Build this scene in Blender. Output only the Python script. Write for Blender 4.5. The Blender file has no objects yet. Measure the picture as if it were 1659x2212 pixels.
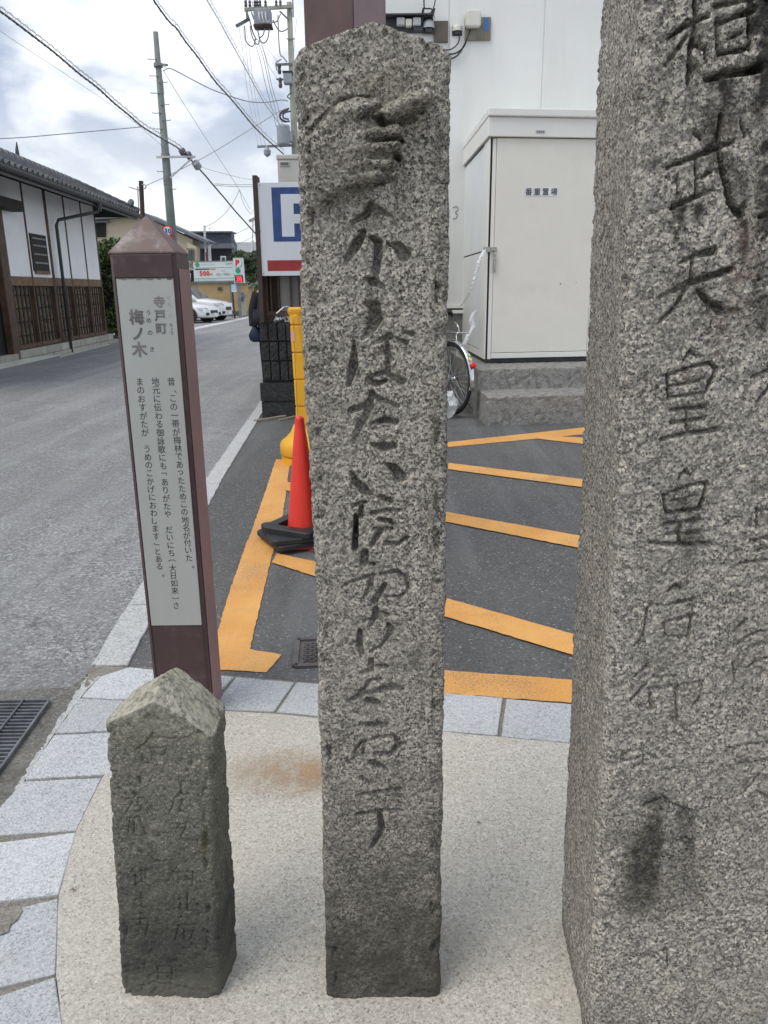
import bpy, math, random
import numpy as np
from mathutils import Vector, Matrix

random.seed(7)
scene = bpy.context.scene
COL = scene.collection

# ------------------------------------------------------------------ camera
CAMH = 1.4
FPX, CX, CY = 1661.0, 829.5, 1106.0          # focal length and centre for a 1659 x 2212 frame
TH = math.atan((1106 - 625) / FPX)
RO = math.radians(-0.6)
cam_d = bpy.data.cameras.new("camera")
cam = bpy.data.objects.new("camera", cam_d)
COL.objects.link(cam)
cam.location = (0, 0, CAMH)
cam.matrix_world = Matrix.Translation((0, 0, CAMH)) @ Matrix.Rotation(math.pi / 2 - TH, 4, 'X') @ Matrix.Rotation(RO, 4, 'Z')
cam_d.sensor_fit = 'VERTICAL'
cam_d.sensor_height = 36
cam_d.lens = 36 * FPX / 2212
cam_d.clip_start = 0.02
cam_d.clip_end = 800
scene.camera = cam

# ------------------------------------------------------------------ world, sun, exposure
scene.view_settings.view_transform = 'Standard'
scene.view_settings.look = 'None'
scene.view_settings.gamma = 1
scene.view_settings.exposure = 0.58
scene.view_settings.use_curve_mapping = False
SUN_EL, SUN_AZ = math.radians(58), math.radians(-125)     # azimuth measured from +Y towards +X
world = bpy.data.worlds.new("World")
scene.world = world
world.use_nodes = True
wn, wl = world.node_tree.nodes, world.node_tree.links
wn.clear()


def build_world():
    out = wn.new('ShaderNodeOutputWorld')
    bg = wn.new('ShaderNodeBackground')
    sky = wn.new('ShaderNodeTexSky')
    sky.sky_type = 'NISHITA'
    sky.sun_disc = False
    sky.sun_elevation = SUN_EL
    sky.sun_rotation = SUN_AZ
    bg2 = wn.new('ShaderNodeBackground')
    bg2.inputs['Strength'].default_value = 0.10
    wl.new(sky.outputs[0], bg2.inputs['Color'])
    tc = wn.new('ShaderNodeTexCoord')
    sep = wn.new('ShaderNodeSeparateXYZ')
    wl.new(tc.outputs['Generated'], sep.inputs[0])
    # flatten the direction on a cloud sheet: (x, y) / (z + c)
    add = wn.new('ShaderNodeMath'); add.operation = 'ADD'; add.inputs[1].default_value = 0.42
    mx = wn.new('ShaderNodeMath'); mx.operation = 'MAXIMUM'; mx.inputs[1].default_value = 0.0
    wl.new(sep.outputs[2], mx.inputs[0]); wl.new(mx.outputs[0], add.inputs[0])
    dx = wn.new('ShaderNodeMath'); dx.operation = 'DIVIDE'
    dy = wn.new('ShaderNodeMath'); dy.operation = 'DIVIDE'
    wl.new(sep.outputs[0], dx.inputs[0]); wl.new(add.outputs[0], dx.inputs[1])
    wl.new(sep.outputs[1], dy.inputs[0]); wl.new(add.outputs[0], dy.inputs[1])
    cmb = wn.new('ShaderNodeCombineXYZ')
    wl.new(dx.outputs[0], cmb.inputs[0]); wl.new(dy.outputs[0], cmb.inputs[1])
    cmb.inputs[2].default_value = 7.7
    n1 = wn.new('ShaderNodeTexNoise'); n1.inputs['Scale'].default_value = 3.4
    n1.inputs['Detail'].default_value = 9; n1.inputs['Roughness'].default_value = 0.52
    n1.inputs['Distortion'].default_value = 0.25
    wl.new(cmb.outputs[0], n1.inputs['Vector'])
    r1 = wn.new('ShaderNodeValToRGB')
    e = r1.color_ramp.elements
    e[0].position = 0.34; e[0].color = (0.245, 0.30, 0.405, 1)
    e[1].position = 0.64; e[1].color = (0.94, 0.945, 0.955, 1)
    m = e.new(0.46); m.color = (0.345, 0.40, 0.505, 1)
    m = e.new(0.54); m.color = (0.62, 0.655, 0.71, 1)
    wl.new(n1.outputs['Fac'], r1.inputs['Fac'])
    # towards the horizon the cloud deck brightens and loses contrast
    hr = wn.new('ShaderNodeMapRange')
    hr.inputs['From Min'].default_value = 0.0; hr.inputs['From Max'].default_value = 0.26
    hr.inputs['To Min'].default_value = 0.95; hr.inputs['To Max'].default_value = 0.0
    hr.interpolation_type = 'SMOOTHSTEP'
    wl.new(sep.outputs[2], hr.inputs['Value'])
    mixh = wn.new('ShaderNodeMix'); mixh.data_type = 'RGBA'
    mixh.inputs['B'].default_value = (0.76, 0.775, 0.78, 1)
    wl.new(hr.outputs['Result'], mixh.inputs['Factor']); wl.new(r1.outputs['Color'], mixh.inputs['A'])
    bg.inputs['Strength'].default_value = 1.0
    wl.new(mixh.outputs['Result'], bg.inputs['Color'])
    ms = wn.new('ShaderNodeMixShader'); ms.inputs[0].default_value = 0.90
    wl.new(bg2.outputs[0], ms.inputs[1]); wl.new(bg.outputs[0], ms.inputs[2])
    wl.new(ms.outputs[0], out.inputs['Surface'])


build_world()
sd = bpy.data.lights.new("sun", 'SUN')
sd.energy = 1.1
sd.angle = math.radians(34)
sd.color = (1.0, 0.94, 0.84)
sun = bpy.data.objects.new("sun", sd)
COL.objects.link(sun)
sdir = Vector((math.sin(SUN_AZ) * math.cos(SUN_EL), math.cos(SUN_AZ) * math.cos(SUN_EL), math.sin(SUN_EL)))
sun.rotation_euler = sdir.to_track_quat('Z', 'Y').to_euler()
sun.location = (0, 0, 30)

# ------------------------------------------------------------------ survey helpers (pixel of the 1659 x 2212 view -> real point)
_f = np.array([0, math.cos(TH), -math.sin(TH)])
_r0 = np.array([1.0, 0, 0]); _u0 = np.cross(_r0, _f)
_r = _r0 * math.cos(RO) + _u0 * math.sin(RO)
_u = -_r0 * math.sin(RO) + _u0 * math.cos(RO)


def ray(x, y):
    return _f + _r * (x - CX) / FPX - _u * (y - CY) / FPX


def G(x, y, z=0.0):
    d = ray(x, y); p = np.array([0, 0, CAMH]) + d * ((z - CAMH) / d[2])
    return (float(p[0]), float(p[1]), z)


def at(x, y, Y):
    d = ray(x, y); p = np.array([0, 0, CAMH]) + d * (Y / d[1])
    return (float(p[0]), float(p[1]), float(p[2]))


# ------------------------------------------------------------------ materials
MATS = {}


def nd(nt, t, **kw):
    n = nt.nodes.new(t)
    for k, v in kw.items():
        setattr(n, k, v)
    return n


def ramp(nt, fac, stops, interp='LINEAR'):
    r = nt.nodes.new('ShaderNodeValToRGB')
    r.color_ramp.interpolation = interp
    e = r.color_ramp.elements
    while len(e) > 1:
        e.remove(e[-1])
    e[0].position = stops[0][0]; e[0].color = (*stops[0][1], 1)
    for p, c in stops[1:]:
        x = e.new(p); x.color = (*c, 1)
    nt.links.new(fac, r.inputs['Fac'])
    return r


def mixc(nt, fac, a, b, mode='MIX'):
    m = nt.nodes.new('ShaderNodeMix'); m.data_type = 'RGBA'; m.blend_type = mode
    for s, v in (('Factor', fac), ('A', a), ('B', b)):
        if isinstance(v, (int, float)):
            m.inputs[s].default_value = v
        elif isinstance(v, tuple):
            m.inputs[s].default_value = (*v, 1) if len(v) == 3 else v
        else:
            nt.links.new(v, m.inputs[s])
    return m.outputs['Result']


def noise(nt, vec, scale, detail=4, rough=0.55, dist=0.0):
    n = nt.nodes.new('ShaderNodeTexNoise')
    n.inputs['Scale'].default_value = scale; n.inputs['Detail'].default_value = detail
    n.inputs['Roughness'].default_value = rough; n.inputs['Distortion'].default_value = dist
    nt.links.new(vec, n.inputs['Vector'])
    return n.outputs['Fac']


def voro(nt, vec, scale, feature='F1'):
    n = nt.nodes.new('ShaderNodeTexVoronoi'); n.feature = feature
    n.inputs['Scale'].default_value = scale
    nt.links.new(vec, n.inputs['Vector'])
    return n


def maprange(nt, v, a, b, c=0.0, d=1.0):
    n = nt.nodes.new('ShaderNodeMapRange'); n.interpolation_type = 'SMOOTHSTEP'
    for i, x in enumerate((a, b, c, d)):
        n.inputs[i + 1].default_value = x
    nt.links.new(v, n.inputs[0])
    return n.outputs[0]


def newmat(name):
    m = bpy.data.materials.new(name); m.use_nodes = True
    nt = m.node_tree; nt.nodes.clear()
    out = nd(nt, 'ShaderNodeOutputMaterial'); b = nd(nt, 'ShaderNodeBsdfPrincipled')
    nt.links.new(b.outputs[0], out.inputs['Surface'])
    tc = nd(nt, 'ShaderNodeTexCoord')
    return m, nt, b, tc.outputs['Object']


def bump(nt, b, h, strength=0.3, dist=0.002):
    n = nd(nt, 'ShaderNodeBump'); n.inputs['Strength'].default_value = strength
    n.inputs['Distance'].default_value = dist
    nt.links.new(h, n.inputs['Height']); nt.links.new(n.outputs[0], b.inputs['Normal'])


def pm(name, col, rough=0.7, metal=0.0, var=0.12, vs=3.0, dirt=0.0, dirtcol=(0.08, 0.07, 0.06), ds=2.0,
       bs=0.0, bsc=60.0, bd=0.003, streak=False, coat=0.0, rnd=0.0, spec=None):
    if name in MATS:
        return MATS[name]
    m, nt, b, P = newmat(name)
    n = noise(nt, P, vs, 6, 0.6)
    dark = tuple(c * (1 - var) for c in col); light = tuple(min(1, c * (1 + var)) for c in col)
    c = mixc(nt, maprange(nt, n, 0.3, 0.7), dark, light)
    if rnd:
        oi = nd(nt, 'ShaderNodeObjectInfo')
        hs = nd(nt, 'ShaderNodeHueSaturation')
        nt.links.new(maprange(nt, oi.outputs['Random'], 0, 1, 1 - rnd, 1 + rnd), hs.inputs['Value'])
        nt.links.new(c, hs.inputs['Color']); c = hs.outputs['Color']
    if dirt:
        v = P
        if streak:
            mp = nd(nt, 'ShaderNodeMapping'); mp.inputs['Scale'].default_value = (1, 1, 0.12)
            nt.links.new(P, mp.inputs['Vector']); v = mp.outputs[0]
        d = noise(nt, v, ds, 9, 0.68)
        c = mixc(nt, maprange(nt, d, 0.48, 0.78, 0, dirt), c, dirtcol)
    nt.links.new(c, b.inputs['Base Color'])
    b.inputs['Roughness'].default_value = rough; b.inputs['Metallic'].default_value = metal
    if coat:
        b.inputs['Coat Weight'].default_value = coat; b.inputs['Coat Roughness'].default_value = 0.08
    if spec is not None:
        b.inputs['Specular IOR Level'].default_value = spec
    if bs:
        bump(nt, b, noise(nt, P, bsc, 5, 0.6), bs, bd)
    MATS[name] = m
    return m


def granite(name, grains, gs, warm=(0.30, 0.28, 0.24), grime=(0.05, 0.05, 0.042), gr=(0.46, 0.72), gamt=0.6, gscale=5.0,
            bs=0.5, bd=0.0025, blur=0.0, attr=True, zlow=None, lichen=None, rough=0.85, gapm=0.0, cracks=0.0, rnd=0.0):
    m, nt, b, P = newmat(name)
    w = noise(nt, P, gs * 0.8, 3, 0.6)
    wv = nd(nt, 'ShaderNodeVectorMath', operation='SCALE'); wv.inputs['Scale'].default_value = 1.0
    ad = nd(nt, 'ShaderNodeVectorMath', operation='ADD')
    cx = nd(nt, 'ShaderNodeCombineXYZ')
    sc = nd(nt, 'ShaderNodeMath', operation='MULTIPLY'); sc.inputs[1].default_value = 1.1 / gs
    nt.links.new(w, sc.inputs[0])
    for i in range(3):
        nt.links.new(sc.outputs[0], cx.inputs[i])
    nt.links.new(P, ad.inputs[0]); nt.links.new(cx.outputs[0], ad.inputs[1])
    v1 = voro(nt, ad.outputs[0], gs)
    sp = nd(nt, 'ShaderNodeSeparateColor'); nt.links.new(v1.outputs['Color'], sp.inputs[0])
    c1 = ramp(nt, sp.outputs[0], grains, 'CONSTANT').outputs[0]
    v2 = voro(nt, ad.outputs[0], gs * 2.3)
    sp2 = nd(nt, 'ShaderNodeSeparateColor'); nt.links.new(v2.outputs['Color'], sp2.inputs[0])
    c2 = ramp(nt, sp2.outputs[1], grains, 'CONSTANT').outputs[0]
    c = mixc(nt, 0.38, c1, c2)
    # broad tone
    big = noise(nt, P, gscale, 8, 0.65, 0.4)
    c = mixc(nt, maprange(nt, big, 0.35, 0.65, 0.0, 0.28), c, warm)
    gn = noise(nt, P, gscale * 2.2, 10, 0.72, 0.6)
    gfac = maprange(nt, gn, gr[0], gr[1], 0.0, gamt)
    c = mixc(nt, gfac, c, grime)
    if cracks:
        wv2 = nd(nt, 'ShaderNodeVectorMath', operation='ADD')
        cc = nd(nt, 'ShaderNodeCombineXYZ'); q1 = noise(nt, P, 2.5, 6, 0.7)
        for i in range(2): nt.links.new(q1, cc.inputs[i])
        nt.links.new(P, wv2.inputs[0]); nt.links.new(cc.outputs[0], wv2.inputs[1])
        vc = voro(nt, wv2.outputs[0], cracks, 'DISTANCE_TO_EDGE')
        ck = maprange(nt, vc.outputs['Distance'], 0.002, 0.010, 1.0, 0.0)
        mk_ = maprange(nt, noise(nt, P, 0.7, 3, 0.5), 0.50, 0.60, 0.0, 0.65)
        mm = nd(nt, 'ShaderNodeMath', operation='MULTIPLY'); nt.links.new(ck, mm.inputs[0]); nt.links.new(mk_, mm.inputs[1])
        c = mixc(nt, mm.outputs[0], c, tuple(x * .45 for x in grime))
        pt_ = noise(nt, P, 0.45, 3, 0.5, 0.3)
        c = mixc(nt, maprange(nt, pt_, 0.50, 0.54, 0.0, 0.22), c, tuple(x * .8 for x in grime))
        tr = nd(nt, 'ShaderNodeMapping'); tr.inputs['Scale'].default_value = (1.6, 0.10, 1); nt.links.new(P, tr.inputs['Vector'])
        c = mixc(nt, maprange(nt, noise(nt, tr.outputs[0], 1.6, 4, 0.6), 0.45, 0.65, 0.0, 0.30), c, tuple(min(1, x * 1.45) for x in warm))
    if rnd:
        oi = nd(nt, 'ShaderNodeObjectInfo'); hs = nd(nt, 'ShaderNodeHueSaturation')
        nt.links.new(maprange(nt, oi.outputs['Random'], 0, 1, 1 - rnd, 1 + rnd * .6), hs.inputs['Value'])
        nt.links.new(c, hs.inputs['Color']); c = hs.outputs['Color']
    if attr:
        mp = nd(nt, 'ShaderNodeMapping'); mp.inputs['Scale'].default_value = (1, 1, 0.14)
        nt.links.new(P, mp.inputs['Vector'])
        sk = noise(nt, mp.outputs[0], 22, 7, 0.7)
        c = mixc(nt, maprange(nt, sk, 0.54, 0.74, 0.0, 0.34), c, grime)
        pl = noise(nt, P, 26, 7, 0.7, 0.5)
        c = mixc(nt, maprange(nt, pl, 0.58, 0.70, 0.0, 0.38), c, tuple(min(1, x * 1.75) for x in warm))
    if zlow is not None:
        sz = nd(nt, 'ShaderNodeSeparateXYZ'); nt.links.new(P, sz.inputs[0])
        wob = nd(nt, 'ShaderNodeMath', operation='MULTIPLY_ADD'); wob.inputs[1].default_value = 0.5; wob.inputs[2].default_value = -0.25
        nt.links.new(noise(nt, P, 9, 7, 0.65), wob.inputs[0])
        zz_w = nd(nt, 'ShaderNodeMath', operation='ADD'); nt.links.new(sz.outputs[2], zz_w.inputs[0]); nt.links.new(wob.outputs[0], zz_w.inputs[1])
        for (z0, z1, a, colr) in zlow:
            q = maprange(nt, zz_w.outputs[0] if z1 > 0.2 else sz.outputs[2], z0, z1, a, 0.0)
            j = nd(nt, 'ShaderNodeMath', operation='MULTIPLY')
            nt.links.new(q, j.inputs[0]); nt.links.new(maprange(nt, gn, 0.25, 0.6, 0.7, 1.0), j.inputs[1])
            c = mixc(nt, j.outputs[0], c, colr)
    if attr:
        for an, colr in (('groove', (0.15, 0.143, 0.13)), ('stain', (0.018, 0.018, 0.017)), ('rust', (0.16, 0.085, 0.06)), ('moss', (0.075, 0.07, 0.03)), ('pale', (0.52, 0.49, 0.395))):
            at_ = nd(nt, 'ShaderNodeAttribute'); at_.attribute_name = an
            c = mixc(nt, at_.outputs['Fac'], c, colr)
    nt.links.new(c, b.inputs['Base Color'])
    b.inputs['Roughness'].default_value = rough
    b.inputs['Specular IOR Level'].default_value = 0.25
    h = nd(nt, 'ShaderNodeMath', operation='ADD')
    nt.links.new(noise(nt, P, gs * 0.55, 6, 0.7), h.inputs[0])
    k = nd(nt, 'ShaderNodeMath', operation='MULTIPLY'); k.inputs[1].default_value = 0.6
    nt.links.new(v1.outputs['Distance'], k.inputs[0]); nt.links.new(k.outputs[0], h.inputs[1])
    bump(nt, b, h.outputs[0], bs, bd)
    MATS[name] = m
    return m


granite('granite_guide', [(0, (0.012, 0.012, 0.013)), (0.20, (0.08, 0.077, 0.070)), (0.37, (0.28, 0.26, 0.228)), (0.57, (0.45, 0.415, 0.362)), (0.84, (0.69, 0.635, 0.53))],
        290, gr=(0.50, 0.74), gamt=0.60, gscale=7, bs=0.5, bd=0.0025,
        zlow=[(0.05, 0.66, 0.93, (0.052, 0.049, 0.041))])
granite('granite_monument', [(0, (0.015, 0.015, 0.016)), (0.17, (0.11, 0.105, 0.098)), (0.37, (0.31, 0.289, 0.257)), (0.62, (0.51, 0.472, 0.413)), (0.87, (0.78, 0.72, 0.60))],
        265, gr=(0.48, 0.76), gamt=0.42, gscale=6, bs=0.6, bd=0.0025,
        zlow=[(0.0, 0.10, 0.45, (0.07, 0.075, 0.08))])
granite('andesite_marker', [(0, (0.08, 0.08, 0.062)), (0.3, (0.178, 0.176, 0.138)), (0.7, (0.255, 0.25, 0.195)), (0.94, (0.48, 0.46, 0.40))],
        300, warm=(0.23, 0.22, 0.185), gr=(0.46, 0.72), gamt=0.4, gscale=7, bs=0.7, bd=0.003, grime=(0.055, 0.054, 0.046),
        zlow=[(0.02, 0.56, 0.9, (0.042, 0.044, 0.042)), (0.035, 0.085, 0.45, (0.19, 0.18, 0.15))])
granite('granite_paver', [(0, (0.23, 0.24, 0.25)), (0.12, (0.43, 0.442, 0.455)), (0.42, (0.58, 0.592, 0.605)), (0.8, (0.71, 0.722, 0.73))],
        240, warm=(0.60, 0.60, 0.58), grime=(0.33, 0.33, 0.30), gr=(0.5, 0.8), gamt=0.5, bs=0.15, bd=0.001, attr=False, rough=0.75, rnd=0.13)
granite('granite_kerb', [(0, (0.24, 0.24, 0.24)), (0.22, (0.48, 0.485, 0.48)), (0.6, (0.63, 0.63, 0.62))],
        170, warm=(0.56, 0.56, 0.54), grime=(0.28, 0.28, 0.27), gr=(0.46, 0.8), gamt=0.45, bs=0.4, bd=0.003, attr=False)
granite('road_asphalt', [(0, (0.09, 0.09, 0.09)), (0.25, (0.24, 0.24, 0.238)), (0.65, (0.40, 0.40, 0.395)), (0.92, (0.66, 0.655, 0.64))],
        95, warm=(0.29, 0.29, 0.288), grime=(0.22, 0.222, 0.225), gr=(0.4, 0.7), gamt=0.5, gscale=1.1, bs=0.9, bd=0.006, attr=False, rough=0.72, cracks=0.55)
granite('lot_asphalt', [(0, (0.06, 0.06, 0.059)), (0.4, (0.118, 0.117, 0.113)), (0.8, (0.185, 0.183, 0.177)), (0.975, (0.52, 0.52, 0.51))],
        130, warm=(0.165, 0.165, 0.164), grime=(0.12, 0.12, 0.12), gr=(0.4, 0.72), gamt=0.5, gscale=1.3, bs=0.8, bd=0.005, attr=False, rough=0.75, cracks=0.6)
granite('pad_concrete', [(0, (0.20, 0.18, 0.15)), (0.09, (0.42, 0.395, 0.34)), (0.42, (0.555, 0.527, 0.465)), (0.8, (0.70, 0.67, 0.60))],
        230, warm=(0.54, 0.505, 0.43), grime=(0.40, 0.37, 0.30), gr=(0.50, 0.78), gamt=0.45, gscale=1.9, bs=0.35, bd=0.002, attr=True)
granite('step_concrete', [(0, (0.20, 0.195, 0.18)), (0.4, (0.30, 0.295, 0.275)), (0.8, (0.40, 0.39, 0.37))],
        150, warm=(0.42, 0.41, 0.39), grime=(0.07, 0.067, 0.058), gr=(0.44, 0.62), gamt=0.6, gscale=9, bs=0.35, bd=0.006, attr=False)
granite('gutter_concrete', [(0, (0.11, 0.105, 0.095)), (0.4, (0.20, 0.195, 0.18)), (0.8, (0.30, 0.29, 0.265))],
        160, warm=(0.25, 0.24, 0.21), grime=(0.09, 0.085, 0.075), gr=(0.42, 0.7), gamt=0.6, gscale=4, bs=0.5, bd=0.003, attr=False)
granite('mortar', [(0, (0.17, 0.16, 0.14)), (0.4, (0.27, 0.25, 0.22)), (0.8, (0.36, 0.34, 0.30))],
        200, warm=(0.29, 0.27, 0.23), grime=(0.14, 0.12, 0.10), gr=(0.4, 0.7), gamt=0.6, gscale=5, bs=0.4, bd=0.002, attr=False)
granite('split_block', [(0, (0.03, 0.03, 0.03)), (0.5, (0.05, 0.05, 0.05)), (0.9, (0.085, 0.085, 0.083))],
        60, warm=(0.065, 0.065, 0.063), grime=(0.025, 0.025, 0.025), gr=(0.4, 0.65), gamt=0.7, gscale=5, bs=0.9, bd=0.012, attr=False)

# ------------------------------------------------------------------ object helpers
ORG = {}


def tagp(o, label=None, cat=None, group=None, kind=None):
    for k, v in (('label', label), ('category', cat), ('group', group), ('kind', kind)):
        if v:
            o[k] = v
    return o


def thing(name, label, cat, loc=(0, 0, 0), group=None, kind=None):
    o = bpy.data.objects.new(name, None); COL.objects.link(o)
    o.location = loc; o.empty_display_size = 0.1
    ORG[o.name] = tuple(loc)
    return tagp(o, label, cat, group, kind)


def link_mesh(name, me, m, parent=None, loc=None, smooth=False):
    """mesh in world coordinates -> object with its origin at loc (or on its parent)"""
    o = bpy.data.objects.new(name, me); COL.objects.link(o)
    base = ORG[parent.name] if parent else (0, 0, 0)
    if loc is None:
        loc = base
    if any(abs(c) > 0 for c in loc):
        me.transform(Matrix.Translation([-c for c in loc]))
    o.location = [loc[i] - base[i] for i in range(3)]
    if parent:
        o.parent = parent
    ORG[o.name] = tuple(loc)
    if m is not None:
        me.materials.append(MATS[m] if isinstance(m, str) else m)
    if smooth:
        me.shade_smooth()
    return o


class MB:
    def __init__(s):
        s.v = []; s.f = []

    def add(s, vs, fs):
        n = len(s.v)
        s.v += [tuple(map(float, p)) for p in vs]
        s.f += [tuple(i + n for i in f) for f in fs]
        return s

    def box(s, x0, x1, y0, y1, z0, z1):
        return s.add([(x0, y0, z0), (x1, y0, z0), (x1, y1, z0), (x0, y1, z0), (x0, y0, z1), (x1, y0, z1), (x1, y1, z1), (x0, y1, z1)],
                     [(0, 3, 2, 1), (4, 5, 6, 7), (0, 1, 5, 4), (1, 2, 6, 5), (2, 3, 7, 6), (3, 0, 4, 7)])

    def bar(s, a, b, w, h, up=(0, 0, 1)):
        """rectangular bar from a to b"""
        a, b = Vector(a), Vector(b); d = (b - a).normalized(); u = Vector(up)
        if abs(d.dot(u)) > 0.98:
            u = Vector((0, 1, 0))
        r = d.cross(u).normalized(); u = r.cross(d).normalized()
        vs = []
        for p in (a, b):
            for i, j in ((-1, -1), (1, -1), (1, 1), (-1, 1)):
                vs.append(p + r * (w / 2 * i) + u * (h / 2 * j))
        return s.add(vs, [(0, 1, 2, 3), (7, 6, 5, 4), (0, 4, 5, 1), (1, 5, 6, 2), (2, 6, 7, 3), (3, 7, 4, 0)])

    def prism(s, pts, z0, z1):
        """pts counter-clockwise in plan"""
        n = len(pts)
        vs = [(p[0], p[1], z0) for p in pts] + [(p[0], p[1], z1) for p in pts]
        return s.add(vs, [tuple(range(n))[::-1], tuple(range(n, 2 * n))] + [(i, (i + 1) % n, n + (i + 1) % n, n + i) for i in range(n)])

    def ext(s, pts, d):
        """polygon in space pushed by vector d"""
        n = len(pts); d = Vector(d)
        vs = [Vector(p) for p in pts] + [Vector(p) + d for p in pts]
        return s.add(vs, [tuple(range(n)), tuple(range(n, 2 * n))[::-1]] + [(i, n + i, n + (i + 1) % n, (i + 1) % n) for i in range(n)])

    def tube(s, pts, r, n=8, closed=False):
        pts = [Vector(p) for p in pts]; m = len(pts)
        rs = r if isinstance(r, (list, tuple)) else [r] * m
        vs = []; prev = None
        for i, p in enumerate(pts):
            if closed:
                d = pts[(i + 1) % m] - pts[i - 1]
            else:
                d = pts[min(i + 1, m - 1)] - pts[max(i - 1, 0)]
            d.normalize()
            u = prev if prev is not None else (Vector((0, 0, 1)) if abs(d.z) < 0.9 else Vector((1, 0, 0)))
            u = (u - d * u.dot(d)).normalized(); prev = u; w = d.cross(u)
            for k in range(n):
                a = 2 * math.pi * k / n
                vs.append(p + (u * math.cos(a) + w * math.sin(a)) * rs[i])
        fs = []
        for i in range(m if closed else m - 1):
            for k in range(n):
                a, b_ = i * n + k, i * n + (k + 1) % n
                c, d_ = ((i + 1) % m) * n + (k + 1) % n, ((i + 1) % m) * n + k
                fs.append((a, b_, c, d_))
        if not closed:
            fs += [tuple(range(n))[::-1], tuple((m - 1) * n + k for k in range(n))]
        return s.add(vs, fs)

    def lathe(s, prof, c, n=24, axis='Z', ax=None):
        """prof: (radius, height) list"""
        c = Vector(c); m = len(prof)
        A = Vector(ax) if ax is not None else Vector((0, 0, 1)); A.normalize()
        U = A.orthogonal().normalized(); W = A.cross(U)
        vs = []
        for r, h in prof:
            for k in range(n):
                a = 2 * math.pi * k / n
                vs.append(c + A * h + (U * math.cos(a) + W * math.sin(a)) * r)
        fs = [(i * n + k, i * n + (k + 1) % n, (i + 1) * n + (k + 1) % n, (i + 1) * n + k) for i in range(m - 1) for k in range(n)]
        fs += [tuple(range(n))[::-1], tuple((m - 1) * n + k for k in range(n))]
        return s.add(vs, fs)

    def build(s, name, m, parent=None, loc=None, smooth=False, bevel=0.0, label=None, cat=None, group=None, kind=None, seg=2):
        me = bpy.data.meshes.new(name); me.from_pydata(s.v, [], s.f); me.update()
        o = link_mesh(name, me, m, parent, loc, smooth)
        if bevel:
            b = o.modifiers.new('bevel', 'BEVEL'); b.width = bevel; b.segments = seg; b.limit_method = 'ANGLE'
            b.harden_normals = False
        return tagp(o, label, cat, group, kind)


def copy_tree(o, parent=None):
    c = o.copy(); COL.objects.link(c); c.parent = parent
    for ch in list(o.children):
        copy_tree(ch, c)
    return c


def smooth_pts(pts, sub=6):
    """Catmull-Rom"""
    P = [np.array(p, float) for p in pts]
    if len(P) < 3:
        return [tuple(p) for p in P]
    Q = [2 * P[0] - P[1]] + P + [2 * P[-1] - P[-2]]
    out = []
    for i in range(1, len(Q) - 2):
        for k in range(sub):
            t = k / sub
            out.append(tuple(0.5 * ((2 * Q[i]) + (-Q[i - 1] + Q[i + 1]) * t + (2 * Q[i - 1] - 5 * Q[i] + 4 * Q[i + 1] - Q[i + 2]) * t * t
                             + (-Q[i - 1] + 3 * Q[i] - 3 * Q[i + 1] + Q[i + 2]) * t ** 3)))
    out.append(tuple(P[-1]))
    return out


# ------------------------------------------------------------------ lettering (flat print cut from the built-in font)
LETTERS = []


def lettering(name, m, parent, chars, xdir=(1, 0, 0), ydir=(0, 0, 1), label=None):
    """chars: (text, centre in world, height, rotation deg, boldness, x stretch)"""
    LETTERS.append((name, m, parent, chars, xdir, ydir, label))


def flush_letters():
    objs = []
    for L in LETTERS:
        row = []
        for ch in L[3]:
            cu = bpy.data.curves.new('t', 'FONT'); cu.body = ch[0]; cu.size = ch[2]
            cu.align_x = 'CENTER'; cu.resolution_u = 3
            ob = bpy.data.objects.new('t', cu); COL.objects.link(ob); row.append(ob)
        objs.append(row)
    bpy.context.view_layer.update()
    dg = bpy.context.evaluated_depsgraph_get()
    for L, row in zip(LETTERS, objs):
        name, m, parent, chars, xd, yd, label = L
        X, Y_ = Vector(xd).normalized(), Vector(yd).normalized()
        mb = MB()
        for ch, ob in zip(chars, row):
            me = ob.evaluated_get(dg).to_mesh()
            vs = [v.co.copy() for v in me.vertices]
            fs = [tuple(p.vertices) for p in me.polygons]
            if vs:
                x0, x1 = min(v.x for v in vs), max(v.x for v in vs)
                if len(ch[0]) == 1 and ch[0] not in '、。':
                    y0, y1 = -0.12 * ch[2], 0.88 * ch[2]
                    y0, y1 = min(v.y for v in vs), max(v.y for v in vs)
                    if (y1 - y0) < 0.5 * ch[2]:
                        y0, y1 = -0.05 * ch[2], 0.80 * ch[2]
                else:
                    y0, y1 = 0.0, 0.75 * ch[2]
                cx_, cy_ = (x0 + x1) / 2, (y0 + y1) / 2
                if ch[0] in '、。':
                    cx_ = x0 - 0.25 * ch[2]; cy_ = 0.28 * ch[2]
                a = math.radians(ch[3] if len(ch) > 3 else 0)
                sx = ch[5] if len(ch) > 5 else 1.0
                out = []
                bold = ch[4] if len(ch) > 4 else 0.0
                steps = [(0, 0)] if bold == 0 else [(0, 0), (1, 0), (-1, 0), (0, 1), (0, -1), (.7, .7), (-.7, .7), (.7, -.7), (-.7, -.7)]
                Nn = Y_.cross(X) * -1
                for si, (ox_, oy_) in enumerate(steps):
                    out = []
                    for v in vs:
                        px, py = (v.x - cx_) * sx + ox_ * bold, v.y - cy_ + oy_ * bold
                        qx, qy = px * math.cos(a) - py * math.sin(a), px * math.sin(a) + py * math.cos(a)
                        out.append(Vector(ch[1]) + X * qx + Y_ * qy + Nn * (0.00006 * si))
                    mb.add(out, fs)
            ob.evaluated_get(dg).to_mesh_clear()
        mb.build(name, m, parent, label=label, kind='stuff')
    for row in objs:
        for ob in row:
            cu = ob.data; bpy.data.objects.remove(ob); bpy.data.curves.remove(cu)


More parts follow.
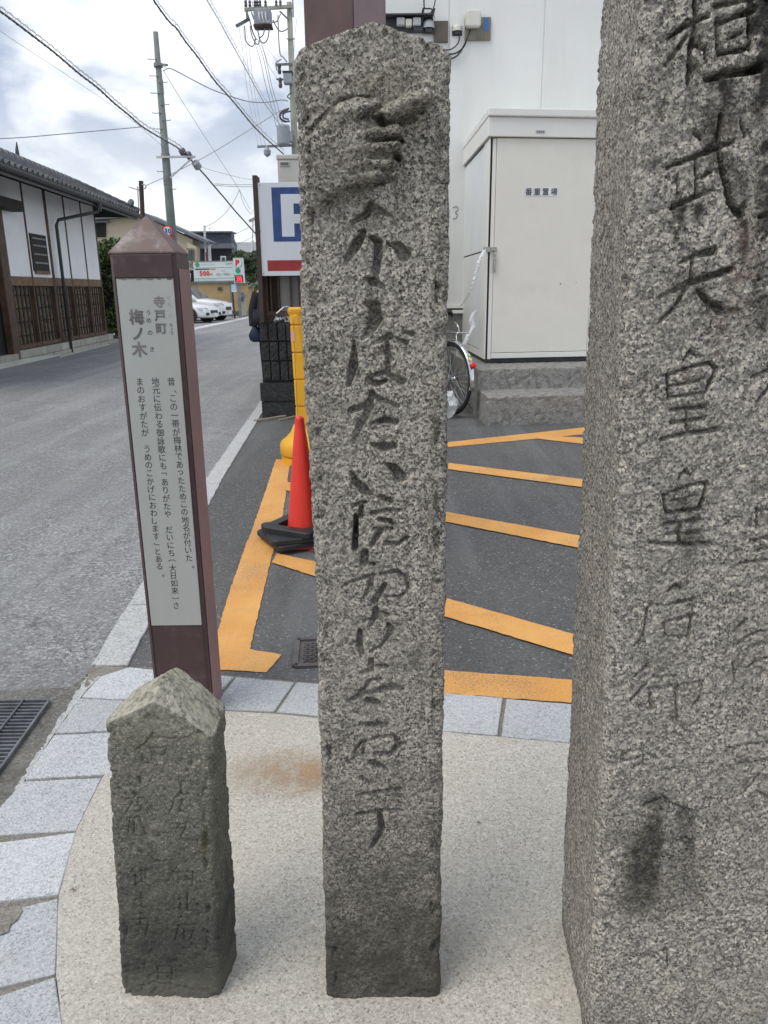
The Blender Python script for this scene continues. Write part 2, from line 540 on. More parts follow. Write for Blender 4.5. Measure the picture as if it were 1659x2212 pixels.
# ------------------------------------------------------------------ vector noise for sculpted stone
def hash3(ix, iy, iz, seed):
    h = (ix * 374761393 + iy * 668265263 + iz * 2147483647 + seed * 1274126177) & 0xFFFFFFFF
    h = ((h ^ (h >> 13)) * 1274126177) & 0xFFFFFFFF
    h = ((h ^ (h >> 16)) * 2246822519) & 0xFFFFFFFF
    return ((h ^ (h >> 15)) & 0xFFFFFF) / float(0xFFFFFF)


def vnoise(p, s, seed=0):
    q = p * s + 1000.0
    i = np.floor(q).astype(np.int64); f = q - i; f = f * f * (3 - 2 * f)
    r = 0
    for dx in (0, 1):
        wx = f[:, 0] if dx else 1 - f[:, 0]
        for dy in (0, 1):
            wy = f[:, 1] if dy else 1 - f[:, 1]
            for dz in (0, 1):
                wz = f[:, 2] if dz else 1 - f[:, 2]
                r = r + wx * wy * wz * hash3(i[:, 0] + dx, i[:, 1] + dy, i[:, 2] + dz, seed)
    return r * 2 - 1


def fbm(p, s, o=4, seed=0, g=0.5):
    a, r = 1.0, 0
    for k in range(o):
        r = r + a * vnoise(p, s * 2 ** k, seed + k); a *= g
    return r


def capsule_field(X, Z, strokes, Y, soft=(0.35, 1.1), profile='carve', wmul=1.0):
    """strokes: lists of (px, py, width px, depth m) in view pixels, laid on the plane y = Y"""
    H = np.zeros_like(X)
    for st in strokes:
        pts = []
        for (a, b_, w, d) in st:
            q = at(a, b_, Y); zz = math.hypot(Y, 0) * math.cos(TH) + (CAMH - q[2]) * math.sin(TH)
            pts.append((q[0], q[2], w * zz / FPX * 0.5 * wmul, d))
        if len(pts) == 1:
            pts = pts * 2
        for (x0, z0, r0, d0), (x1, z1, r1, d1) in zip(pts[:-1], pts[1:]):
            R = max(r0, r1) * 1.3
            msk = (X > min(x0, x1) - R) & (X < max(x0, x1) + R) & (Z > min(z0, z1) - R) & (Z < max(z0, z1) + R)
            if not msk.any():
                continue
            xx, zz = X[msk], Z[msk]
            vx, vz = x1 - x0, z1 - z0; L2 = vx * vx + vz * vz + 1e-12
            t = np.clip(((xx - x0) * vx + (zz - z0) * vz) / L2, 0, 1)
            dist = np.hypot(xx - x0 - t * vx, zz - z0 - t * vz)
            rr = r0 + (r1 - r0) * t; dd = d0 + (d1 - d0) * t
            u = dist / rr
            if profile == 'carve':
                k = np.clip((soft[1] - u) / (soft[1] - soft[0]), 0, 1); k = k * k * (3 - 2 * k)
            elif profile == 'plate':
                k = np.sqrt(np.clip(1 - u ** 3.2, 0, 1))
            elif profile == 'round':
                k = np.sqrt(np.clip(1 - u * u, 0, 1))
            else:
                k = np.clip(1 - u, 0, 1) ** 0.8
            H[msk] = np.maximum(H[msk], k * dd)
    return H


def sculpt_stone(name, m, bot, top, prof, nf, ns, nb, nz, ncap, rc=0.03, rough=0.0035, chip=0.012, seed=1, face=None,
                 parent=None, extra=None, sidek=1.0, warp=None):
    """closed stone: a rounded quadrilateral swept from bot[4] to top[4] (FL, FR, BR, BL) and capped.
    prof(a, b) -> top height at plan coordinates a (left-right), b (front-back)"""
    def seg(n, a0, b0, a1, b1):
        t = (np.arange(n) + 0.5) / n
        return np.stack([a0 + (a1 - a0) * t, b0 + (b1 - b0) * t], 1)
    bot = np.array(bot, float); top = np.array(top, float)
    wx = np.linalg.norm(bot[1] - bot[0]); wy = np.linalg.norm(bot[3] - bot[0])
    ra, rb = rc / wx, rc / wy

    def arc(n, ca, cb, s):
        t = (s + (np.arange(n) + 0.5) / n) * math.pi / 2
        return np.stack([ca + ra * np.cos(t), cb + rb * np.sin(t)], 1)
    nc = 5
    per = np.concatenate([seg(nf, ra, 0, 1 - ra, 0), arc(nc, 1 - ra, rb, 3), seg(ns, 1, rb, 1, 1 - rb), arc(nc, 1 - ra, 1 - rb, 0),
                          seg(nb, 1 - ra, 1, ra, 1), arc(nc, ra, 1 - rb, 1), seg(ns, 0, 1 - rb, 0, rb), arc(nc, ra, rb, 2)])
    N = len(per)

    def quad(Q, a, b_):
        a, b_ = a[..., None], b_[..., None]
        return (Q[0] * (1 - a) + Q[1] * a) * (1 - b_) + (Q[3] * (1 - a) + Q[2] * a) * b_
    V = []; NRM = []
    A, B = per[:, 0], per[:, 1]
    zt = prof(A, B)
    htop = float(np.mean(top[:, 2]))
    # outward normal in plan
    pq = quad(bot, A, B)[:, :2]
    d = np.roll(pq, -1, 0) - np.roll(pq, 1, 0)
    nrm = np.stack([d[:, 1], -d[:, 0], np.zeros(N)], 1); nrm /= np.linalg.norm(nrm, axis=1)[:, None]
    zb = bot[0][2]
    for i in range(nz + 1):
        t = i / nz
        z = zb + (zt - zb) * t
        k = ((z - zb) / (htop - zb))[:, None]
        p = quad(bot, A, B) * (1 - k) + quad(top, A, B) * k
        p[:, 2] = z
        V.append(p); n2 = nrm.copy(); NRM.append(n2)
    for i in range(1, ncap + 1):
        s = 1 - i / (ncap + 0.0)
        a = 0.5 + (A - 0.5) * s; b_ = 0.5 + (B - 0.5) * s
        z = prof(a, b_)
        k = ((z - zb) / (htop - zb))[:, None]
        p = quad(bot, a, b_) * (1 - k) + quad(top, a, b_) * k; p[:, 2] = z
        V.append(p); u = min(1, i / 2.0)
        n2 = nrm * (1 - u) + np.array([0, 0, 1.0]) * u; n2 /= np.linalg.norm(n2, axis=1)[:, None]; NRM.append(n2)
    V = np.concatenate(V); NR = np.concatenate(NRM); M = nz + 1 + ncap
    isfront = np.zeros(N, bool); isfront[:nf] = True
    F = np.tile(isfront, M); F[(nz + 1) * N:] = False
    corner = (np.minimum(np.minimum(A, 1 - A) / ra, 9) < 1.6) & (np.minimum(np.minimum(B, 1 - B) / rb, 9) < 1.6)
    C = np.tile(corner, M)
    rim = np.zeros(len(V), bool); rim[(nz - 6) * N:(nz + 3) * N] = True
    n1 = fbm(V, 28, 5, seed); n2_ = fbm(V, 9, 3, seed + 9); n3 = fbm(V, 150, 3, seed + 20)
    disp = rough * (0.45 * n1 + 0.8 * n2_) + rough * 0.5 * n3 + rough * 0.35 * fbm(V, 70, 3, seed + 40)
    sd_ = np.tile(~isfront, M)
    disp = np.where(sd_, disp * sidek, disp)
    ck = np.clip(fbm(V, 34, 5, seed + 31, .62) - 0.2, 0, 1)
    disp -= np.where(C | rim, chip * ck, 0)
    att = {}
    if face is not None:
        off, att = face(V, F)
        disp = disp + off
    if warp is not None:
        V = warp(V)
    V0 = V.copy()
    V = V + NR * disp[:, None]
    if extra is not None:
        a2 = extra(V0, NR, F)
        for k, v in a2.items():
            att[k] = np.maximum(att[k], v) if k in att else v
    idx = np.arange(M * N).reshape(M, N)
    a = idx[:-1]; b_ = np.roll(idx[:-1], -1, 1); c = np.roll(idx[1:], -1, 1); dd = idx[1:]
    faces = np.stack([a, b_, c, dd], -1).reshape(-1, 4)
    faces = faces[:(M - 2) * N]
    # last ring: fan
    cen = V[(M - 1) * N:].mean(0)
    V = np.concatenate([V[:(M - 1) * N], cen[None]])
    ci = (M - 1) * N
    r = idx[M - 2]; tri = [(int(r[k]), int(r[(k + 1) % N]), ci) for k in range(N)]
    me = bpy.data.meshes.new(name)
    me.from_pydata(V.tolist(), [], faces.tolist() + tri)
    me.update()
    for k, v in att.items():
        v = np.concatenate([v[:(M - 1) * N], [0.0]])
        A_ = me.attributes.new(k, 'FLOAT', 'POINT'); A_.data.foreach_set('value', np.clip(v, 0, 1).astype(np.float32))
    me.shade_smooth()
    o = link_mesh(name, me, m, parent, loc=tuple(float(c) for c in (bot.mean(0))))
    return o

# ================================================================== SETTING
pm('white_road_paint', (0.62, 0.62, 0.60), 0.6, dirt=0.5, dirtcol=(0.25, 0.25, 0.25), ds=6)
pm('far_ground', (0.18, 0.18, 0.17), 0.9)


def yellow_paint():
    m, nt, b, P = newmat('yellow_paint')
    n = noise(nt, P, 3.0, 7, 0.6)
    c = mixc(nt, maprange(nt, n, 0.3, 0.7), (0.72, 0.335, 0.075), (0.80, 0.42, 0.12))
    g = noise(nt, P, 40, 6, 0.7)
    c = mixc(nt, maprange(nt, g, 0.62, 0.75, 0, 0.35), c, (0.35, 0.22, 0.10))
    d = noise(nt, P, 7, 9, 0.7)
    c = mixc(nt, maprange(nt, d, 0.52, 0.8, 0, 0.5), c, (0.45, 0.27, 0.10))
    wr = noise(nt, P, 120, 6, 0.75)
    lw = noise(nt, P, 2.2, 5, 0.6)
    sm_ = nd(nt, 'ShaderNodeMath', operation='ADD'); nt.links.new(wr, sm_.inputs[0])
    ml = nd(nt, 'ShaderNodeMath', operation='MULTIPLY'); ml.inputs[1].default_value = 0.45; nt.links.new(lw, ml.inputs[0]); nt.links.new(ml.outputs[0], sm_.inputs[1])
    c = mixc(nt, maprange(nt, sm_.outputs[0], 0.75, 0.88, 0, 0.8), c, (0.20, 0.17, 0.14))
    ty_ = nd(nt, 'ShaderNodeMapping'); ty_.inputs['Scale'].default_value = (6, 0.5, 1); ty_.inputs['Rotation'].default_value = (0, 0, 0.5); nt.links.new(P, ty_.inputs['Vector'])
    c = mixc(nt, maprange(nt, noise(nt, ty_.outputs[0], 2.4, 6, 0.65), 0.55, 0.75, 0, 0.3), c, (0.30, 0.22, 0.15))
    nt.links.new(c, b.inputs['Base Color']); b.inputs['Roughness'].default_value = 0.6
    bump(nt, b, noise(nt, P, 90, 5, 0.7), 0.5, 0.003)
    MATS['yellow_paint'] = m


yellow_paint()

MB().add([(-160, -60, -0.03), (160, -60, -0.03), (160, 260, -0.03), (-160, 260, -0.03)], [(0, 1, 2, 3)]).build('ground', 'far_ground', kind='structure')
# street: left side of the frame up to the kerb strip
sL = [G(565, 865), G(440, 1045), G(187, 1458)]
road = MB()
road.add([(-12, -4, 0), (-0.3, -4, 0), (-1.10, 2.4, 0), sL[2], sL[1], sL[0], (-1.75, 14, 0), (-3.0, 40, 0), (-4.2, 70, 0), (-14, 70, 0), (-12.0, 40, 0), (-12.0, 15, 0)], [tuple(range(12))])
road.build('street_asphalt', 'road_asphalt', kind='structure')
# lot asphalt
lot = MB()
lot.add([(-1.0, 2.0, 0.004), (8, 2.0, 0.004), (9, 16, 0.004), (-1.66, 16, 0.004), (-1.56, 10.2, 0.004), (-1.30, 5.65, 0.004), (-1.06, 2.66, 0.004)], [tuple(range(7))])
lot_o = lot.build('parking_lot_asphalt', 'lot_asphalt', kind='structure')


def rough_poly(pts, z, amp=0.004, step=0.03, seed=0):
    rnd = random.Random(seed); out = []
    for i in range(len(pts)):
        a, b_ = pts[i], pts[(i + 1) % len(pts)]
        L = math.hypot(b_[0] - a[0], b_[1] - a[1]); n = max(1, min(400, int(L / step)))
        for k in range(n):
            t = k / n
            j = amp if k else 0
            out.append((a[0] + (b_[0] - a[0]) * t + rnd.uniform(-j, j), a[1] + (b_[1] - a[1]) * t + rnd.uniform(-j, j), z))
    return out


def sheet(name, pix, z, m, parent=None, amp=0.004, seed=0, step=0.03, **kw):
    pts = rough_poly([G(x, y, z) for x, y in pix], z, amp, step, seed)
    mb = MB(); mb.add(pts, [tuple(range(len(pts)))])
    o = mb.build(name, m, parent, **kw)
    return o


# painted lines of the hatched no-parking area
lines = [
    [(596, 992), (632, 992), (624.6, 1011), (611, 1112), (583.7, 1216), (564.6, 1295.5), (540, 1401.8), (608, 1414), (575.5, 1452), (493.7, 1447), (452, 1449), (462, 1390), (493.7, 1284.5), (523.7, 1197), (557.8, 1107)],
    [(597, 1194.5), (682, 1213), (957.3, 1290), (1235, 1368), (1500, 1443), (1500, 1495), (1233.5, 1413), (956, 1330), (682, 1245), (587.8, 1215)],
    [(618, 1040), (960, 1104.7), (1245.6, 1155.5), (1500, 1201), (1500, 1234), (1244, 1182), (958.4, 1125.8), (614, 1058)],
    [(650, 960), (962.6, 998.9), (1250, 1033.8), (1500, 1064), (1500, 1084), (1248, 1050.7), (962.6, 1012.6), (650, 972)],
    [(690, 992), (962.6, 955.5), (1256, 923.8), (1500, 899), (1500, 912), (1256, 938.6), (962.6, 966), (690, 1004)],
    [(1163.6, 940), (1256, 945), (1500, 975), (1500, 990), (1253.6, 958.2), (1150, 946)],
    [(800, 1436), (956.3, 1447.5), (1230.8, 1467.6), (1500, 1487), (1500, 1540), (1229.8, 1517.8), (954.7, 1496.7), (800, 1484)],
]
zs = [0.008, 0.012, 0.012, 0.012, 0.008, 0.010, 0.008]
for i, (l, z) in enumerate(zip(lines, zs)):
    sheet('painted_line', l, z, 'yellow_paint', lot_o, 0.003, i)
# white edge lines on the street
el = MB()
ep = [G(395, 712.5, .004), G(470, 697.2, .004), G(537, 683.6, .004), G(537, 687.2, .004), G(470, 701.6, .004), G(395, 717, .004)]
el.add(ep, [tuple(range(6))]).build('white_road_line', 'white_road_paint', kind='structure')
el = MB()
ep = [G(129, 769.5, .004), G(236, 742.6, .004), G(236, 745.2, .004), G(129, 772.5, .004)]
el.add(ep, [(0, 3, 2, 1)]).build('white_road_line', 'white_road_paint', kind='structure')

# granite kerb strip, set flush between street and lot, stone by stone
ks_root = MB().add([(sL[2][0] - .005, sL[2][1], 0.002), (-0.99, 2.66, 0.002), (-1.22, 5.65, 0.002), (-1.47, 10.2, 0.002), sL[0], sL[1]], [(0, 1, 2, 3, 4, 5)])
ks = ks_root.build('kerb_strip', 'mortar', kind='structure')
y = 2.70
rk = random.Random(3)


def strip_x(y_, side):
    a = np.interp(y_, [2.656, 5.654, 10.22], [sL[2][0], sL[1][0], sL[0][0]])
    return a + (np.interp(y_, [2.6, 3.2, 5.6, 10.2], [0.145, 0.14, 0.125, 0.115]) if side else 0)


first = True
while y < 10.1:
    y1 = y + rk.uniform(0.58, 0.66)
    x0a, x1a, x0b, x1b = strip_x(y, 0), strip_x(y, 1), strip_x(y1 - .008, 0), strip_x(y1 - .008, 1)
    pl = [(x0a, y), (x1a, y), (x1b, y1 - .008), (x0b, y1 - .008)]
    q = []
    for k in range(4):
        a, b_ = pl[k], pl[(k + 1) % 4]
        n = 10 if k % 2 else 3
        for j in range(n):
            t = j / n; jj = 0.004 if j else 0
            q.append((a[0] + (b_[0] - a[0]) * t + rk.uniform(-jj, jj), a[1] + (b_[1] - a[1]) * t + rk.uniform(-jj, jj)))
    MB().prism(q, -0.05, 0.014).build('kerb_stone', 'granite_kerb', ks, bevel=0.002, seg=1)
    y = y1

# ---- footway: mortar bed, granite pavers, exposed-aggregate pad
ZP = 0.03
bedp = [(174, 1505), (190, 1456), (225, 1440), (330, 1442), (473, 1457), (640, 1472), (955, 1498), (1228, 1521), (1700, 1560), (1750, 1800), (1228, 1640), (480, 1600), (330, 1600), (300, 2600), (-400, 2600), (-300, 2120), (0, 1748), (57, 1685), (117, 1588)]
bed = MB(); bp = [G(x, y_, 0.022) for x, y_ in bedp]
bed.prism([(p[0], p[1]) for p in bp][::-1], -0.05, 0.022)
bed_o = bed.build('paving_bed', 'mortar', kind='structure')
pavers = [
    [(216, 1461), (279, 1440.5), (334, 1446), (334, 1507), (247, 1509.5), (176, 1504)],
    [(172, 1508.5), (247, 1513), (320, 1512), (300, 1575), (221, 1578), (119, 1583)],
    [(116, 1588), (221, 1582.5), (300, 1580), (262, 1668), (219.5, 1672.5), (54, 1682)],
    [(51, 1686.5), (219.5, 1678.5), (165, 1791.5), (0, 1801), (-60, 1804)],
    [(-60, 1827), (0, 1819), (164, 1797.5), (127, 1931), (0, 1945), (-160, 1966)],
    [(-150, 1996), (0, 1968), (126, 1939), (120, 2101), (0, 2129), (-260, 2190)],
    [(-260, 2222), (0, 2150), (119, 2109), (135, 2212), (170, 2400), (-260, 2520)],
    [(420, 1452), (473, 1457.5), (504.5, 1461), (471, 1497), (452, 1533), (400, 1530)],
    [(511, 1461.5), (635, 1473), (592, 1535), (480, 1531), (474, 1507)],
    [(641, 1473.5), (786, 1484), (757, 1553), (598, 1537)],
    [(793, 1484.5), (938, 1495), (918, 1573), (763, 1554)],
    [(944, 1495.5), (1086, 1507.5), (1074, 1588), (926, 1575)],
    [(1094, 1508), (1236, 1520), (1236, 1603), (1083, 1589)],
    [(1243, 1520.5), (1400, 1533), (1410, 1622), (1243, 1604)],
    [(1407, 1533.5), (1570, 1546), (1590, 1642), (1417, 1623)],
    [(338, 1446.5), (414, 1451), (396, 1529), (338, 1520)],
]
rp = random.Random(5)
for pl in pavers:
    p3 = [G(x, y_, ZP) for x, y_ in pl]
    q = []
    for i in range(len(p3)):
        a, b_ = p3[i], p3[(i + 1) % len(p3)]
        L = math.hypot(a[0] - b_[0], a[1] - b_[1]); n = max(1, int(L / 0.03))
        for k in range(n):
            t = k / n; jj = 0.0012 if k else 0
            q.append((a[0] + (b_[0] - a[0]) * t + rp.uniform(-jj, jj), a[1] + (b_[1] - a[1]) * t + rp.uniform(-jj, jj)))
    q = q[::-1]
    MB().prism(q, -0.02, ZP + rp.uniform(-.0015, .0015)).build('paver', 'granite_paver', bed_o, bevel=0.0025, seg=1)
sheet('broken_mortar_patch', [(-30, 1972), (8, 1962), (44, 1957), (48, 1966), (38, 1985), (22, 1998), (18, 2012), (-30, 2025)], ZP + .003, 'mortar', bed_o, 0.006, 77, 0.01)
# rough broken kerb face along the gutter
kf_pts = [(188, 1459), (160, 1500), (125, 1560), (88, 1620), (48, 1682), (25, 1725), (0, 1750), (-40, 1800), (-120, 1900)]
kin = [(216, 1463), (176, 1506), (118, 1586), (90, 1630), (56, 1683), (30, 1730), (2, 1764), (-36, 1812), (-110, 1915)]
kf = MB(); rr = random.Random(9)
outer = smooth_pts([G(x, y_, 0.005) for x, y_ in kf_pts], 12); inner = smooth_pts([G(x, y_, 0.022) for x, y_ in kin], 12)
vs = []
for o_, i_ in zip(outer, inner):
    for t in (0, 0.35, 0.7, 1.0):
        jit = 0.006 if 0 < t < 1 else (0.007 if t == 0 else 0)
        vs.append((o_[0] + (i_[0] - o_[0]) * t + rr.uniform(-jit, jit), o_[1] + (i_[1] - o_[1]) * t + rr.uniform(-jit, jit),
                   (0.001 if t == 0 else 0.016 + 0.009 * t) + (rr.uniform(-.004, .004) if 0 < t < 1 else 0)))
n = len(outer)
kf.add(vs, [(i * 4 + k, (i + 1) * 4 + k, (i + 1) * 4 + k + 1, i * 4 + k + 1) for i in range(n - 1) for k in range(3)])
kf.build('broken_kerb_edge', 'granite_kerb', bed_o)


def pad():
    outl = [(480, 1535), (600, 1542), (690, 1551), (955, 1580), (1228, 1606), (1590, 1646), (1900, 1700), (3200, 2800), (700, 4200), (134, 2212), (121, 2106), (127.5, 1933), (164.5, 1795), (221, 1680), (270, 1610), (330, 1560), (400, 1533)]
    pts = rough_poly([G(x, y_, ZP - .002) for x, y_ in outl], ZP - .002, 0.0015, 0.05, 4)
    mb = MB()
    # dense grid so that the rust stain can be a point attribute
    xs = [p[0] for p in pts]; ys = [p[1] for p in pts]
    mb.add(pts, [tuple(range(len(pts)))])
    o = mb.build('concrete_pad', 'pad_concrete', kind='structure')
    return o


pad()
# rust stain on the pad: a thin irregular sheet of stained aggregate


def stain_mat():
    m, nt, b, P = newmat('rust_stain')
    g = noise(nt, P, 260, 3, 0.7)
    c = mixc(nt, maprange(nt, g, 0.35, 0.65), (0.36, 0.21, 0.105), (0.52, 0.37, 0.22))
    nt.links.new(c, b.inputs['Base Color']); b.inputs['Roughness'].default_value = 0.85
    ge = nd(nt, 'ShaderNodeAttribute'); ge.attribute_name = 'fade'
    n = noise(nt, P, 14, 6, 0.65)
    mu = nd(nt, 'ShaderNodeMath', operation='MULTIPLY'); nt.links.new(ge.outputs['Fac'], mu.inputs[0]); nt.links.new(maprange(nt, n, 0.3, 0.65, 0.25, 1.0), mu.inputs[1])
    nt.links.new(mu.outputs[0], b.inputs['Alpha'])
    MATS['rust_stain'] = m


stain_mat()
c0 = G(640, 1668, ZP); mb = MB(); vs = []; fade = []
for i in range(9):
    for k in range(32):
        a = 2 * math.pi * k / 32; r = i / 8
        vs.append((c0[0] + math.cos(a) * r * 0.25, c0[1] + math.sin(a) * r * 0.15, ZP + 0.002)); fade.append(0.9 * (1 - r) ** 1.0)
mb.add(vs, [(i * 32 + k, i * 32 + (k + 1) % 32, (i + 1) * 32 + (k + 1) % 32, (i + 1) * 32 + k) for i in range(8) for k in range(32)])
so = mb.build('rust_stain', 'rust_stain', kind='structure')
A_ = so.data.attributes.new('fade', 'FLOAT', 'POINT'); A_.data.foreach_set('value', fade)

# ---- gutter and its steel grating
gt = MB(); gp = [(-700, 2300), (-700, 1497), (0, 1492), (150, 1484), (187, 1460), (164, 1498), (125, 1560), (48, 1684), (0, 1752), (-120, 1902), (-300, 2200)]
g3 = [G(x, y_, 0.003) for x, y_ in gp]
gt.add(g3, [tuple(range(len(g3)))])
gt.build('gutter_concrete', 'gutter_concrete', kind='structure')
pm('galvanised', (0.20, 0.21, 0.22), 0.55, 0.5, var=0.3, vs=12, dirt=0.6, dirtcol=(0.10, 0.095, 0.085), ds=9)
pm('dark_void', (0.05, 0.05, 0.048), 0.9, var=0.5, vs=14)
E0 = Vector(G(107, 1519, 0.004)); E1 = Vector(G(0, 1669, 0.004)); ed = (E1 - E0).normalized()
nx_ = Vector((-1, 0, 0))
dg_ = thing('drain_grating', 'galvanised steel drain grating set in the gutter beside the granite pavers', 'grating', tuple(E0))
L = 0.62; W = 0.60
fld = MB()
# flat dark sheet under the bars, the pit's shade put into its colour
cs = [E0, E0 + ed * L, E0 + ed * L + nx_ * W, E0 + nx_ * W]
fld.add([(p.x, p.y, 0.0045) for p in cs], [(0, 1, 2, 3)]).build('drain_pit', 'dark_void', dg_)
for a, b_ in ((cs[0], cs[1]), (cs[1], cs[2]), (cs[2], cs[3]), (cs[3], cs[0])):
    MB().bar((a.x, a.y, .012), (b_.x, b_.y, .012), 0.008, 0.014).build('frame_bar', 'galvanised', dg_)
k = 0.02
while k < L - 0.01:
    a = E0 + ed * k; b_ = a + nx_ * W
    MB().bar((a.x, a.y, .011), (b_.x, b_.y, .011), 0.0075, 0.010).build('grating_bar', 'galvanised', dg_)
    k += 0.0215
for w_ in (0.09, 0.21, 0.33, 0.45):
    a = E0 + nx_ * w_; b_ = a + ed * L
    MB().bar((a.x, a.y, .019), (b_.x, b_.y, .019), 0.006, 0.006).build('cross_bar', 'galvanised', dg_)

# small cast-iron cover with a diamond lattice
pm('cast_iron', (0.13, 0.12, 0.115), 0.6, 0.3, var=0.25, vs=10, dirt=0.4, dirtcol=(0.17, 0.14, 0.11), ds=8)
a0, a1 = Vector(G(643, 1384, .006)), Vector(G(637, 1441, .006))
dv = a1 - a0; s_ = dv.length; rt = Vector((-dv.y, dv.x, 0)).normalized()
if rt.x < 0: rt = -rt
cov = thing('drain_cover', 'small square cast-iron drain cover with diamond lattice in the asphalt', 'drain cover', tuple(a0))
MB().prism([(a1.x, a1.y), ((a1 + rt * s_).x, (a1 + rt * s_).y), ((a0 + rt * s_).x, (a0 + rt * s_).y), (a0.x, a0.y)], 0.0, 0.0075).build('cover_plate', 'cast_iron', cov)
fr = MB()
cc = [a0, a1, a1 + rt * s_, a0 + rt * s_]
for i in range(4):
    p, q = cc[i], cc[(i + 1) % 4]
    fr.bar((p.x, p.y, .010), (q.x, q.y, .010), 0.022, 0.012)
fr.build('cover_frame', 'cast_iron', cov)
lt = MB(); un = dv.normalized()
org = a0 + rt * 0.03 + un * 0.03; SS = s_ - 0.06; n = 5
for i in range(-n, n + 1):
    for sg in (1, -1):
        # clipped diagonal lines
        c = i / n * SS
        if sg == 1:
            p0 = (max(0, c), max(0, -c)); p1 = (min(SS, SS + c), min(SS, SS - c))
        else:
            p0 = (max(0, c), min(SS, SS - (0 if c > 0 else -c))); p1 = (min(SS, SS + c), max(0, c))
            p0 = (max(0, c), SS if c <= 0 else SS); p0 = (max(0, c), SS - 0) if c > 0 else (0, SS + c); p1 = (SS, c) if c > 0 else (SS + c, 0)
        P0 = org + rt * p0[0] + un * p0[1]; P1 = org + rt * p1[0] + un * p1[1]
        if (P1 - P0).length > 0.01:
            lt.bar((P0.x, P0.y, .0095), (P1.x, P1.y, .0095), 0.006, 0.005)
lt.build('diamond_lattice', 'cast_iron', cov)

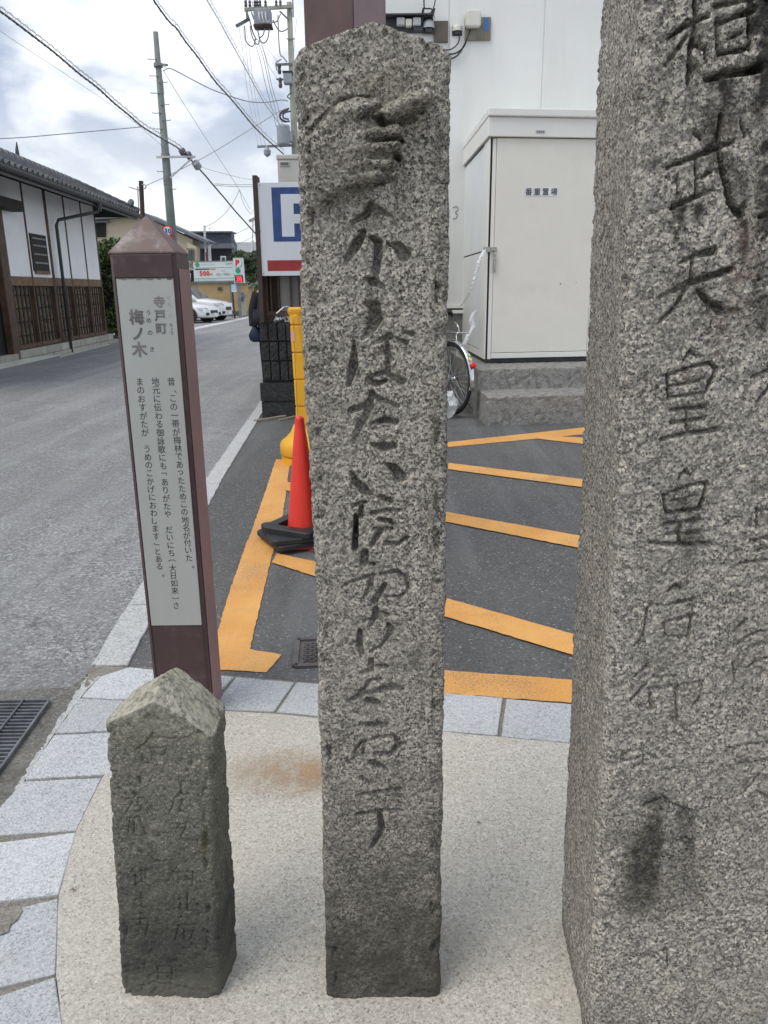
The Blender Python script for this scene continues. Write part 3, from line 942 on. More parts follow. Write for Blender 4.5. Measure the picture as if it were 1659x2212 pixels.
# ================================================================== STONES
# ---- 1. tall guide stone with the pointing hand
D = 0.016
GS = [  # (x, y, width px, depth m)
    [(801, 438, 8, .012), (792, 461, 12, D), (763, 481, 6, .006)], [(801, 438, 6, .010), (821, 454, 10, .010), (846, 467, 4, .004)],
    [(804, 452, 20, .010), (804, 482, 30, .005)],
    [(786, 501, 10, .010), (772, 528, 16, D), (752, 568, 7, .006)], [(801, 512, 7, .010), (817, 522, 13, D), (815, 554, 13, D), (812, 588, 12, .010)],
    [(837, 526, 5, .006), (857, 532, 14, .012), (869, 549, 22, .012)],
    [(790, 601, 5, .006), (806, 608, 16, .013), (826, 621, 6, .006)],
    [(792, 655, 8, .008), (810, 662, 18, D), (812, 690, 20, D), (801, 713, 14, .010), (786, 733, 5, .004)],
    [(768, 737, 5, .006), (766, 791, 13, D), (758, 831, 8, .010)],
    [(808, 742, 5, .005), (841, 727, 12, .011)], [(868, 718, 6, .006), (886, 721, 9, .008)], [(859, 733, 5, .005), (875, 740, 8, .008)],
    [(801, 769, 5, .005), (833, 760, 7, .008)], [(835, 744, 9, .010), (837, 780, 11, .012), (837, 804, 9, .010)],
    [(837, 804, 8, .010), (815, 807, 7, .008), (796, 818, 8, .008), (812, 831, 8, .010), (832, 822, 7, .008)], [(837, 809, 8, .010), (866, 824, 12, .010)],
    [(804, 850, 10, .010), (798, 874, 12, .012), (762, 886, 9, .012)], [(804, 852, 7, .009), (823, 864, 9, .010), (856, 877, 6, .006)],
    [(800, 878, 12, .010), (781, 916, 12, .010), (768, 954, 5, .004)], [(800, 915, 5, .006), (828, 907, 10, D), (852, 911, 10, .010)],
    [(804, 959, 6, .006), (828, 965, 15, .013), (851, 963, 10, .008)],
    [(762, 1018, 6, .006), (769, 1039, 12, .013), (787, 1056, 15, D), (809, 1074, 4, .004)], [(830, 1000, 5, .006), (849, 1011, 14, D), (863, 1029, 18, .012)],
    [(764, 1090, 6, .007), (790, 1083, 7, .009)], [(782, 1088, 8, .010), (781, 1114, 9, .010)], [(770, 1114, 9, .018), (768, 1182, 10, .022)],
    [(821, 1072, 8, .009), (842, 1081, 11, .011)], [(804, 1107, 8, .010), (833, 1100, 6, .010), (861, 1101, 5, .006)],
    [(819, 1120, 7, .008), (840, 1124, 9, .014), (847, 1131, 5, .008)], [(809, 1140, 6, .007), (845, 1140, 6, .008)],
    [(822, 1145, 9, .010), (804, 1173, 9, .008)], [(833, 1171, 8, .008), (856, 1173, 7, .010), (875, 1159, 5, .008)],
    [(790, 1190, 11, .014), (786, 1213, 13, .012)], [(788, 1215, 6, .012), (807, 1216, 6, .014)],
    [(748, 1258, 5, .006), (786, 1243, 7, .009), (809, 1239, 6, .008)], [(804, 1242, 6, .008), (800, 1263, 10, .008), (783, 1289, 5, .004)],
    [(823, 1237, 6, .007), (854, 1230, 8, .009), (875, 1246, 6, .008), (877, 1268, 5, .006), (861, 1284, 6, .008), (833, 1284, 5, .006)],
    [(830, 1258, 8, .010), (809, 1294, 12, .011)],
    [(812, 1310, 9, .010), (809, 1331, 10, .010), (800, 1345, 5, .004)], [(786, 1336, 5, .006), (804, 1330, 5, .006)], [(819, 1317, 5, .007), (836, 1321, 6, .008)],
    [(778, 1357, 8, .010), (778, 1383, 11, .011), (782, 1408, 9, .008)], [(760, 1385, 5, .005), (776, 1378, 6, .007)],
    [(837, 1343, 7, .008), (844, 1354, 10, .008), (835, 1373, 7, .008), (823, 1390, 5, .007), (802, 1399, 5, .005)],
    [(802, 1418, 9, .009), (800, 1439, 10, .010), (781, 1446, 6, .007)], [(811, 1432, 6, .008), (833, 1432, 8, .009)],
    [(823, 1458, 5, .006), (800, 1460, 7, .006), (786, 1479, 6, .007), (767, 1496, 5, .006)],
    [(753, 1503, 5, .006), (790, 1489, 8, .009), (844, 1475, 13, .010), (866, 1480, 9, .006)],
    [(797, 1503, 12, .012), (811, 1508, 14, .010), (826, 1517, 8, .006)], [(783, 1553, 9, .010), (809, 1556, 13, .011), (833, 1553, 9, .010)],
    [(786, 1590, 6, .007), (823, 1580, 6, .008), (852, 1578, 6, .008), (861, 1597, 10, .010), (842, 1617, 10, .012), (812, 1615, 7, .010)],
    [(786, 1590, 6, .007), (771, 1606, 5, .007), (767, 1624, 4, .005)], [(788, 1596, 5, .005), (785, 1616, 6, .006)],
    [(802, 1635, 10, .010), (818, 1642, 13, .010), (832, 1648, 7, .006)], [(783, 1668, 9, .009), (800, 1678, 8, .005)],
    [(774, 1703, 6, .009), (809, 1697, 6, .008), (863, 1691, 8, .008)],
    [(774, 1743, 6, .009), (823, 1736, 6, .010), (866, 1735, 6, .008)], [(821, 1745, 8, .009), (824, 1776, 12, .013), (808, 1807, 9, .009), (800, 1815, 4, .002)],
]
HAND = [
    [(646, 400, 158, .016), (700, 355, 182, .020), (752, 322, 190, .022), (770, 320, 150, .022)],
]
FINGERS = [
    [(710, 292, 56, .022), (738, 256, 58, .028), (775, 238, 50, .031), (808, 236, 36, .026)],
    [(806, 260, 40, .022), (846, 245, 44, .033), (886, 225, 41, .033), (914, 210, 33, .029)],
    [(780, 296, 34, .026), (852, 287, 33, .031)], [(778, 327, 33, .027), (850, 319, 32, .031)],
    [(772, 357, 32, .025), (838, 351, 31, .028)], [(756, 386, 30, .021), (816, 379, 28, .024)],
]
HCUT = [
    [(806, 258, 8, .006), (822, 264, 17, .017), (828, 272, 13, .012)], [(772, 264, 7, .006), (798, 248, 10, .011), (820, 234, 7, .008)],
    [(800, 308, 6, .004), (832, 307, 8, .010), (864, 303, 9, .014)], [(796, 346, 6, .004), (828, 346, 8, .010), (858, 343, 9, .013)],
    [(648, 478, 14, .006), (700, 450, 12, .006), (738, 416, 10, .006), (800, 400, 10, .007), (848, 384, 8, .006)],
    [(640, 322, 8, .005), (676, 290, 9, .006), (700, 258, 9, .006), (738, 212, 8, .006), (806, 204, 6, .004)],
]


def guide_face(V, F):
    Yp = 1.252
    off = np.zeros(len(V)); X, Z = V[F][:, 0], V[F][:, 2]
    jx = fbm(V[F], 60, 2, 77) * 0.0015
    h = capsule_field(X + jx, Z, GS, Yp, (0.68, 1.08), wmul=1.45) * 1.55
    hand = capsule_field(X + jx, Z, HAND, Yp, profile='plate', wmul=0.97) * 1.25
    hand = np.maximum(hand, capsule_field(X + jx, Z, FINGERS, Yp, profile='round', wmul=1.06) * 1.2)
    cut = capsule_field(X + jx, Z, HCUT, Yp, wmul=1.3) * 1.3
    off[F] = hand - h - cut
    pits = np.clip(fbm(V[F], 120, 2, 55) - 0.45, 0, 1) * 0.006
    off[F] -= pits
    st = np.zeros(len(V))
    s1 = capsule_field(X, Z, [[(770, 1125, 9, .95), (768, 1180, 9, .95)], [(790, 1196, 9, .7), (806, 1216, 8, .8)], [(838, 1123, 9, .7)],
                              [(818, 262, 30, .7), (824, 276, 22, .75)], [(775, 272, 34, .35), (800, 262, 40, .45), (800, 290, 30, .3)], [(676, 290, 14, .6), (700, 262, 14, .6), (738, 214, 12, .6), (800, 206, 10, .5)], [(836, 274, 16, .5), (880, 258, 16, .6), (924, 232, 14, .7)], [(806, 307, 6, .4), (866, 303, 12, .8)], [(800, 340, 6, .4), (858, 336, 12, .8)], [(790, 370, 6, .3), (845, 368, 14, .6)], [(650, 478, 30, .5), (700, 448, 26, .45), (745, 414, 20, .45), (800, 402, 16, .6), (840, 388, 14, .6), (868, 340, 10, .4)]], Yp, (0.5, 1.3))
    st[F] = s1 * np.clip(0.7 + 0.8 * fbm(V[F], 90, 3, 5), 0, 1)  # grime marks, plus shade around the hand and fingers put into the colour
    wet = capsule_field(X, Z, [[(800, 60, 300, .5), (800, 330, 330, .45)], [(665, 480, 70, .5), (680, 640, 40, .4), (690, 900, 40, .3), (700, 1400, 50, .3)],
                               [(945, 500, 50, .4), (940, 1000, 60, .35), (935, 1500, 70, .4)]], Yp, (0.2, 1.2))
    mo = np.zeros(len(V)); mo[F] = wet * np.clip(0.5 + 1.6 * fbm(V[F], 26, 5, 15), 0, 1) * 0.75
    pa = np.zeros(len(V))
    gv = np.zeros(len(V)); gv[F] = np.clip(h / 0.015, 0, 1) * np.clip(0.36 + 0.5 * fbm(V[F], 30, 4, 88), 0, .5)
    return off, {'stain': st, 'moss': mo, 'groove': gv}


b4 = [G(709, 2150, ZP), G(948, 2155, ZP)]
gy = (b4[0][1] + b4[1][1]) / 2
yt = 1.262
tl, tr = at(640, 110, yt), at(972, 108, yt)
zpk, zsh = at(803, 36, yt)[2] - 0.006, (tl[2] + tr[2]) / 2
print('guide stone heights', zsh, zpk, gy)


def guide_prof(a, b_):
    u = np.abs(np.asarray(a) - 0.5) * 2
    ed_ = np.clip((u - 0.86) / 0.14, 0, 1)
    return zsh + (zpk - zsh) * (1 - u ** 1.12) - 0.010 * ed_ ** 2 + 0.012 * (1 - np.abs(np.asarray(b_) * 2 - 1)) * (1 - u)


bot = [(b4[0][0], gy, 0.02), (b4[1][0], gy, 0.02), (b4[1][0] - .005, gy + .21, 0.02), (b4[0][0] + .005, gy + .21, 0.02)]
top = [(tl[0] + .002, yt, zsh), (tr[0] - .002, yt, zsh), (tr[0] - .008, yt + .20, zsh), (tl[0] + .008, yt + .20, zsh)]


def guide_warp(V):
    V = V.copy(); x, z = V[:, 0], V[:, 2]
    mid_ = np.where(x < -0.012, -1.0, 1.0) * np.clip(np.abs(x + 0.012) / 0.10, 0, 1)
    wl_ = np.interp(z, [0, .3, .9, 1.35, 1.62, 1.8], [.003, .003, .0005, .009, .006, .005])
    wr_ = np.interp(z, [0, .6, 1.2, 1.62, 1.8], [.003, .005, .006, .005, .004])
    V[:, 0] = x + mid_ * np.where(x < -0.012, wl_, wr_)
    return V


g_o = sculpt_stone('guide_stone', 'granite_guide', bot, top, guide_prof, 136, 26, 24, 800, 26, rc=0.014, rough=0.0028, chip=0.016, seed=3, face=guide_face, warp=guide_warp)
tagp(g_o, 'tall narrow granite guide stone with a carved pointing hand and cursive inscription', 'stone marker')

# ---- 2. large granite monument on the right
BM = [
    [(1441, 84, 7, .010), (1476, 57, 11, .018), (1522, 38, 9, .014)], [(1498, -25, 9, .012), (1499, 60, 10, .016), (1487, 112, 9, .012), (1480, 183, 10, .016)],
    [(1478, 85, 7, .010), (1452, 124, 7, .010), (1429, 146, 4, .004)], [(1499, 104, 7, .010), (1517, 111, 9, .010), (1518, 140, 6, .006)],
    [(1538, 17, 8, .012), (1580, 6, 10, .016), (1625, -3, 10, .014)], [(1543, 50, 8, .014), (1545, 124, 9, .016)],
    [(1614, 5, 10, .016), (1611, 110, 11, .018)], [(1542, 55, 9, .014), (1588, 38, 10, .018), (1620, 27, 12, .018)], [(1562, 89, 5, .008), (1596, 76, 6, .010)],
    [(1547, 122, 8, .012), (1600, 111, 9, .014)], [(1516, 174, 10, .018), (1570, 163, 14, .024), (1632, 152, 14, .022)],
    [(1548, 254, 10, .016), (1543, 311, 9, .018)], [(1590, 266, 6, .008), (1600, 295, 10, .012)], [(1494, 289, 6, .008), (1507, 303, 7, .009)],
    [(1436, 364, 7, .010), (1507, 336, 9, .014), (1545, 322, 9, .014), (1574, 310, 7, .010)],
    [(1543, 328, 7, .016), (1554, 382, 9, .018), (1567, 442, 12, .018), (1587, 469, 15, .016), (1597, 437, 6, .006)],
    [(1496, 347, 7, .012), (1495, 426, 7, .012)], [(1505, 387, 6, .010), (1527, 374, 8, .010)], [(1457, 382, 5, .006), (1459, 431, 5, .006)],
    [(1445, 450, 9, .012), (1494, 428, 8, .013), (1530, 412, 6, .008)],
    [(1457, 569, 5, .008), (1493, 551, 9, .015), (1530, 543, 14, .014)], [(1416, 641, 7, .008), (1476, 614, 10, .014), (1519, 599, 11, .016), (1566, 583, 12, .014)],
    [(1486, 566, 7, .009), (1482, 610, 8, .011), (1448, 664, 8, .012), (1413, 698, 5, .006)], [(1497, 627, 7, .012), (1519, 652, 13, .015), (1547, 671, 16, .014), (1587, 670, 4, .004)],
    [(1465, 776, 4, .006), (1482, 755, 7, .010), (1496, 769, 4, .006)],
    [(1434, 807, 5, .008), (1482, 790, 6, .010), (1524, 782, 6, .010), (1534, 793, 7, .010), (1513, 841, 6, .010)], [(1432, 806, 6, .009), (1436, 856, 6, .010)],
    [(1437, 830, 4, .008), (1500, 818, 4, .008)], [(1437, 854, 5, .009), (1513, 844, 5, .010)], [(1436, 881, 5, .009), (1508, 874, 7, .011)],
    [(1437, 908, 5, .008), (1508, 898, 5, .008)], [(1417, 942, 6, .011), (1470, 932, 7, .012), (1537, 921, 9, .012)], [(1472, 876, 5, .008), (1472, 930, 6, .009)],
    [(1453, 1030, 5, .006), (1468, 1010, 6, .009), (1480, 1022, 4, .006)], [(1413, 1062, 4, .006), (1465, 1046, 5, .009), (1508, 1034, 6, .010), (1514, 1040, 8, .010), (1496, 1090, 8, .012)],
    [(1419, 1062, 5, .007), (1427, 1098, 5, .009)], [(1437, 1074, 3, .005), (1493, 1062, 4, .006)], [(1427, 1098, 5, .010), (1494, 1089, 6, .011)],
    [(1422, 1121, 6, .011), (1497, 1113, 6, .010)], [(1457, 1117, 7, .011), (1453, 1161, 8, .012)], [(1424, 1142, 5, .008), (1496, 1139, 6, .009)],
    [(1392, 1162, 6, .011), (1449, 1163, 7, .012), (1514, 1163, 9, .013)],
    [(1429, 1262, 5, .008), (1444, 1249, 8, .012), (1456, 1255, 5, .008)], [(1390, 1290, 4, .006), (1425, 1293, 5, .009), (1458, 1284, 8, .012), (1487, 1279, 6, .008)],
    [(1387, 1296, 5, .006), (1375, 1358, 6, .008), (1355, 1377, 4, .004)], [(1417, 1328, 4, .006), (1478, 1312, 6, .010), (1470, 1358, 6, .010)], [(1423, 1330, 4, .006), (1423, 1357, 4, .006)],
    [(1421, 1357, 4, .007), (1468, 1356, 4, .007)],
    [(1359, 1443, 5, .006), (1382, 1420, 5, .008)], [(1351, 1490, 5, .006), (1380, 1459, 5, .008)], [(1398, 1443, 4, .006), (1445, 1441, 4, .007)],
    [(1386, 1467, 4, .006), (1450, 1460, 5, .008), (1502, 1453, 5, .008)], [(1445, 1466, 5, .006), (1446, 1532, 5, .007)], [(1392, 1474, 4, .006), (1392, 1512, 7, .009)],
    [(1500, 1458, 5, .006), (1494, 1488, 5, .006), (1480, 1501, 6, .007)],
    [(1336, 1618, 4, .006), (1382, 1602, 5, .008), (1406, 1614, 4, .006)], [(1351, 1633, 4, .006), (1371, 1620, 4, .006)], [(1417, 1635, 4, .006), (1456, 1627, 4, .006)],
    [(1378, 1707, 5, .006), (1417, 1690, 6, .008), (1428, 1704, 5, .008), (1480, 1722, 7, .007)],
    [(1628, 472, 6, .010), (1662, 456, 9, .014)], [(1662, 496, 5, .008), (1632, 520, 5, .006)], [(1610, 811, 5, .010), (1662, 789, 6, .012)],
    [(1620, 863, 5, .008), (1662, 814, 6, .010)], [(1617, 1088, 5, .009), (1619, 1130, 5, .009)], [(1617, 1095, 4, .008), (1662, 1085, 5, .009)],
    [(1604, 1157, 5, .008), (1662, 1145, 6, .010)], [(1615, 1176, 4, .006), (1662, 1166, 5, .008)], [(1580, 1204, 5, .008), (1662, 1193, 6, .009)],
    [(1565, 1346, 4, .006), (1590, 1320, 6, .009)], [(1565, 1377, 5, .006), (1600, 1352, 6, .009), (1662, 1330, 4, .007)], [(1596, 1379, 5, .008), (1640, 1366, 5, .008), (1662, 1358, 4, .006)],
    [(1565, 1410, 5, .008), (1567, 1448, 5, .006)], [(1592, 1421, 4, .007), (1619, 1404, 5, .008), (1662, 1394, 5, .009)],
    [(1548, 1588, 4, .006), (1585, 1582, 4, .006), (1662, 1572, 4, .007)], [(1577, 1620, 4, .006), (1662, 1609, 5, .008)], [(1584, 1684, 4, .005), (1616, 1644, 5, .007)],
    [(1612, 1678, 5, .006), (1662, 1712, 8, .009)], [(1630, 1650, 4, .006), (1662, 1654, 4, .006)],
    [(1406, 1927, 3, .005), (1436, 1923, 3, .005)], [(1398, 1940, 3, .004), (1404, 1950, 3, .004)], [(1546, 1928, 3, .005), (1572, 1926, 3, .005)], [(1516, 1953, 4, .006), (1592, 1945, 3, .006)],
    [(1422, 2003, 4, .006), (1422, 2037, 4, .006)], [(1360, 2020, 3, .003), (1456, 1996, 3, .004)], [(1513, 2053, 5, .006), (1540, 2044, 4, .006), (1577, 2040, 3, .006)],
    [(1547, 2022, 3, .004), (1574, 2022, 3, .005), (1577, 2040, 3, .005)], [(1526, 2000, 3, .004), (1540, 2014, 3, .005)], [(1571, 1985, 3, .005), (1566, 2008, 3, .004)],
    [(1636, -10, 10, .012), (1662, 20, 12, .014)],
]
BMY = 1.168


def mon_face(V, F):
    off = np.zeros(len(V)); X, Z = V[F][:, 0], V[F][:, 2]
    jx = fbm(V[F], 70, 2, 7) * 0.0012
    cv = capsule_field(X + jx, Z, BM, BMY, (0.62, 1.1), wmul=1.3) * 1.4
    off[F] = -cv
    off[F] -= np.clip(fbm(V[F], 130, 2, 155) - 0.4, 0, 1) * 0.005
    st = np.zeros(len(V)); ru = np.zeros(len(V)); mo = np.zeros(len(V))
    S = [[(1545, 165, 40, .55), (1560, 215, 44, .35), (1550, 270, 30, .2)], [(1490, 60, 40, .35), (1490, 180, 40, .45), (1497, 240, 30, .2)], [(1640, 0, 60, .5), (1650, 120, 50, .4), (1655, 200, 40, .2)],
         [(1590, 470, 34, .5), (1592, 540, 34, .35), (1590, 600, 30, .15)], [(1495, 450, 60, .45), (1480, 505, 60, .3), (1460, 560, 40, .1)], [(1650, 470, 40, .4), (1656, 560, 40, .4), (1658, 640, 30, .2)],
         [(1548, 255, 14, .5), (1543, 300, 14, .5)], [(1612, 20, 16, .5), (1612, 110, 16, .5)], [(1470, 1125, 50, .25), (1470, 1160, 60, .3), (1470, 1230, 30, .1)], [(1475, 1290, 30, .35)],
         [(1500, 100, 30, .35), (1560, 60, 80, .3)],
         [(1520, 200, 70, .35), (1530, 330, 60, .3), (1600, 420, 70, .3)], [(1640, 60, 90, .5), (1645, 330, 80, .42), (1635, 700, 70, .28)], [(1560, 190, 110, .35), (1555, 300, 90, .2)], [(1470, 460, 80, .4), (1450, 600, 60, .2)], [(1480, 600, 120, .22), (1500, 680, 120, .22)], [(1470, 850, 110, .25)], [(1460, 1090, 120, .28)]]
    T = [[(1400, 1700, 60, .6), (1392, 1765, 84, .75), (1368, 1850, 120, .8), (1362, 1895, 110, .65)], [(1465, 1716, 36, .6), (1467, 1770, 44, .62), (1472, 1850, 64, .42), (1480, 1885, 64, .35)], [(1430, 1780, 110, .35), (1430, 1880, 150, .35)],
         [(1330, 1840, 60, .35), (1345, 1890, 80, .45)], [(1400, 1690, 50, .3), (1440, 1700, 60, .25)], [(1420, 1880, 120, .3)]]
    brk = np.clip(0.75 + 1.1 * fbm(V[F], 60, 4, 5), 0, 1)
    s1 = np.clip(capsule_field(X, Z, S, BMY, (0.1, 1.3)) * 2.2 * brk, 0, .92)
    s2 = capsule_field(X + 0.012 * fbm(V[F], 20, 3, 8), Z, T, BMY, (0.3, 1.25)) * np.clip(1.15 + 0.5 * fbm(V[F], 70, 3, 6), 0, 1.15)
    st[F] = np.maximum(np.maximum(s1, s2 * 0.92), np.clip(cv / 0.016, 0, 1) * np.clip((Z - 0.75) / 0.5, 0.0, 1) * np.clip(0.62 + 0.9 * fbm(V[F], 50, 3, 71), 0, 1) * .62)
    R = [[(1590, 500, 60, .3), (1590, 600, 80, .4), (1560, 680, 100, .3), (1540, 760, 60, .15)], [(1470, 815, 40, .4)], [(1555, 250, 60, .15), (1560, 280, 50, .2)]]
    ru[F] = capsule_field(X, Z, R, BMY, (0.1, 1.2)) * np.clip(0.6 + 1.2 * fbm(V[F], 80, 4, 25), 0, 1)
    M_ = [[(1360, 1740, 130, .35), (1380, 1900, 200, .3)], [(1500, 1760, 70, .4), (1500, 1900, 90, .3)], [(1580, 1730, 90, .25), (1560, 1850, 120, .25)]]
    mo[F] = capsule_field(X, Z, M_, BMY, (0.2, 1.2)) * np.clip(0.5 + fbm(V[F], 50, 4, 35), 0, 1) * 0.7
    return off, {'stain': st, 'rust': ru, 'moss': mo}


fl, bl = G(1271, 2252, ZP), G(1212, 1984, ZP)
zt_ = 2.35
tl1 = at(1382, 110, 1.165); tl0 = (fl[0], fl[1], ZP)


def extrap(p0, p1, z):
    k = (z - p0[2]) / (p1[2] - p0[2]); return tuple(p0[i] + (p1[i] - p0[i]) * k for i in range(3))


tFL = extrap((fl[0], fl[1], ZP), (tl1[0], 1.160, tl1[2]), zt_)
bt1 = at(1300, 2, bl[1]); tBL = extrap((bl[0], bl[1], ZP), (bt1[0], bl[1], bt1[2]), zt_)
fr_ = G(1662, 2252, ZP)
bot = [(fl[0] - .002, fl[1], 0.02), (fr_[0], fl[1], 0.02), (fr_[0] - .005, bl[1] + .02, 0.02), (bl[0], bl[1] + .012, 0.02)]
top = [tFL, (fr_[0] + .0, 1.158, zt_), (fr_[0] + .0, bl[1] + .01, zt_), (tBL[0], bl[1] + .01, zt_)]
print('monument', bot, top)
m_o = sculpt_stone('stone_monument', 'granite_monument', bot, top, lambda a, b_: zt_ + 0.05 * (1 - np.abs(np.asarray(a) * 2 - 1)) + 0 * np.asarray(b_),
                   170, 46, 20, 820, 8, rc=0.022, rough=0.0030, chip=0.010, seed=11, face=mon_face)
tagp(m_o, 'large wide granite monument with deep-cut kanji, rising out of the top of the frame', 'stone monument')

# ---- 3. small dark marker stone
SS_ = [
    [(331, 1582, 5, .005), (315, 1604, 5, .005), (293, 1620, 4, .003)], [(317, 1594, 4, .004), (350, 1592, 4, .004), (380, 1594, 3, .003)], [(323, 1615, 3, .004), (361, 1614, 4, .004), (353, 1629, 4, .004)],
    [(325, 1617, 3, .004), (328, 1632, 3, .003)], [(328, 1632, 3, .003), (352, 1630, 3, .003)],
    [(301, 1676, 6, .008), (304, 1690, 5, .006)], [(291, 1710, 9, .014), (296, 1712, 8, .012)], [(391, 1690, 5, .005), (392, 1712, 4, .005)],
    [(378, 1717, 4, .004), (407, 1712, 4, .004)], [(378, 1717, 3, .003), (375, 1735, 4, .004), (366, 1752, 4, .004)], [(397, 1722, 4, .004), (388, 1746, 4, .004), (412, 1752, 3, .004)], [(404, 1738, 3, .003), (412, 1748, 4, .004)],
    [(374, 1773, 3, .004), (413, 1772, 4, .004)], [(388, 1776, 3, .003), (383, 1794, 4, .003)], [(405, 1776, 4, .004), (394, 1798, 4, .004)],
    [(386, 1863, 3, .004), (369, 1883, 3, .003)], [(378, 1875, 3, .003), (380, 1902, 3, .004)], [(388, 1874, 3, .004), (421, 1871, 4, .004), (418, 1902, 4, .004)], [(388, 1876, 3, .003), (389, 1900, 3, .004)], [(396, 1884, 3, .003), (410, 1883, 3, .003)], [(396, 1892, 3, .003), (410, 1892, 3, .003)],
    [(383, 1929, 3, .004), (394, 1928, 4, .004), (395, 1950, 4, .004)], [(366, 1952, 3, .003), (392, 1944, 3, .003)], [(408, 1917, 4, .005), (409, 1953, 4, .005), (432, 1952, 4, .004)], [(412, 1938, 3, .003), (428, 1928, 3, .003)],
    [(388, 1983, 3, .004), (428, 1979, 3, .004)], [(391, 1984, 3, .004), (383, 2014, 4, .004)], [(402, 1990, 4, .004), (402, 2014, 4, .005)], [(404, 1996, 3, .003), (422, 1994, 3, .003), (416, 2012, 4, .004)],
    [(275, 1722, 3, .004), (312, 1719, 4, .004)], [(293, 1712, 3, .003), (293, 1722, 3, .004)], [(288, 1730, 3, .004), (273, 1752, 4, .004)], [(290, 1737, 3, .003), (306, 1737, 3, .004), (304, 1749, 3, .003), (292, 1749, 3, .003)],
    [(279, 1763, 3, .004), (304, 1760, 3, .004)], [(282, 1765, 3, .004), (279, 1794, 4, .004)], [(292, 1770, 3, .005), (291, 1794, 4, .006)], [(302, 1762, 3, .004), (315, 1797, 4, .004)], [(284, 1780, 3, .004), (300, 1777, 3, .003)],
    [(296, 1863, 3, .004), (279, 1886, 3, .004)], [(288, 1875, 3, .004), (322, 1871, 3, .004)], [(296, 1879, 3, .004), (297, 1906, 3, .004)], [(309, 1868, 3, .005), (310, 1894, 3, .005), (330, 1904, 3, .004)], [(318, 1868, 3, .004), (318, 1890, 3, .004)], [(300, 1888, 3, .003), (312, 1886, 3, .003)], [(300, 1897, 3, .003), (312, 1895, 3, .003)],
    [(296, 1932, 3, .004), (325, 1928, 3, .004)], [(309, 1916, 3, .004), (309, 1948, 3, .004)], [(300, 1948, 3, .004), (320, 1947, 3, .004)],
    [(287, 1975, 3, .004), (329, 1971, 3, .004)], [(308, 1960, 3, .004), (308, 1984, 3, .004)], [(298, 1986, 3, .004), (324, 1984, 3, .005), (319, 2008, 4, .005)], [(300, 1996, 3, .003), (306, 2003, 3, .004)],
    [(344, 2070, 3, .004), (377, 2069, 3, .004), (377, 2098, 3, .004), (348, 2098, 3, .004), (346, 2070, 3, .004)], [(346, 2084, 3, .003), (376, 2083, 3, .003)], [(332, 2103, 3, .004), (370, 2104, 4, .004), (423, 2114, 3, .003)], [(364, 2045, 3, .003), (378, 2060, 3, .003)], [(352, 2062, 3, .003), (392, 2058, 3, .004)],
]
SY = 1.25


def mark_face(V, F):
    off = np.zeros(len(V)); X, Z = V[F][:, 0], V[F][:, 2]
    off[F] = -capsule_field(X, Z, SS_, SY, wmul=1.0) * 1.0
    pits = np.clip(fbm(V[F], 110, 2, 99) - 0.45, 0, 1) * 0.008
    low = np.clip((0.30 - Z) / 0.3, 0, 1)
    off[F] -= pits + low * np.abs(fbm(V[F], 60, 4, 19)) * 0.002
    mo = np.zeros(len(V)); pa = np.zeros(len(V))
    mo[F] = capsule_field(X + .006 * fbm(V[F], 30, 3, 8), Z, [[(452, 1775, 20, .8), (448, 1815, 30, .9), (440, 1835, 34, .5)], [(330, 1550, 60, .5), (300, 1600, 60, .4)]], SY, (0.3, 1.2)) * 0.75
    pa[F] = capsule_field(X, Z, [[(342, 1790, 22, .25), (335, 1765, 22, .2)], [(293, 1808, 16, .25)], [(400, 1634, 12, .35)], [(338, 1800, 34, .3)]], SY, (0.2, 1.1)) * np.clip(0.5 + fbm(V[F], 90, 3, 3), 0, 1)
    return off, {'moss': mo, 'pale': pa}


def mark_extra(V, NR, F):
    up = np.clip((NR[:, 2] - 0.05) / 0.3, 0, 1)
    up = np.maximum(up, np.clip((V[:, 2] - 0.585) / 0.05, 0, 1) * 0.35)
    k = up * np.clip(0.66 + 0.6 * fbm(V, 110, 4, 61, .8), 0.15, 0.9)
    return {'pale': k, 'moss': up * np.clip(fbm(V, 16, 3, 62) - 0.1, 0, 0.3)}


sfl, sfr, sbr = G(259, 2147, ZP), G(473, 2156, ZP), G(513, 2062, ZP)
stl, str_ = at(221, 1566, 1.25), at(456, 1592, 1.25)
zshl = (stl[2] + str_[2]) / 2
zpk1 = at(322, 1518, 1.25)[2]; zpk2 = at(378, 1460, 1.31)[2]


def mark_prof(a, b_):
    a = np.asarray(a, float); b_ = np.asarray(b_, float)
    side = (stl[2] * (1 - a) + str_[2] * a) - 0.008
    ridge = 1 - np.abs(a - 0.47) / 0.53
    ridge = np.clip(ridge, 0, 1) ** 0.9
    fr = zpk1 - side; mid = zpk2 - side
    hb = np.where(b_ < 0.5, fr + (mid - fr) * np.sin(np.clip(b_ / 0.5, 0, 1) * math.pi / 2), mid + (fr - mid) * (b_ - 0.5) / 0.5)
    return side + hb * ridge


sbl = (sbr[0] - (sfr[0] - sfl[0]) + .01, sbr[1] + .02, ZP)
bot = [(sfl[0], sfl[1], .02), (sfr[0], sfr[1], .02), (sbr[0] + .002, sbr[1] + .012, .02), (sbl[0], sbl[1], .02)]
trr = at(489, 1548, 1.37)
top = [(stl[0], 1.25, zshl), (str_[0] + .003, 1.25, zshl), (trr[0], 1.375, zshl), (stl[0] + .02, 1.39, zshl)]
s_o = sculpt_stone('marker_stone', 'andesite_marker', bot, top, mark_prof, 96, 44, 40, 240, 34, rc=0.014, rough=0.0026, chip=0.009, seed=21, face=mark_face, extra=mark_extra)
tagp(s_o, 'short dark weathered marker stone with a pale lichened peak and faint kanji', 'stone marker')

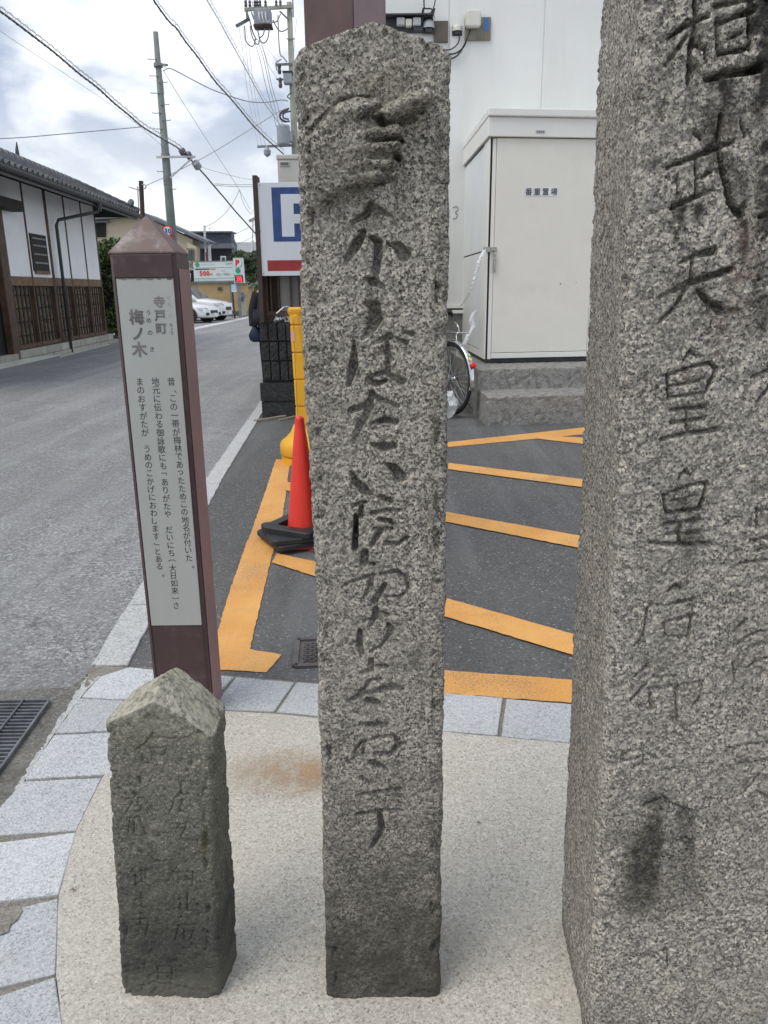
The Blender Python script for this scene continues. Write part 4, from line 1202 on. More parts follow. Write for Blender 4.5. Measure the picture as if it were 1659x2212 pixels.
# ================================================================== SIGN POST WITH THE PLAQUE
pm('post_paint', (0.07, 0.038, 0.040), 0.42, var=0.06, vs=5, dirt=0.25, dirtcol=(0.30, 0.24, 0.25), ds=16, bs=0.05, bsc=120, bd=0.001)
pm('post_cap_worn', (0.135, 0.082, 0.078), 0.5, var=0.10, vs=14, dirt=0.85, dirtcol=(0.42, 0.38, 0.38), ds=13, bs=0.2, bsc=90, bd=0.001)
pm('post_side_faded', (0.27, 0.155, 0.15), 0.5, var=0.10, vs=4, dirt=0.35, dirtcol=(0.22, 0.13, 0.13), ds=7, streak=True)  # faded paint, lightened further so this side looks better lit
pm('plaque_metal', (0.45, 0.46, 0.435), 0.42, 0.1, var=0.04, vs=4, dirt=0.25, dirtcol=(0.36, 0.37, 0.34), ds=5, streak=True)
pm('plaque_edge_corrosion', (0.16, 0.16, 0.13), 0.9, var=0.6, vs=60)
pm('print_black', (0.03, 0.03, 0.03), 0.6)
pm('print_grey', (0.17, 0.155, 0.16), 0.5, var=0.45, vs=9)
pm('print_faded', (0.34, 0.345, 0.33), 0.6)
PY = 2.30
X0, X1 = at(235.5, 560, PY)[0], at(380, 560, PY)[0]
ZT = at(305, 545.5, PY)[2]; ZA = at(315, 467, PY + .07)[2]
PD = 0.15
print('post', X0, X1, ZT, ZA)
post = thing('sign_post', 'maroon metal post with pyramid cap and a tall grey plaque of vertical writing', 'sign post', (X0, PY, 0))
b = MB(); c = 0.010
plan = [(X0 + c, PY), (X1 - c, PY), (X1, PY + c), (X1, PY + PD), (X0, PY + PD), (X0, PY + c)]
b.prism(plan, 0.0, ZT).build('post_body', 'post_paint', post, bevel=0.0015, seg=1)
b = MB()
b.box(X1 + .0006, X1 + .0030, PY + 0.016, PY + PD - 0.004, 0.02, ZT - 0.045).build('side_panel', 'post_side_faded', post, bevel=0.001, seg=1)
b = MB()
o_ = 0.0015; zc = ZT - 0.004
ring = [(X0 - o_, PY - o_, zc), (X1 + o_, PY - o_, zc), (X1 + o_, PY + PD + o_, zc), (X0 - o_, PY + PD + o_, zc)]
tipx, tipy = (X0 + X1) / 2 + .002, PY + PD / 2
ts = 0.006
tp = [(tipx - ts, tipy - ts, ZA), (tipx + ts, tipy - ts, ZA), (tipx + ts, tipy + ts, ZA), (tipx - ts, tipy + ts, ZA)]
b.add(ring + [(p[0], p[1], p[2] + .006) for p in ring] + tp, [(3, 2, 1, 0), (8, 9, 10, 11)] + [(i, (i + 1) % 4, 4 + (i + 1) % 4, 4 + i) for i in range(4)] + [(4 + i, 4 + (i + 1) % 4, 8 + (i + 1) % 4, 8 + i) for i in range(4)])
b.build('pyramid_cap', 'post_cap_worn', post, bevel=0.003, seg=2)
# shallow rails either side of the plaque and the collar above it
pl0, pl1 = at(251, 601.7, PY)[0], at(374.7, 601, PY)[0]
zp1, zp0 = at(310, 601.2, PY)[2], at(384, 1350, PY)[2]
for xa, xb in ((X0 + .011, pl0 - .002), (pl1 + .002, X1 - .011)):
    MB().box(xa, xb, PY - .004, PY + .002, 0.03, zp1 + .002).build('frame_rail', 'post_paint', post, bevel=0.001, seg=1)
MB().box(X0 + .011, X1 - .011, PY - .004, PY + .002, zp1 + .0025, ZT - .006).build('collar_plate', 'post_paint', post, bevel=0.001, seg=1)
MB().box(pl0, pl1, PY - .0030, PY + .002, zp0, zp1).build('plaque', 'plaque_metal', post, bevel=0.0006, seg=1)
q = MB(); rr = random.Random(4); x = pl0 + .002
while x < pl1 - .004:
    w = rr.uniform(.003, .014); h = rr.uniform(.0012, .0055)
    q.box(x, min(x + w, pl1 - .001), PY - .0035, PY - .0028, zp1 - h, zp1 - .0003); x += w * 1.02
q.build('corroded_edge', 'plaque_edge_corrosion', post)
LY = PY - 0.0036


def L(ch, x, y, hpx, rot=0, bold=0.0, sx=1.0):
    p = at(x, y, LY); zz = p[1] * math.cos(TH) + (CAMH - p[2]) * math.sin(TH)
    return (ch, p, hpx * zz / FPX, rot, bold * zz / FPX, sx)


cols = [("昔、この一帯が梅林であったためこの地名が付いた。", (369.8, 824), (410, 1221.5)),
        ("地元に伝わる御詠歌にも「ありがたや　だいにち（大日如来）さ", (335.6, 824), (380.5, 1308)),
        ("まのおすがたが　うめのこかげにおわします」とある。", (302, 824.6), (346, 1240))]
body = []
for text, a, b_ in cols:
    n = len(text)
    pa, pb = at(a[0], a[1], LY), at(b_[0], b_[1], LY)
    for i, ch in enumerate(text):
        if ch == '　':
            continue
        t = i / (n - 1)
        p = tuple(pa[k] + (pb[k] - pa[k]) * t for k in range(3))
        hgt = 17.5 * 2.46 / FPX
        body.append((ch, p, hgt, -90 if ch in '「」（）' else 0, 0.0, 0.93))
lettering('inscription', 'print_black', post, body)
lettering('title', 'print_grey', post, [L('寺', 343.6, 652, 25, 0, .8), L('戸', 345.5, 682, 25, 0, .8), L('町', 348.6, 710, 25, 0, .8),
                                        L('梅', 294.7, 684.5, 33, 0, 1.1), L('ノ', 297.5, 721, 31, 0, 1.1), L('木', 301, 754.5, 33, 0, 1.1)])
lettering('reading_aid', 'print_black', post, [L('う', 320, 675.5, 12.5), L('め', 321.3, 692, 12.5), L('の', 324, 719, 12.5), L('き', 328.5, 754.5, 12.5),
                                               L('ち', 369.6, 702, 9), L('ょ', 371, 710.5, 7.5), L('う', 371, 719.5, 9)])
lettering('faded_reading_aid', 'print_faded', post, [L('て', 364, 644.5, 10), L('ら', 365.5, 658, 10), L('ど', 368.5, 682, 10)])

# ================================================================== TRAFFIC CONE ON RUBBER WEIGHTS
pm('cone_red', (0.80, 0.045, 0.028), 0.38, var=0.05, dirt=0.15, dirtcol=(0.45, 0.05, 0.04), ds=8)
pm('cone_base_red', (0.55, 0.03, 0.03), 0.5, dirt=0.4, dirtcol=(0.25, 0.06, 0.05), ds=10)
pm('black_rubber', (0.022, 0.023, 0.025), 0.55, var=0.2, vs=8, dirt=0.35, dirtcol=(0.07, 0.07, 0.07), ds=6)
cyc = 4.22
cb = at(657, 1150, cyc)
cc_ = Vector((cb[0], cyc, 0.012))


def rot_sq(cx_, cy_, h, a, r=0.03, n=5):
    out = []
    for qx, qy, s in ((1, 1, 0), (-1, 1, 1), (-1, -1, 2), (1, -1, 3)):
        for i in range(n):
            t = (s + i / (n - 1)) * math.pi / 2
            x_, y_ = qx * (h - r) + r * math.cos(t), qy * (h - r) + r * math.sin(t)
            out.append((cx_ + x_ * math.cos(a) - y_ * math.sin(a), cy_ + x_ * math.sin(a) + y_ * math.cos(a)))
    return out


def ring_plate(name, z0, z1, h, a, hole, m, parent=None, off=(0, 0), **kw):
    sq = rot_sq(cc_.x + off[0], cc_.y + off[1], h, a); n = len(sq)
    hol = []
    for i in range(n):
        t = math.atan2(sq[i][1] - cc_.y - off[1], sq[i][0] - cc_.x - off[0])
        hol.append((cc_.x + off[0] + hole * math.cos(t), cc_.y + off[1] + hole * math.sin(t)))
    ch = 0.006
    sq_in = [((p[0] - cc_.x - off[0]) * .965 + cc_.x + off[0], (p[1] - cc_.y - off[1]) * .965 + cc_.y + off[1]) for p in sq]
    loops = [[(p[0], p[1], z0) for p in hol], [(p[0], p[1], z0) for p in sq], [(p[0], p[1], z1 - ch) for p in sq], [(p[0], p[1], z1) for p in sq_in], [(p[0], p[1], z1) for p in hol]]
    vs = [p for l in loops for p in l]; fs = []
    for l in range(5):
        l2 = (l + 1) % 5
        for i in range(n):
            fs.append((l * n + i, l * n + (i + 1) % n, l2 * n + (i + 1) % n, l2 * n + i))
    mb = MB(); mb.add(vs, fs)
    return mb.build(name, m, parent, loc=(cc_.x + off[0], cc_.y + off[1], z0) if parent is None else None, **kw)


cone = thing('traffic_cone', 'red plastic traffic cone standing through stacked black rubber weights', 'traffic cone', tuple(cc_))
ztop = at(641, 898, cyc)[2]
prof_ = []
R0, R1 = 0.100, 0.027
hb = ztop - cc_.z
for i in range(20):
    t = i / 19
    z = 0.02 + (hb - 0.045) * t
    prof_.append((R0 + (R1 - R0) * t - (0.0015 if t > 0.86 else 0), z))
prof_ += [(R1 * .97, hb - .018), (R1 * .80, hb - .007), (R1 * .45, hb - .0015), (R1 * .1, hb)]
MB().lathe(prof_, cc_, 40).build('cone_body', 'cone_red', cone, smooth=True)
ring_plate('cone_base', 0.012, 0.028, 0.165, math.radians(6), 0.09, 'cone_base_red', cone)
ring_plate('cone_weight', 0.030, 0.058, 0.19, math.radians(28), 0.115, 'black_rubber', None, (-.035, .0), label='lowest black rubber ring weight under the red traffic cone', cat='cone weight', group='rubber weights stacked on the traffic cone')
ring_plate('cone_weight', 0.060, 0.088, 0.19, math.radians(18), 0.118, 'black_rubber', None, (-.03, -.005), label='middle black rubber ring weight in the stack around the red cone', cat='cone weight', group='rubber weights stacked on the traffic cone')
ring_plate('cone_weight', 0.090, 0.120, 0.165, math.radians(62), 0.128, 'black_rubber', None, (-.02, .01), label='top black rubber ring weight, turned against those below, around the cone', cat='cone weight', group='rubber weights stacked on the traffic cone')

# ================================================================== YELLOW PLASTIC BARRIER
pm('barrier_yellow', (0.80, 0.42, 0.025), 0.45, var=0.06, dirt=0.25, dirtcol=(0.45, 0.22, 0.03), ds=4)
pm('barrier_seam', (0.35, 0.16, 0.02), 0.7)
pm('faded_sticker', (0.75, 0.42, 0.32), 0.5)
BY = 6.30
bar = thing('plastic_barrier', 'orange-yellow plastic barrier post with notched ribs and a round foot', 'barrier', (at(640, 1000, BY)[0], BY, 0))
zt = at(636, 664, BY)[2]


def bx(px, py):
    return at(px, py, BY)[0]


def bz(py):
    return at(640, py, BY)[2]


zs_ = [bz(937), bz(878), bz(820), bz(762), bz(702), bz(680)]
xl = lambda z: np.interp(z, [0, bz(895), bz(680)], [bx(642, 1000), bx(639.5, 895), bx(625, 680)])
xr = lambda z: np.interp(z, [0, bz(895), bz(680)], [bx(700, 1000), bx(690, 895), bx(652, 680)])
for i in range(5):
    za, zb_ = zs_[i] + .006, zs_[i + 1] - .004
    if i == 0: za = 0.13
    a0, a1_, b0, b1 = xl(za), xl(zb_), xr(za), xr(zb_)
    def sec(z, x0_, x1_, yf):
        ch = 0.018
        return [(x0_ + ch, yf, z), (x0_ + (x1_ - x0_) * .62, yf, z), (x1_, yf + .05, z), (x1_, yf + .13, z), (x0_, yf + .13, z), (x0_, yf + ch, z)]
    s0, s1 = sec(za, a0, b0, BY - .02), sec(zb_, a1_, b1, BY - .02)
    mb = MB(); n = 6
    mb.add(s0 + s1, [tuple(range(n))[::-1], tuple(range(n, 2 * n))] + [(k, (k + 1) % n, n + (k + 1) % n, n + k) for k in range(n)])
    mb.build('rib_section', 'barrier_yellow', bar, bevel=0.006, seg=2)
mb = MB()
s0, s1 = sec(0.06, xl(.06) + .014, xr(.06) - .02, BY - .004), sec(bz(678), xl(bz(680)) + .014, xr(bz(680)) - .014, BY - .004)
mb.add(s0 + s1, [tuple(range(6))[::-1], tuple(range(6, 12))] + [(k, (k + 1) % 6, 6 + (k + 1) % 6, 6 + k) for k in range(6)])
mb.build('core', 'barrier_yellow', bar)
sm = MB(); sm.bar((bx(646, 960), BY - .021, bz(930)), (bx(633.5, 684), BY - .021, bz(690)), .0022, .002).build('mould_seam', 'barrier_seam', bar)
hx0, hx1 = bx(620.5, 668), bx(652.5, 668); hc = (hx0 + hx1) / 2
mb = MB(); z1, z2 = bz(682), zt
pr = [(.86, z1), (1.0, z1 + (z2 - z1) * .45), (1.02, z1 + (z2 - z1) * .75), (.88, z2)]
vs = []
hw = (hx1 - hx0) / 2
for k, z in pr:
    for u, v in ((-1, -.5), (-.6, -.62), (.6, -.62), (1, -.5), (1, .9), (-1, .9)):
        vs.append((hc + hw * k * u, BY + .045 + .085 * k * v, z))
mb.add(vs, [(5, 4, 3, 2, 1, 0), (18, 19, 20, 21, 22, 23)] + [(l * 6 + i, l * 6 + (i + 1) % 6, (l + 1) * 6 + (i + 1) % 6, (l + 1) * 6 + i) for l in range(3) for i in range(6)])
mb.build('head_cap', 'barrier_yellow', bar, bevel=0.012, seg=3)
fc = (bx(664, 990), BY + .10, 0)
fr0 = fc[0] - bx(605.5, 990)
MB().lathe([(fr0 * .97, 0.0), (fr0 * .985, .012), (fr0, 0.062)], fc, 40).build('foot_base', 'barrier_yellow', bar, smooth=False, bevel=.003)
MB().lathe([(fr0 * 1.0, 0.070), (fr0 * 1.04, 0.085), (fr0 * 1.04, .155), (fr0 * .98, .185), (fr0 * .80, .215), (fr0 * .62, .26), (fr0 * .5, .32)], fc, 40).build('foot_cover', 'barrier_yellow', bar, smooth=True)
MB().lathe([(fr0 * .93, 0.05), (fr0 * .93, .075)], fc, 32).build('foot_groove', 'barrier_seam', bar)
st0 = at(628.5, 738, BY - .022); st1 = at(638, 716, BY - .022)
MB().box(min(st0[0], st1[0]), max(st0[0], st1[0]) - .008, BY - .0235, BY - .020, min(st0[2], st1[2]), max(st0[2], st1[2])).build('sticker', 'faded_sticker', bar)
# white plastic tag tied to the cap
pm('white_plastic', (0.72, 0.74, 0.76), 0.35, var=0.05)
a_, b_ = at(618, 662, BY), at(598, 679, BY)
tag_ = MB().tube(smooth_pts([at(629, 667, BY + .02), at(622, 662, BY), at(615, 663, BY - .01)], 4), .003, 6)
tag_.bar(at(613, 663, BY - .01), at(597, 677, BY - .03), .028, .004)
tag_.build('plastic_tag', 'white_plastic', None, loc=at(606, 668, BY), label='white plastic tie hanging off the cap of the yellow barrier', cat='plastic tie')

# ================================================================== SPLIT-FACE BLOCK WALL
bw0 = G(567, 904, 0); WY = 8.685
bwall = thing('block_wall', 'low wall of dark split-face concrete blocks beside the street', 'wall', (bw0[0], WY, 0))
XE = -0.30
row_y = [(904, 867, 566), (866, 827, 562.7), (821.5, 780, 567.4), (779, 738, 564), (736.5, 696, 560.6)]
zz_ = [(at(600, a, WY)[2], at(600, b_, WY)[2], at(c_, (a + b_) / 2, WY)[0]) for a, b_, c_ in row_y]
zz_[0] = (0.0, zz_[0][1], zz_[0][2])
pm('block_joint', (0.035, 0.035, 0.034), 0.95)
MB().box(zz_[0][2] + .02, XE, WY + .035, WY + .16, 0, zz_[4][1] - .004).build('wall_core', 'block_joint', bwall)
MB().box(zz_[0][2] + .03, zz_[0][2] + .16, WY + .16, WY + 2.6, 0, zz_[4][1] - .01).build('return_wall', 'split_block', bwall)
rr = random.Random(12)


def rough_box(name, m, x0, x1, y0, y1, z0, z1, parent, amp, nx=4, nz=6, seed=0):
    """box whose street face is broken stone"""
    mb = MB(); vs = []; rnd = random.Random(seed)
    for i in range(nx + 1):
        for k in range(nz + 1):
            e_ = i in (0, nx) or k in (0, nz)
            x_ = x0 + (x1 - x0) * i / nx; z_ = z0 + (z1 - z0) * k / nz
            yy = y0 + (amp * .9 if e_ else 0) + rnd.uniform(-amp, amp) * .8
            vs.append((x_ + (0 if i in (0, nx) else rnd.uniform(-.004, .004)), yy, z_ + (0 if k in (0, nz) else rnd.uniform(-.006, .006))))
    fs = [(i * (nz + 1) + k, (i + 1) * (nz + 1) + k, (i + 1) * (nz + 1) + k + 1, i * (nz + 1) + k + 1) for i in range(nx) for k in range(nz)]
    m_ = len(vs)
    per_ = [i * (nz + 1) for i in range(nx + 1)] + [nx * (nz + 1) + k for k in range(1, nz + 1)] + [i * (nz + 1) + nz for i in range(nx - 1, -1, -1)] + [k for k in range(nz - 1, 0, -1)]
    back = [(vs[j][0], y1, vs[j][2]) for j in per_]
    vs += back; n = len(per_)
    fs += [(per_[j], m_ + j, m_ + (j + 1) % n, per_[(j + 1) % n]) for j in range(n)] + [tuple(m_ + j for j in range(n))[::-1]]
    mb.add(vs, fs)
    return mb.build(name, m, parent)


sd_i = 0
for r, (z0, z1, xs0) in enumerate(zz_):
    x = xs0
    if r < 2:
        x_ = xs0
        while x_ < XE - .05:
            w = 0.40 if r else 0.43
            sd_i += 1
            rough_box('block', 'split_block', x_, min(x_ + w - .004, XE), WY - (.012 if r else .0), WY + .05, z0 + .002, z1 - .002, bwall, .0015, 4, 3, sd_i)
            x_ += w
        continue
    first = True
    while x < XE - .03:
        w = 0.200 if first else 0.186
        base = MB().box(x, min(x + w - .006, XE), WY + .012, WY + .05, z0 + .003, z1 - .003).build('block', 'split_block', bwall)
        for k in range(2):
            xa = x + .004 + k * (w / 2 - .002); xb = xa + w / 2 - .016
            sd_i += 1
            rough_box('rib', 'split_block', xa, xb, WY - .018, WY + .014, z0 + .006, z1 - .006, base, .006, 3, 6, sd_i)
        x += w; first = False
# thin dry stalks lying at its foot
pm('dry_stalk', (0.30, 0.24, 0.17), 0.9, var=0.3)
sk = MB()
sk.tube(smooth_pts([G(548, 908, .02), G(575, 905, .03), G(606, 900, .03), G(640, 896, .03)], 4), .012, 6)
sk.tube(smooth_pts([G(602, 907, .02), G(640, 899, .03), G(675, 894, .03)], 4), .010, 6)
sk.build('dry_stalks', 'dry_stalk', None, loc=G(600, 904, 0), label='dry brown stalks lying along the foot of the block wall', cat='plant debris')

# ================================================================== TIMBER FRAME ON THE WALL, PARKING SIGN
pm('timber_dark', (0.045, 0.028, 0.022), 0.65, var=0.3, vs=6, streak=True, dirt=0.3, dirtcol=(0.09, 0.06, 0.045), ds=5)
pm('timber_brown', (0.10, 0.06, 0.04), 0.7, var=0.3, vs=6, streak=True, dirt=0.4, dirtcol=(0.05, 0.035, 0.03), ds=5)
pm('grey_panel', (0.33, 0.335, 0.33), 0.6, var=0.08, streak=True, dirt=0.3, dirtcol=(0.2, 0.2, 0.19), ds=2)
FY = 8.78
zb0, zb1 = zz_[4][1], at(560, 394, FY)[2]
tf = thing('slatted_frame', 'dark timber frame with upright slats standing on the block wall', 'frame', (at(570, 690, FY)[0], FY, zb0))
def fx(px): return at(px, 650, FY)[0]
zr0, zr1 = at(600, 683.5, FY)[2], at(600, 672.5, FY)[2]
zhi = at(600, 590, FY)[2] + .35
MB().box(fx(573.5), XE, FY, FY + .06, zr0, zr1).build('bottom_rail', 'timber_brown', tf, bevel=.004)
MB().box(fx(575), fx(588), FY, FY + .06, zb0 - .004, zr0 - .001).build('foot_block', 'timber_brown', tf, bevel=.003)
MB().box(fx(567), fx(572), FY - .01, FY + .07, zb0 - .004, zhi).build('corner_post', 'timber_dark', tf, bevel=.003)
for px0, px1, mt in ((573, 579.5, 'timber_brown'), (584, 587.5, 'timber_brown'), (600.5, 603.5, 'timber_brown'), (627, 630.5, 'timber_brown'), (645, 649, 'timber_brown'), (663, 667, 'timber_brown'), (681, 685, 'timber_brown'), (699, 703, 'timber_brown')):
    MB().box(fx(px0), fx(px1), FY + .005, FY + .05, zr1 + .001, zhi).build('slat', mt, tf, bevel=.002, seg=1)
MB().box(fx(572.5), fx(604), FY + .075, FY + .095, zr1, zhi).build('back_board', 'timber_dark', tf)
MB().box(fx(604.2), XE, FY + .075, FY + .095, zr1, zhi).build('grey_back_panel', 'grey_panel', tf)
MB().box(fx(572.5), XE, FY + .002, FY + .05, zhi, zhi + .08).build('top_rail', 'timber_brown', tf, bevel=.004)
# crumpled clear film on the wall top
fm = MB(); rr = random.Random(8); rows = []
for i in range(14):
    t = i / 13
    c_ = at(592 + 40 * t, 690 - 3 * math.sin(t * 5), WY + .03)
    for k in range(4):
        fm.v.append((c_[0] + rr.uniform(-.01, .01), WY + .0 + k * .03 + rr.uniform(-.01, .01), zb0 + .012 + rr.uniform(0, .05)))
fm.f = [(i * 4 + k, (i + 1) * 4 + k, (i + 1) * 4 + k + 1, i * 4 + k + 1) for i in range(13) for k in range(3)]
fm.build('plastic_film', 'white_plastic', None, loc=at(600, 690, WY), label='crumpled white plastic film lying on top of the dark block wall', cat='plastic film')

pm('sign_white', (0.60, 0.63, 0.68), 0.4, var=0.04, dirt=0.2, dirtcol=(0.45, 0.47, 0.50), ds=3, streak=True)
pm('sign_blue', (0.018, 0.055, 0.19), 0.4, var=0.3, vs=9, dirt=0.35, dirtcol=(0.03, 0.085, 0.30), ds=7)
pm('sign_red', (0.28, 0.02, 0.022), 0.4, var=0.2, vs=8)
SGY = 8.60
sx0 = at(555, 400, SGY)[0] - .0; sz1, sz0 = at(600, 394, SGY)[2], at(600, 595.8, SGY)[2]
sx0 = (at(555, 394.4, SGY)[0] + at(567, 595.8, SGY)[0]) / 2
sgw = 1.02
sg = thing('parking_sign', 'white parking sign panel with a blue square letter P and red bar', 'sign', (sx0, SGY, sz0))
MB().box(sx0, sx0 + sgw, SGY, SGY + .03, sz0, sz1).build('sign_panel', 'sign_white', sg, bevel=.003)
MB().box(sx0 - .048, sx0 - .001, SGY - .012, SGY + .19, zb0, sz1 + .07).build('side_post', 'timber_dark', sg, bevel=.003)
k_ = lambda px, py: at(px, py, SGY - .004)
bq = [k_(588.5, 404.4), k_(588.5, 522)]
bxl = (at(585, 404.4, SGY)[0] + at(592, 522, SGY)[0]) / 2; bz1, bz0 = at(600, 404.6, SGY)[2], at(600, 522, SGY)[2]
side = bz1 - bz0
MB().box(bxl, bxl + side, SGY - .0015, SGY + .004, bz0, bz1).build('blue_square', 'sign_blue', sg)
px0 = bxl + side * .175; pz1, pz0 = bz1 - side * .125, bz0 + side * .092
uu = side * .245
pw = side * .62; mid0 = bz1 - side * .50; mid1 = bz1 - side * .665
# letter P as one outline with its counter cut out
outer = [(px0, pz0), (px0 + uu, pz0), (px0 + uu, mid1)]
cxr = px0 + pw - (pz1 - mid1) / 2; rad = (pz1 - mid1) / 2; czz = (pz1 + mid1) / 2
arc_o = [(cxr + rad * math.sin(t), czz - rad * math.cos(t)) for t in np.linspace(0, math.pi, 14)]
r2 = rad * .36
P_ = MB(); yy_ = SGY - .003
P_.box(px0, px0 + uu, yy_, SGY, pz0, pz1)
arc_i = [(cxr + r2 * math.sin(t), czz - r2 * math.cos(t)) for t in np.linspace(0, math.pi, 14)]
lo = [(px0 + uu, czz - rad)] + arc_o + [(px0 + uu, czz + rad)]
li = [(px0 + uu, czz - r2)] + arc_i + [(px0 + uu, czz + r2)]
n = len(lo); vs = [(p[0], yy_, p[1]) for p in lo] + [(p[0], yy_, p[1]) for p in li]
P_.add(vs, [(i, i + 1, n + i + 1, n + i) for i in range(n - 1)])
P_.build('letter_p', 'sign_white', sg)
rxl = at(578, 574, SGY)[0]
MB().box(rxl, sx0 + sgw - (rxl - sx0), SGY - .0015, SGY + .004, at(600, 585.4, SGY)[2], at(600, 562.3, SGY)[2]).build('red_bar', 'sign_red', sg)
pm('rivet', (0.4, 0.4, 0.4), 0.4, 0.6)
for px_, py_ in ((560, 399), (563.5, 500), (569.5, 590)):
    p = at(px_, py_, SGY); MB().lathe([(.007, 0), (.006, .004), (.002, .006)], (p[0], SGY, p[2]), 8, ax=(0, -1, 0)).build('rivet', 'rivet', sg)

# beige outbuilding behind the sign
pm('beige_metal', (0.50, 0.49, 0.455), 0.55, var=0.04, dirt=0.2, dirtcol=(0.35, 0.33, 0.30), ds=2, streak=True)
OY = 9.6
ox = at(596.5, 345, OY)[0]; oz1 = at(600, 333.5, OY)[2]; oz2 = at(600, 345, OY)[2]
ob = thing('metal_outbuilding', 'beige metal outbuilding with a slot vent rising behind the parking sign', 'outbuilding', (ox, OY, 0))
MB().box(ox + .012, XE, OY + .012, OY + 1.6, 0, oz2).build('wall', 'beige_metal', ob)
MB().box(ox, XE + .01, OY, OY + 1.62, oz2 + .002, oz1).build('roof_cap', 'beige_metal', ob, bevel=.012)
v0, v1 = at(606, 357, OY), at(623, 350.5, OY)
pm('vent_dark', (0.12, 0.12, 0.11), 0.7)
MB().box(v0[0] - .012, v1[0] + .012, OY + .002, OY + .02, v0[2] - .012, v1[2] + .012).build('vent_frame', 'beige_metal', ob, bevel=.003)
MB().box(v0[0], v1[0], OY - .001, OY + .02, v0[2], v1[2]).build('vent_slot', 'vent_dark', ob)

# rusty brown steel column behind the guide stone
def rusty():
    m, nt, b, P = newmat('rusty_column')
    mp = nd(nt, 'ShaderNodeMapping'); mp.inputs['Scale'].default_value = (1, 1, 0.2); nt.links.new(P, mp.inputs['Vector'])
    c = mixc(nt, maprange(nt, noise(nt, P, 3, 5), .35, .65), (0.085, 0.048, 0.046), (0.13, 0.078, 0.076))
    r = noise(nt, mp.outputs[0], 9, 8, .7, .8)
    c = mixc(nt, maprange(nt, r, .55, .74, 0, .8), c, (0.22, 0.055, 0.03))
    nt.links.new(c, b.inputs['Base Color']); b.inputs['Roughness'].default_value = .5
    bump(nt, b, noise(nt, P, 30, 5), .25, .003); MATS['rusty_column'] = m
rusty()
pm('column_faded', (0.25, 0.165, 0.17), 0.5, var=0.12, vs=5, streak=True, dirt=0.5, dirtcol=(0.11, 0.045, 0.045), ds=5)  # paler colour for the right-hand face only
CYc = 3.9; s_ = 0.275; ph = math.radians(33)
Bc = Vector((at(762, 50, CYc)[0], CYc, 0)); Ac = Bc + s_ * Vector((-math.cos(ph), math.sin(ph), 0)); Cc = Bc + s_ * Vector((math.sin(ph), math.cos(ph), 0)); Dc = Ac + Cc - Bc
co = thing('steel_column', 'rust-streaked maroon square steel column rising behind the guide stone', 'column', tuple(Bc))
MB().prism([(Ac.x, Ac.y), (Bc.x, Bc.y), (Cc.x, Cc.y), (Dc.x, Dc.y)], 0, 5.2).build('column_shaft', 'rusty_column', co, bevel=.006)
fo = (Cc - Bc).normalized(); nn = Vector((math.cos(ph), -math.sin(ph), 0))
p1 = Bc + fo * .008 + nn * .001; p2 = Cc - fo * .008 + nn * .001
MB().prism([(p1.x, p1.y), ((p1 + nn * .003).x, (p1 + nn * .003).y), ((p2 + nn * .003).x, (p2 + nn * .003).y), (p2.x, p2.y)], .01, 5.19).build('faded_side_plate', 'column_faded', co)
MB().prism([(q.x, q.y) for q in (Ac - nn * .05 + fo * -.05, Bc - fo * .05 + nn * .05, Cc + fo * .05 + nn * .05, Dc + fo * .05 - nn * .05)], 0.0, .016).build('base_plate', 'rusty_column', co)

# ================================================================== WHITE BUILDING, SHED, STEPS
pm('building_wall', (0.78, 0.79, 0.77), 0.6, var=0.025, vs=1.2, dirt=0.28, dirtcol=(0.50, 0.50, 0.47), ds=1.3, streak=True)
pm('building_plinth', (0.24, 0.235, 0.22), 0.9, var=0.2, vs=4, dirt=0.5, dirtcol=(0.10, 0.10, 0.09), ds=3, bs=0.4, bsc=30, bd=.01)
pm('shed_cream', (0.80, 0.775, 0.71), 0.5, var=0.025, vs=2, dirt=0.35, dirtcol=(0.58, 0.54, 0.44), ds=1.9)
pm('shed_trim', (0.82, 0.81, 0.77), 0.5, var=0.02, vs=3, dirt=0.15, dirtcol=(0.5, 0.48, 0.43), ds=3, streak=True)
pm('shed_side', (0.78, 0.80, 0.80), 0.5, var=0.03, vs=2, dirt=0.15, dirtcol=(0.52, 0.54, 0.54), ds=2, streak=True)
pm('seam_black', (0.02, 0.02, 0.02), 0.8)
pm('worn_steel', (0.42, 0.41, 0.39), 0.42, 0.7, var=0.2, vs=30)
pm('label_white', (0.80, 0.81, 0.82), 0.5)
BWY = 11.2
wx0 = at(832, 300, BWY)[0] - .3
zsill1, zsill0 = at(980, 660, BWY)[2], at(980, 675.5, BWY)[2]
wb = thing('white_building', 'large plain off-white building wall behind the storage unit', 'building', (wx0, BWY, 0))
wp = MB()
seams = [wx0, at(969.5, 100, BWY)[0], at(1170, 200, BWY)[0], at(1390, 200, BWY)[0], 4.9, 6.3, 7.7]
for a, b_ in zip(seams[:-1], seams[1:]):
    MB().box(a + .006, b_ - .006, BWY, BWY + .05, zsill1 + .002, 7.5).build('wall_panel', 'building_wall', wb, bevel=.004, seg=1)
MB().box(wx0, 7.7, BWY + .051, BWY + 3.0, zsill1 + .002, 7.5).build('wall_core', 'building_wall', wb)
for s_x in seams[1:-1]:
    MB().box(s_x - .0055, s_x + .0055, BWY + .012, BWY + .05, zsill1 + .003, 7.49).build('joint_strip', 'shed_trim', wb)
zm = (zsill0 + zsill1) / 2
MB().box(wx0 - .01, 7.7, BWY - .03, BWY + 2.9, zm + .012, zsill1).build('sill_band', 'shed_trim', wb, bevel=.004)
MB().box(wx0 - .01, 7.7, BWY - .035, BWY + 2.9, zsill0 - .01, zm - .012).build('sill_band', 'shed_trim', wb, bevel=.004)
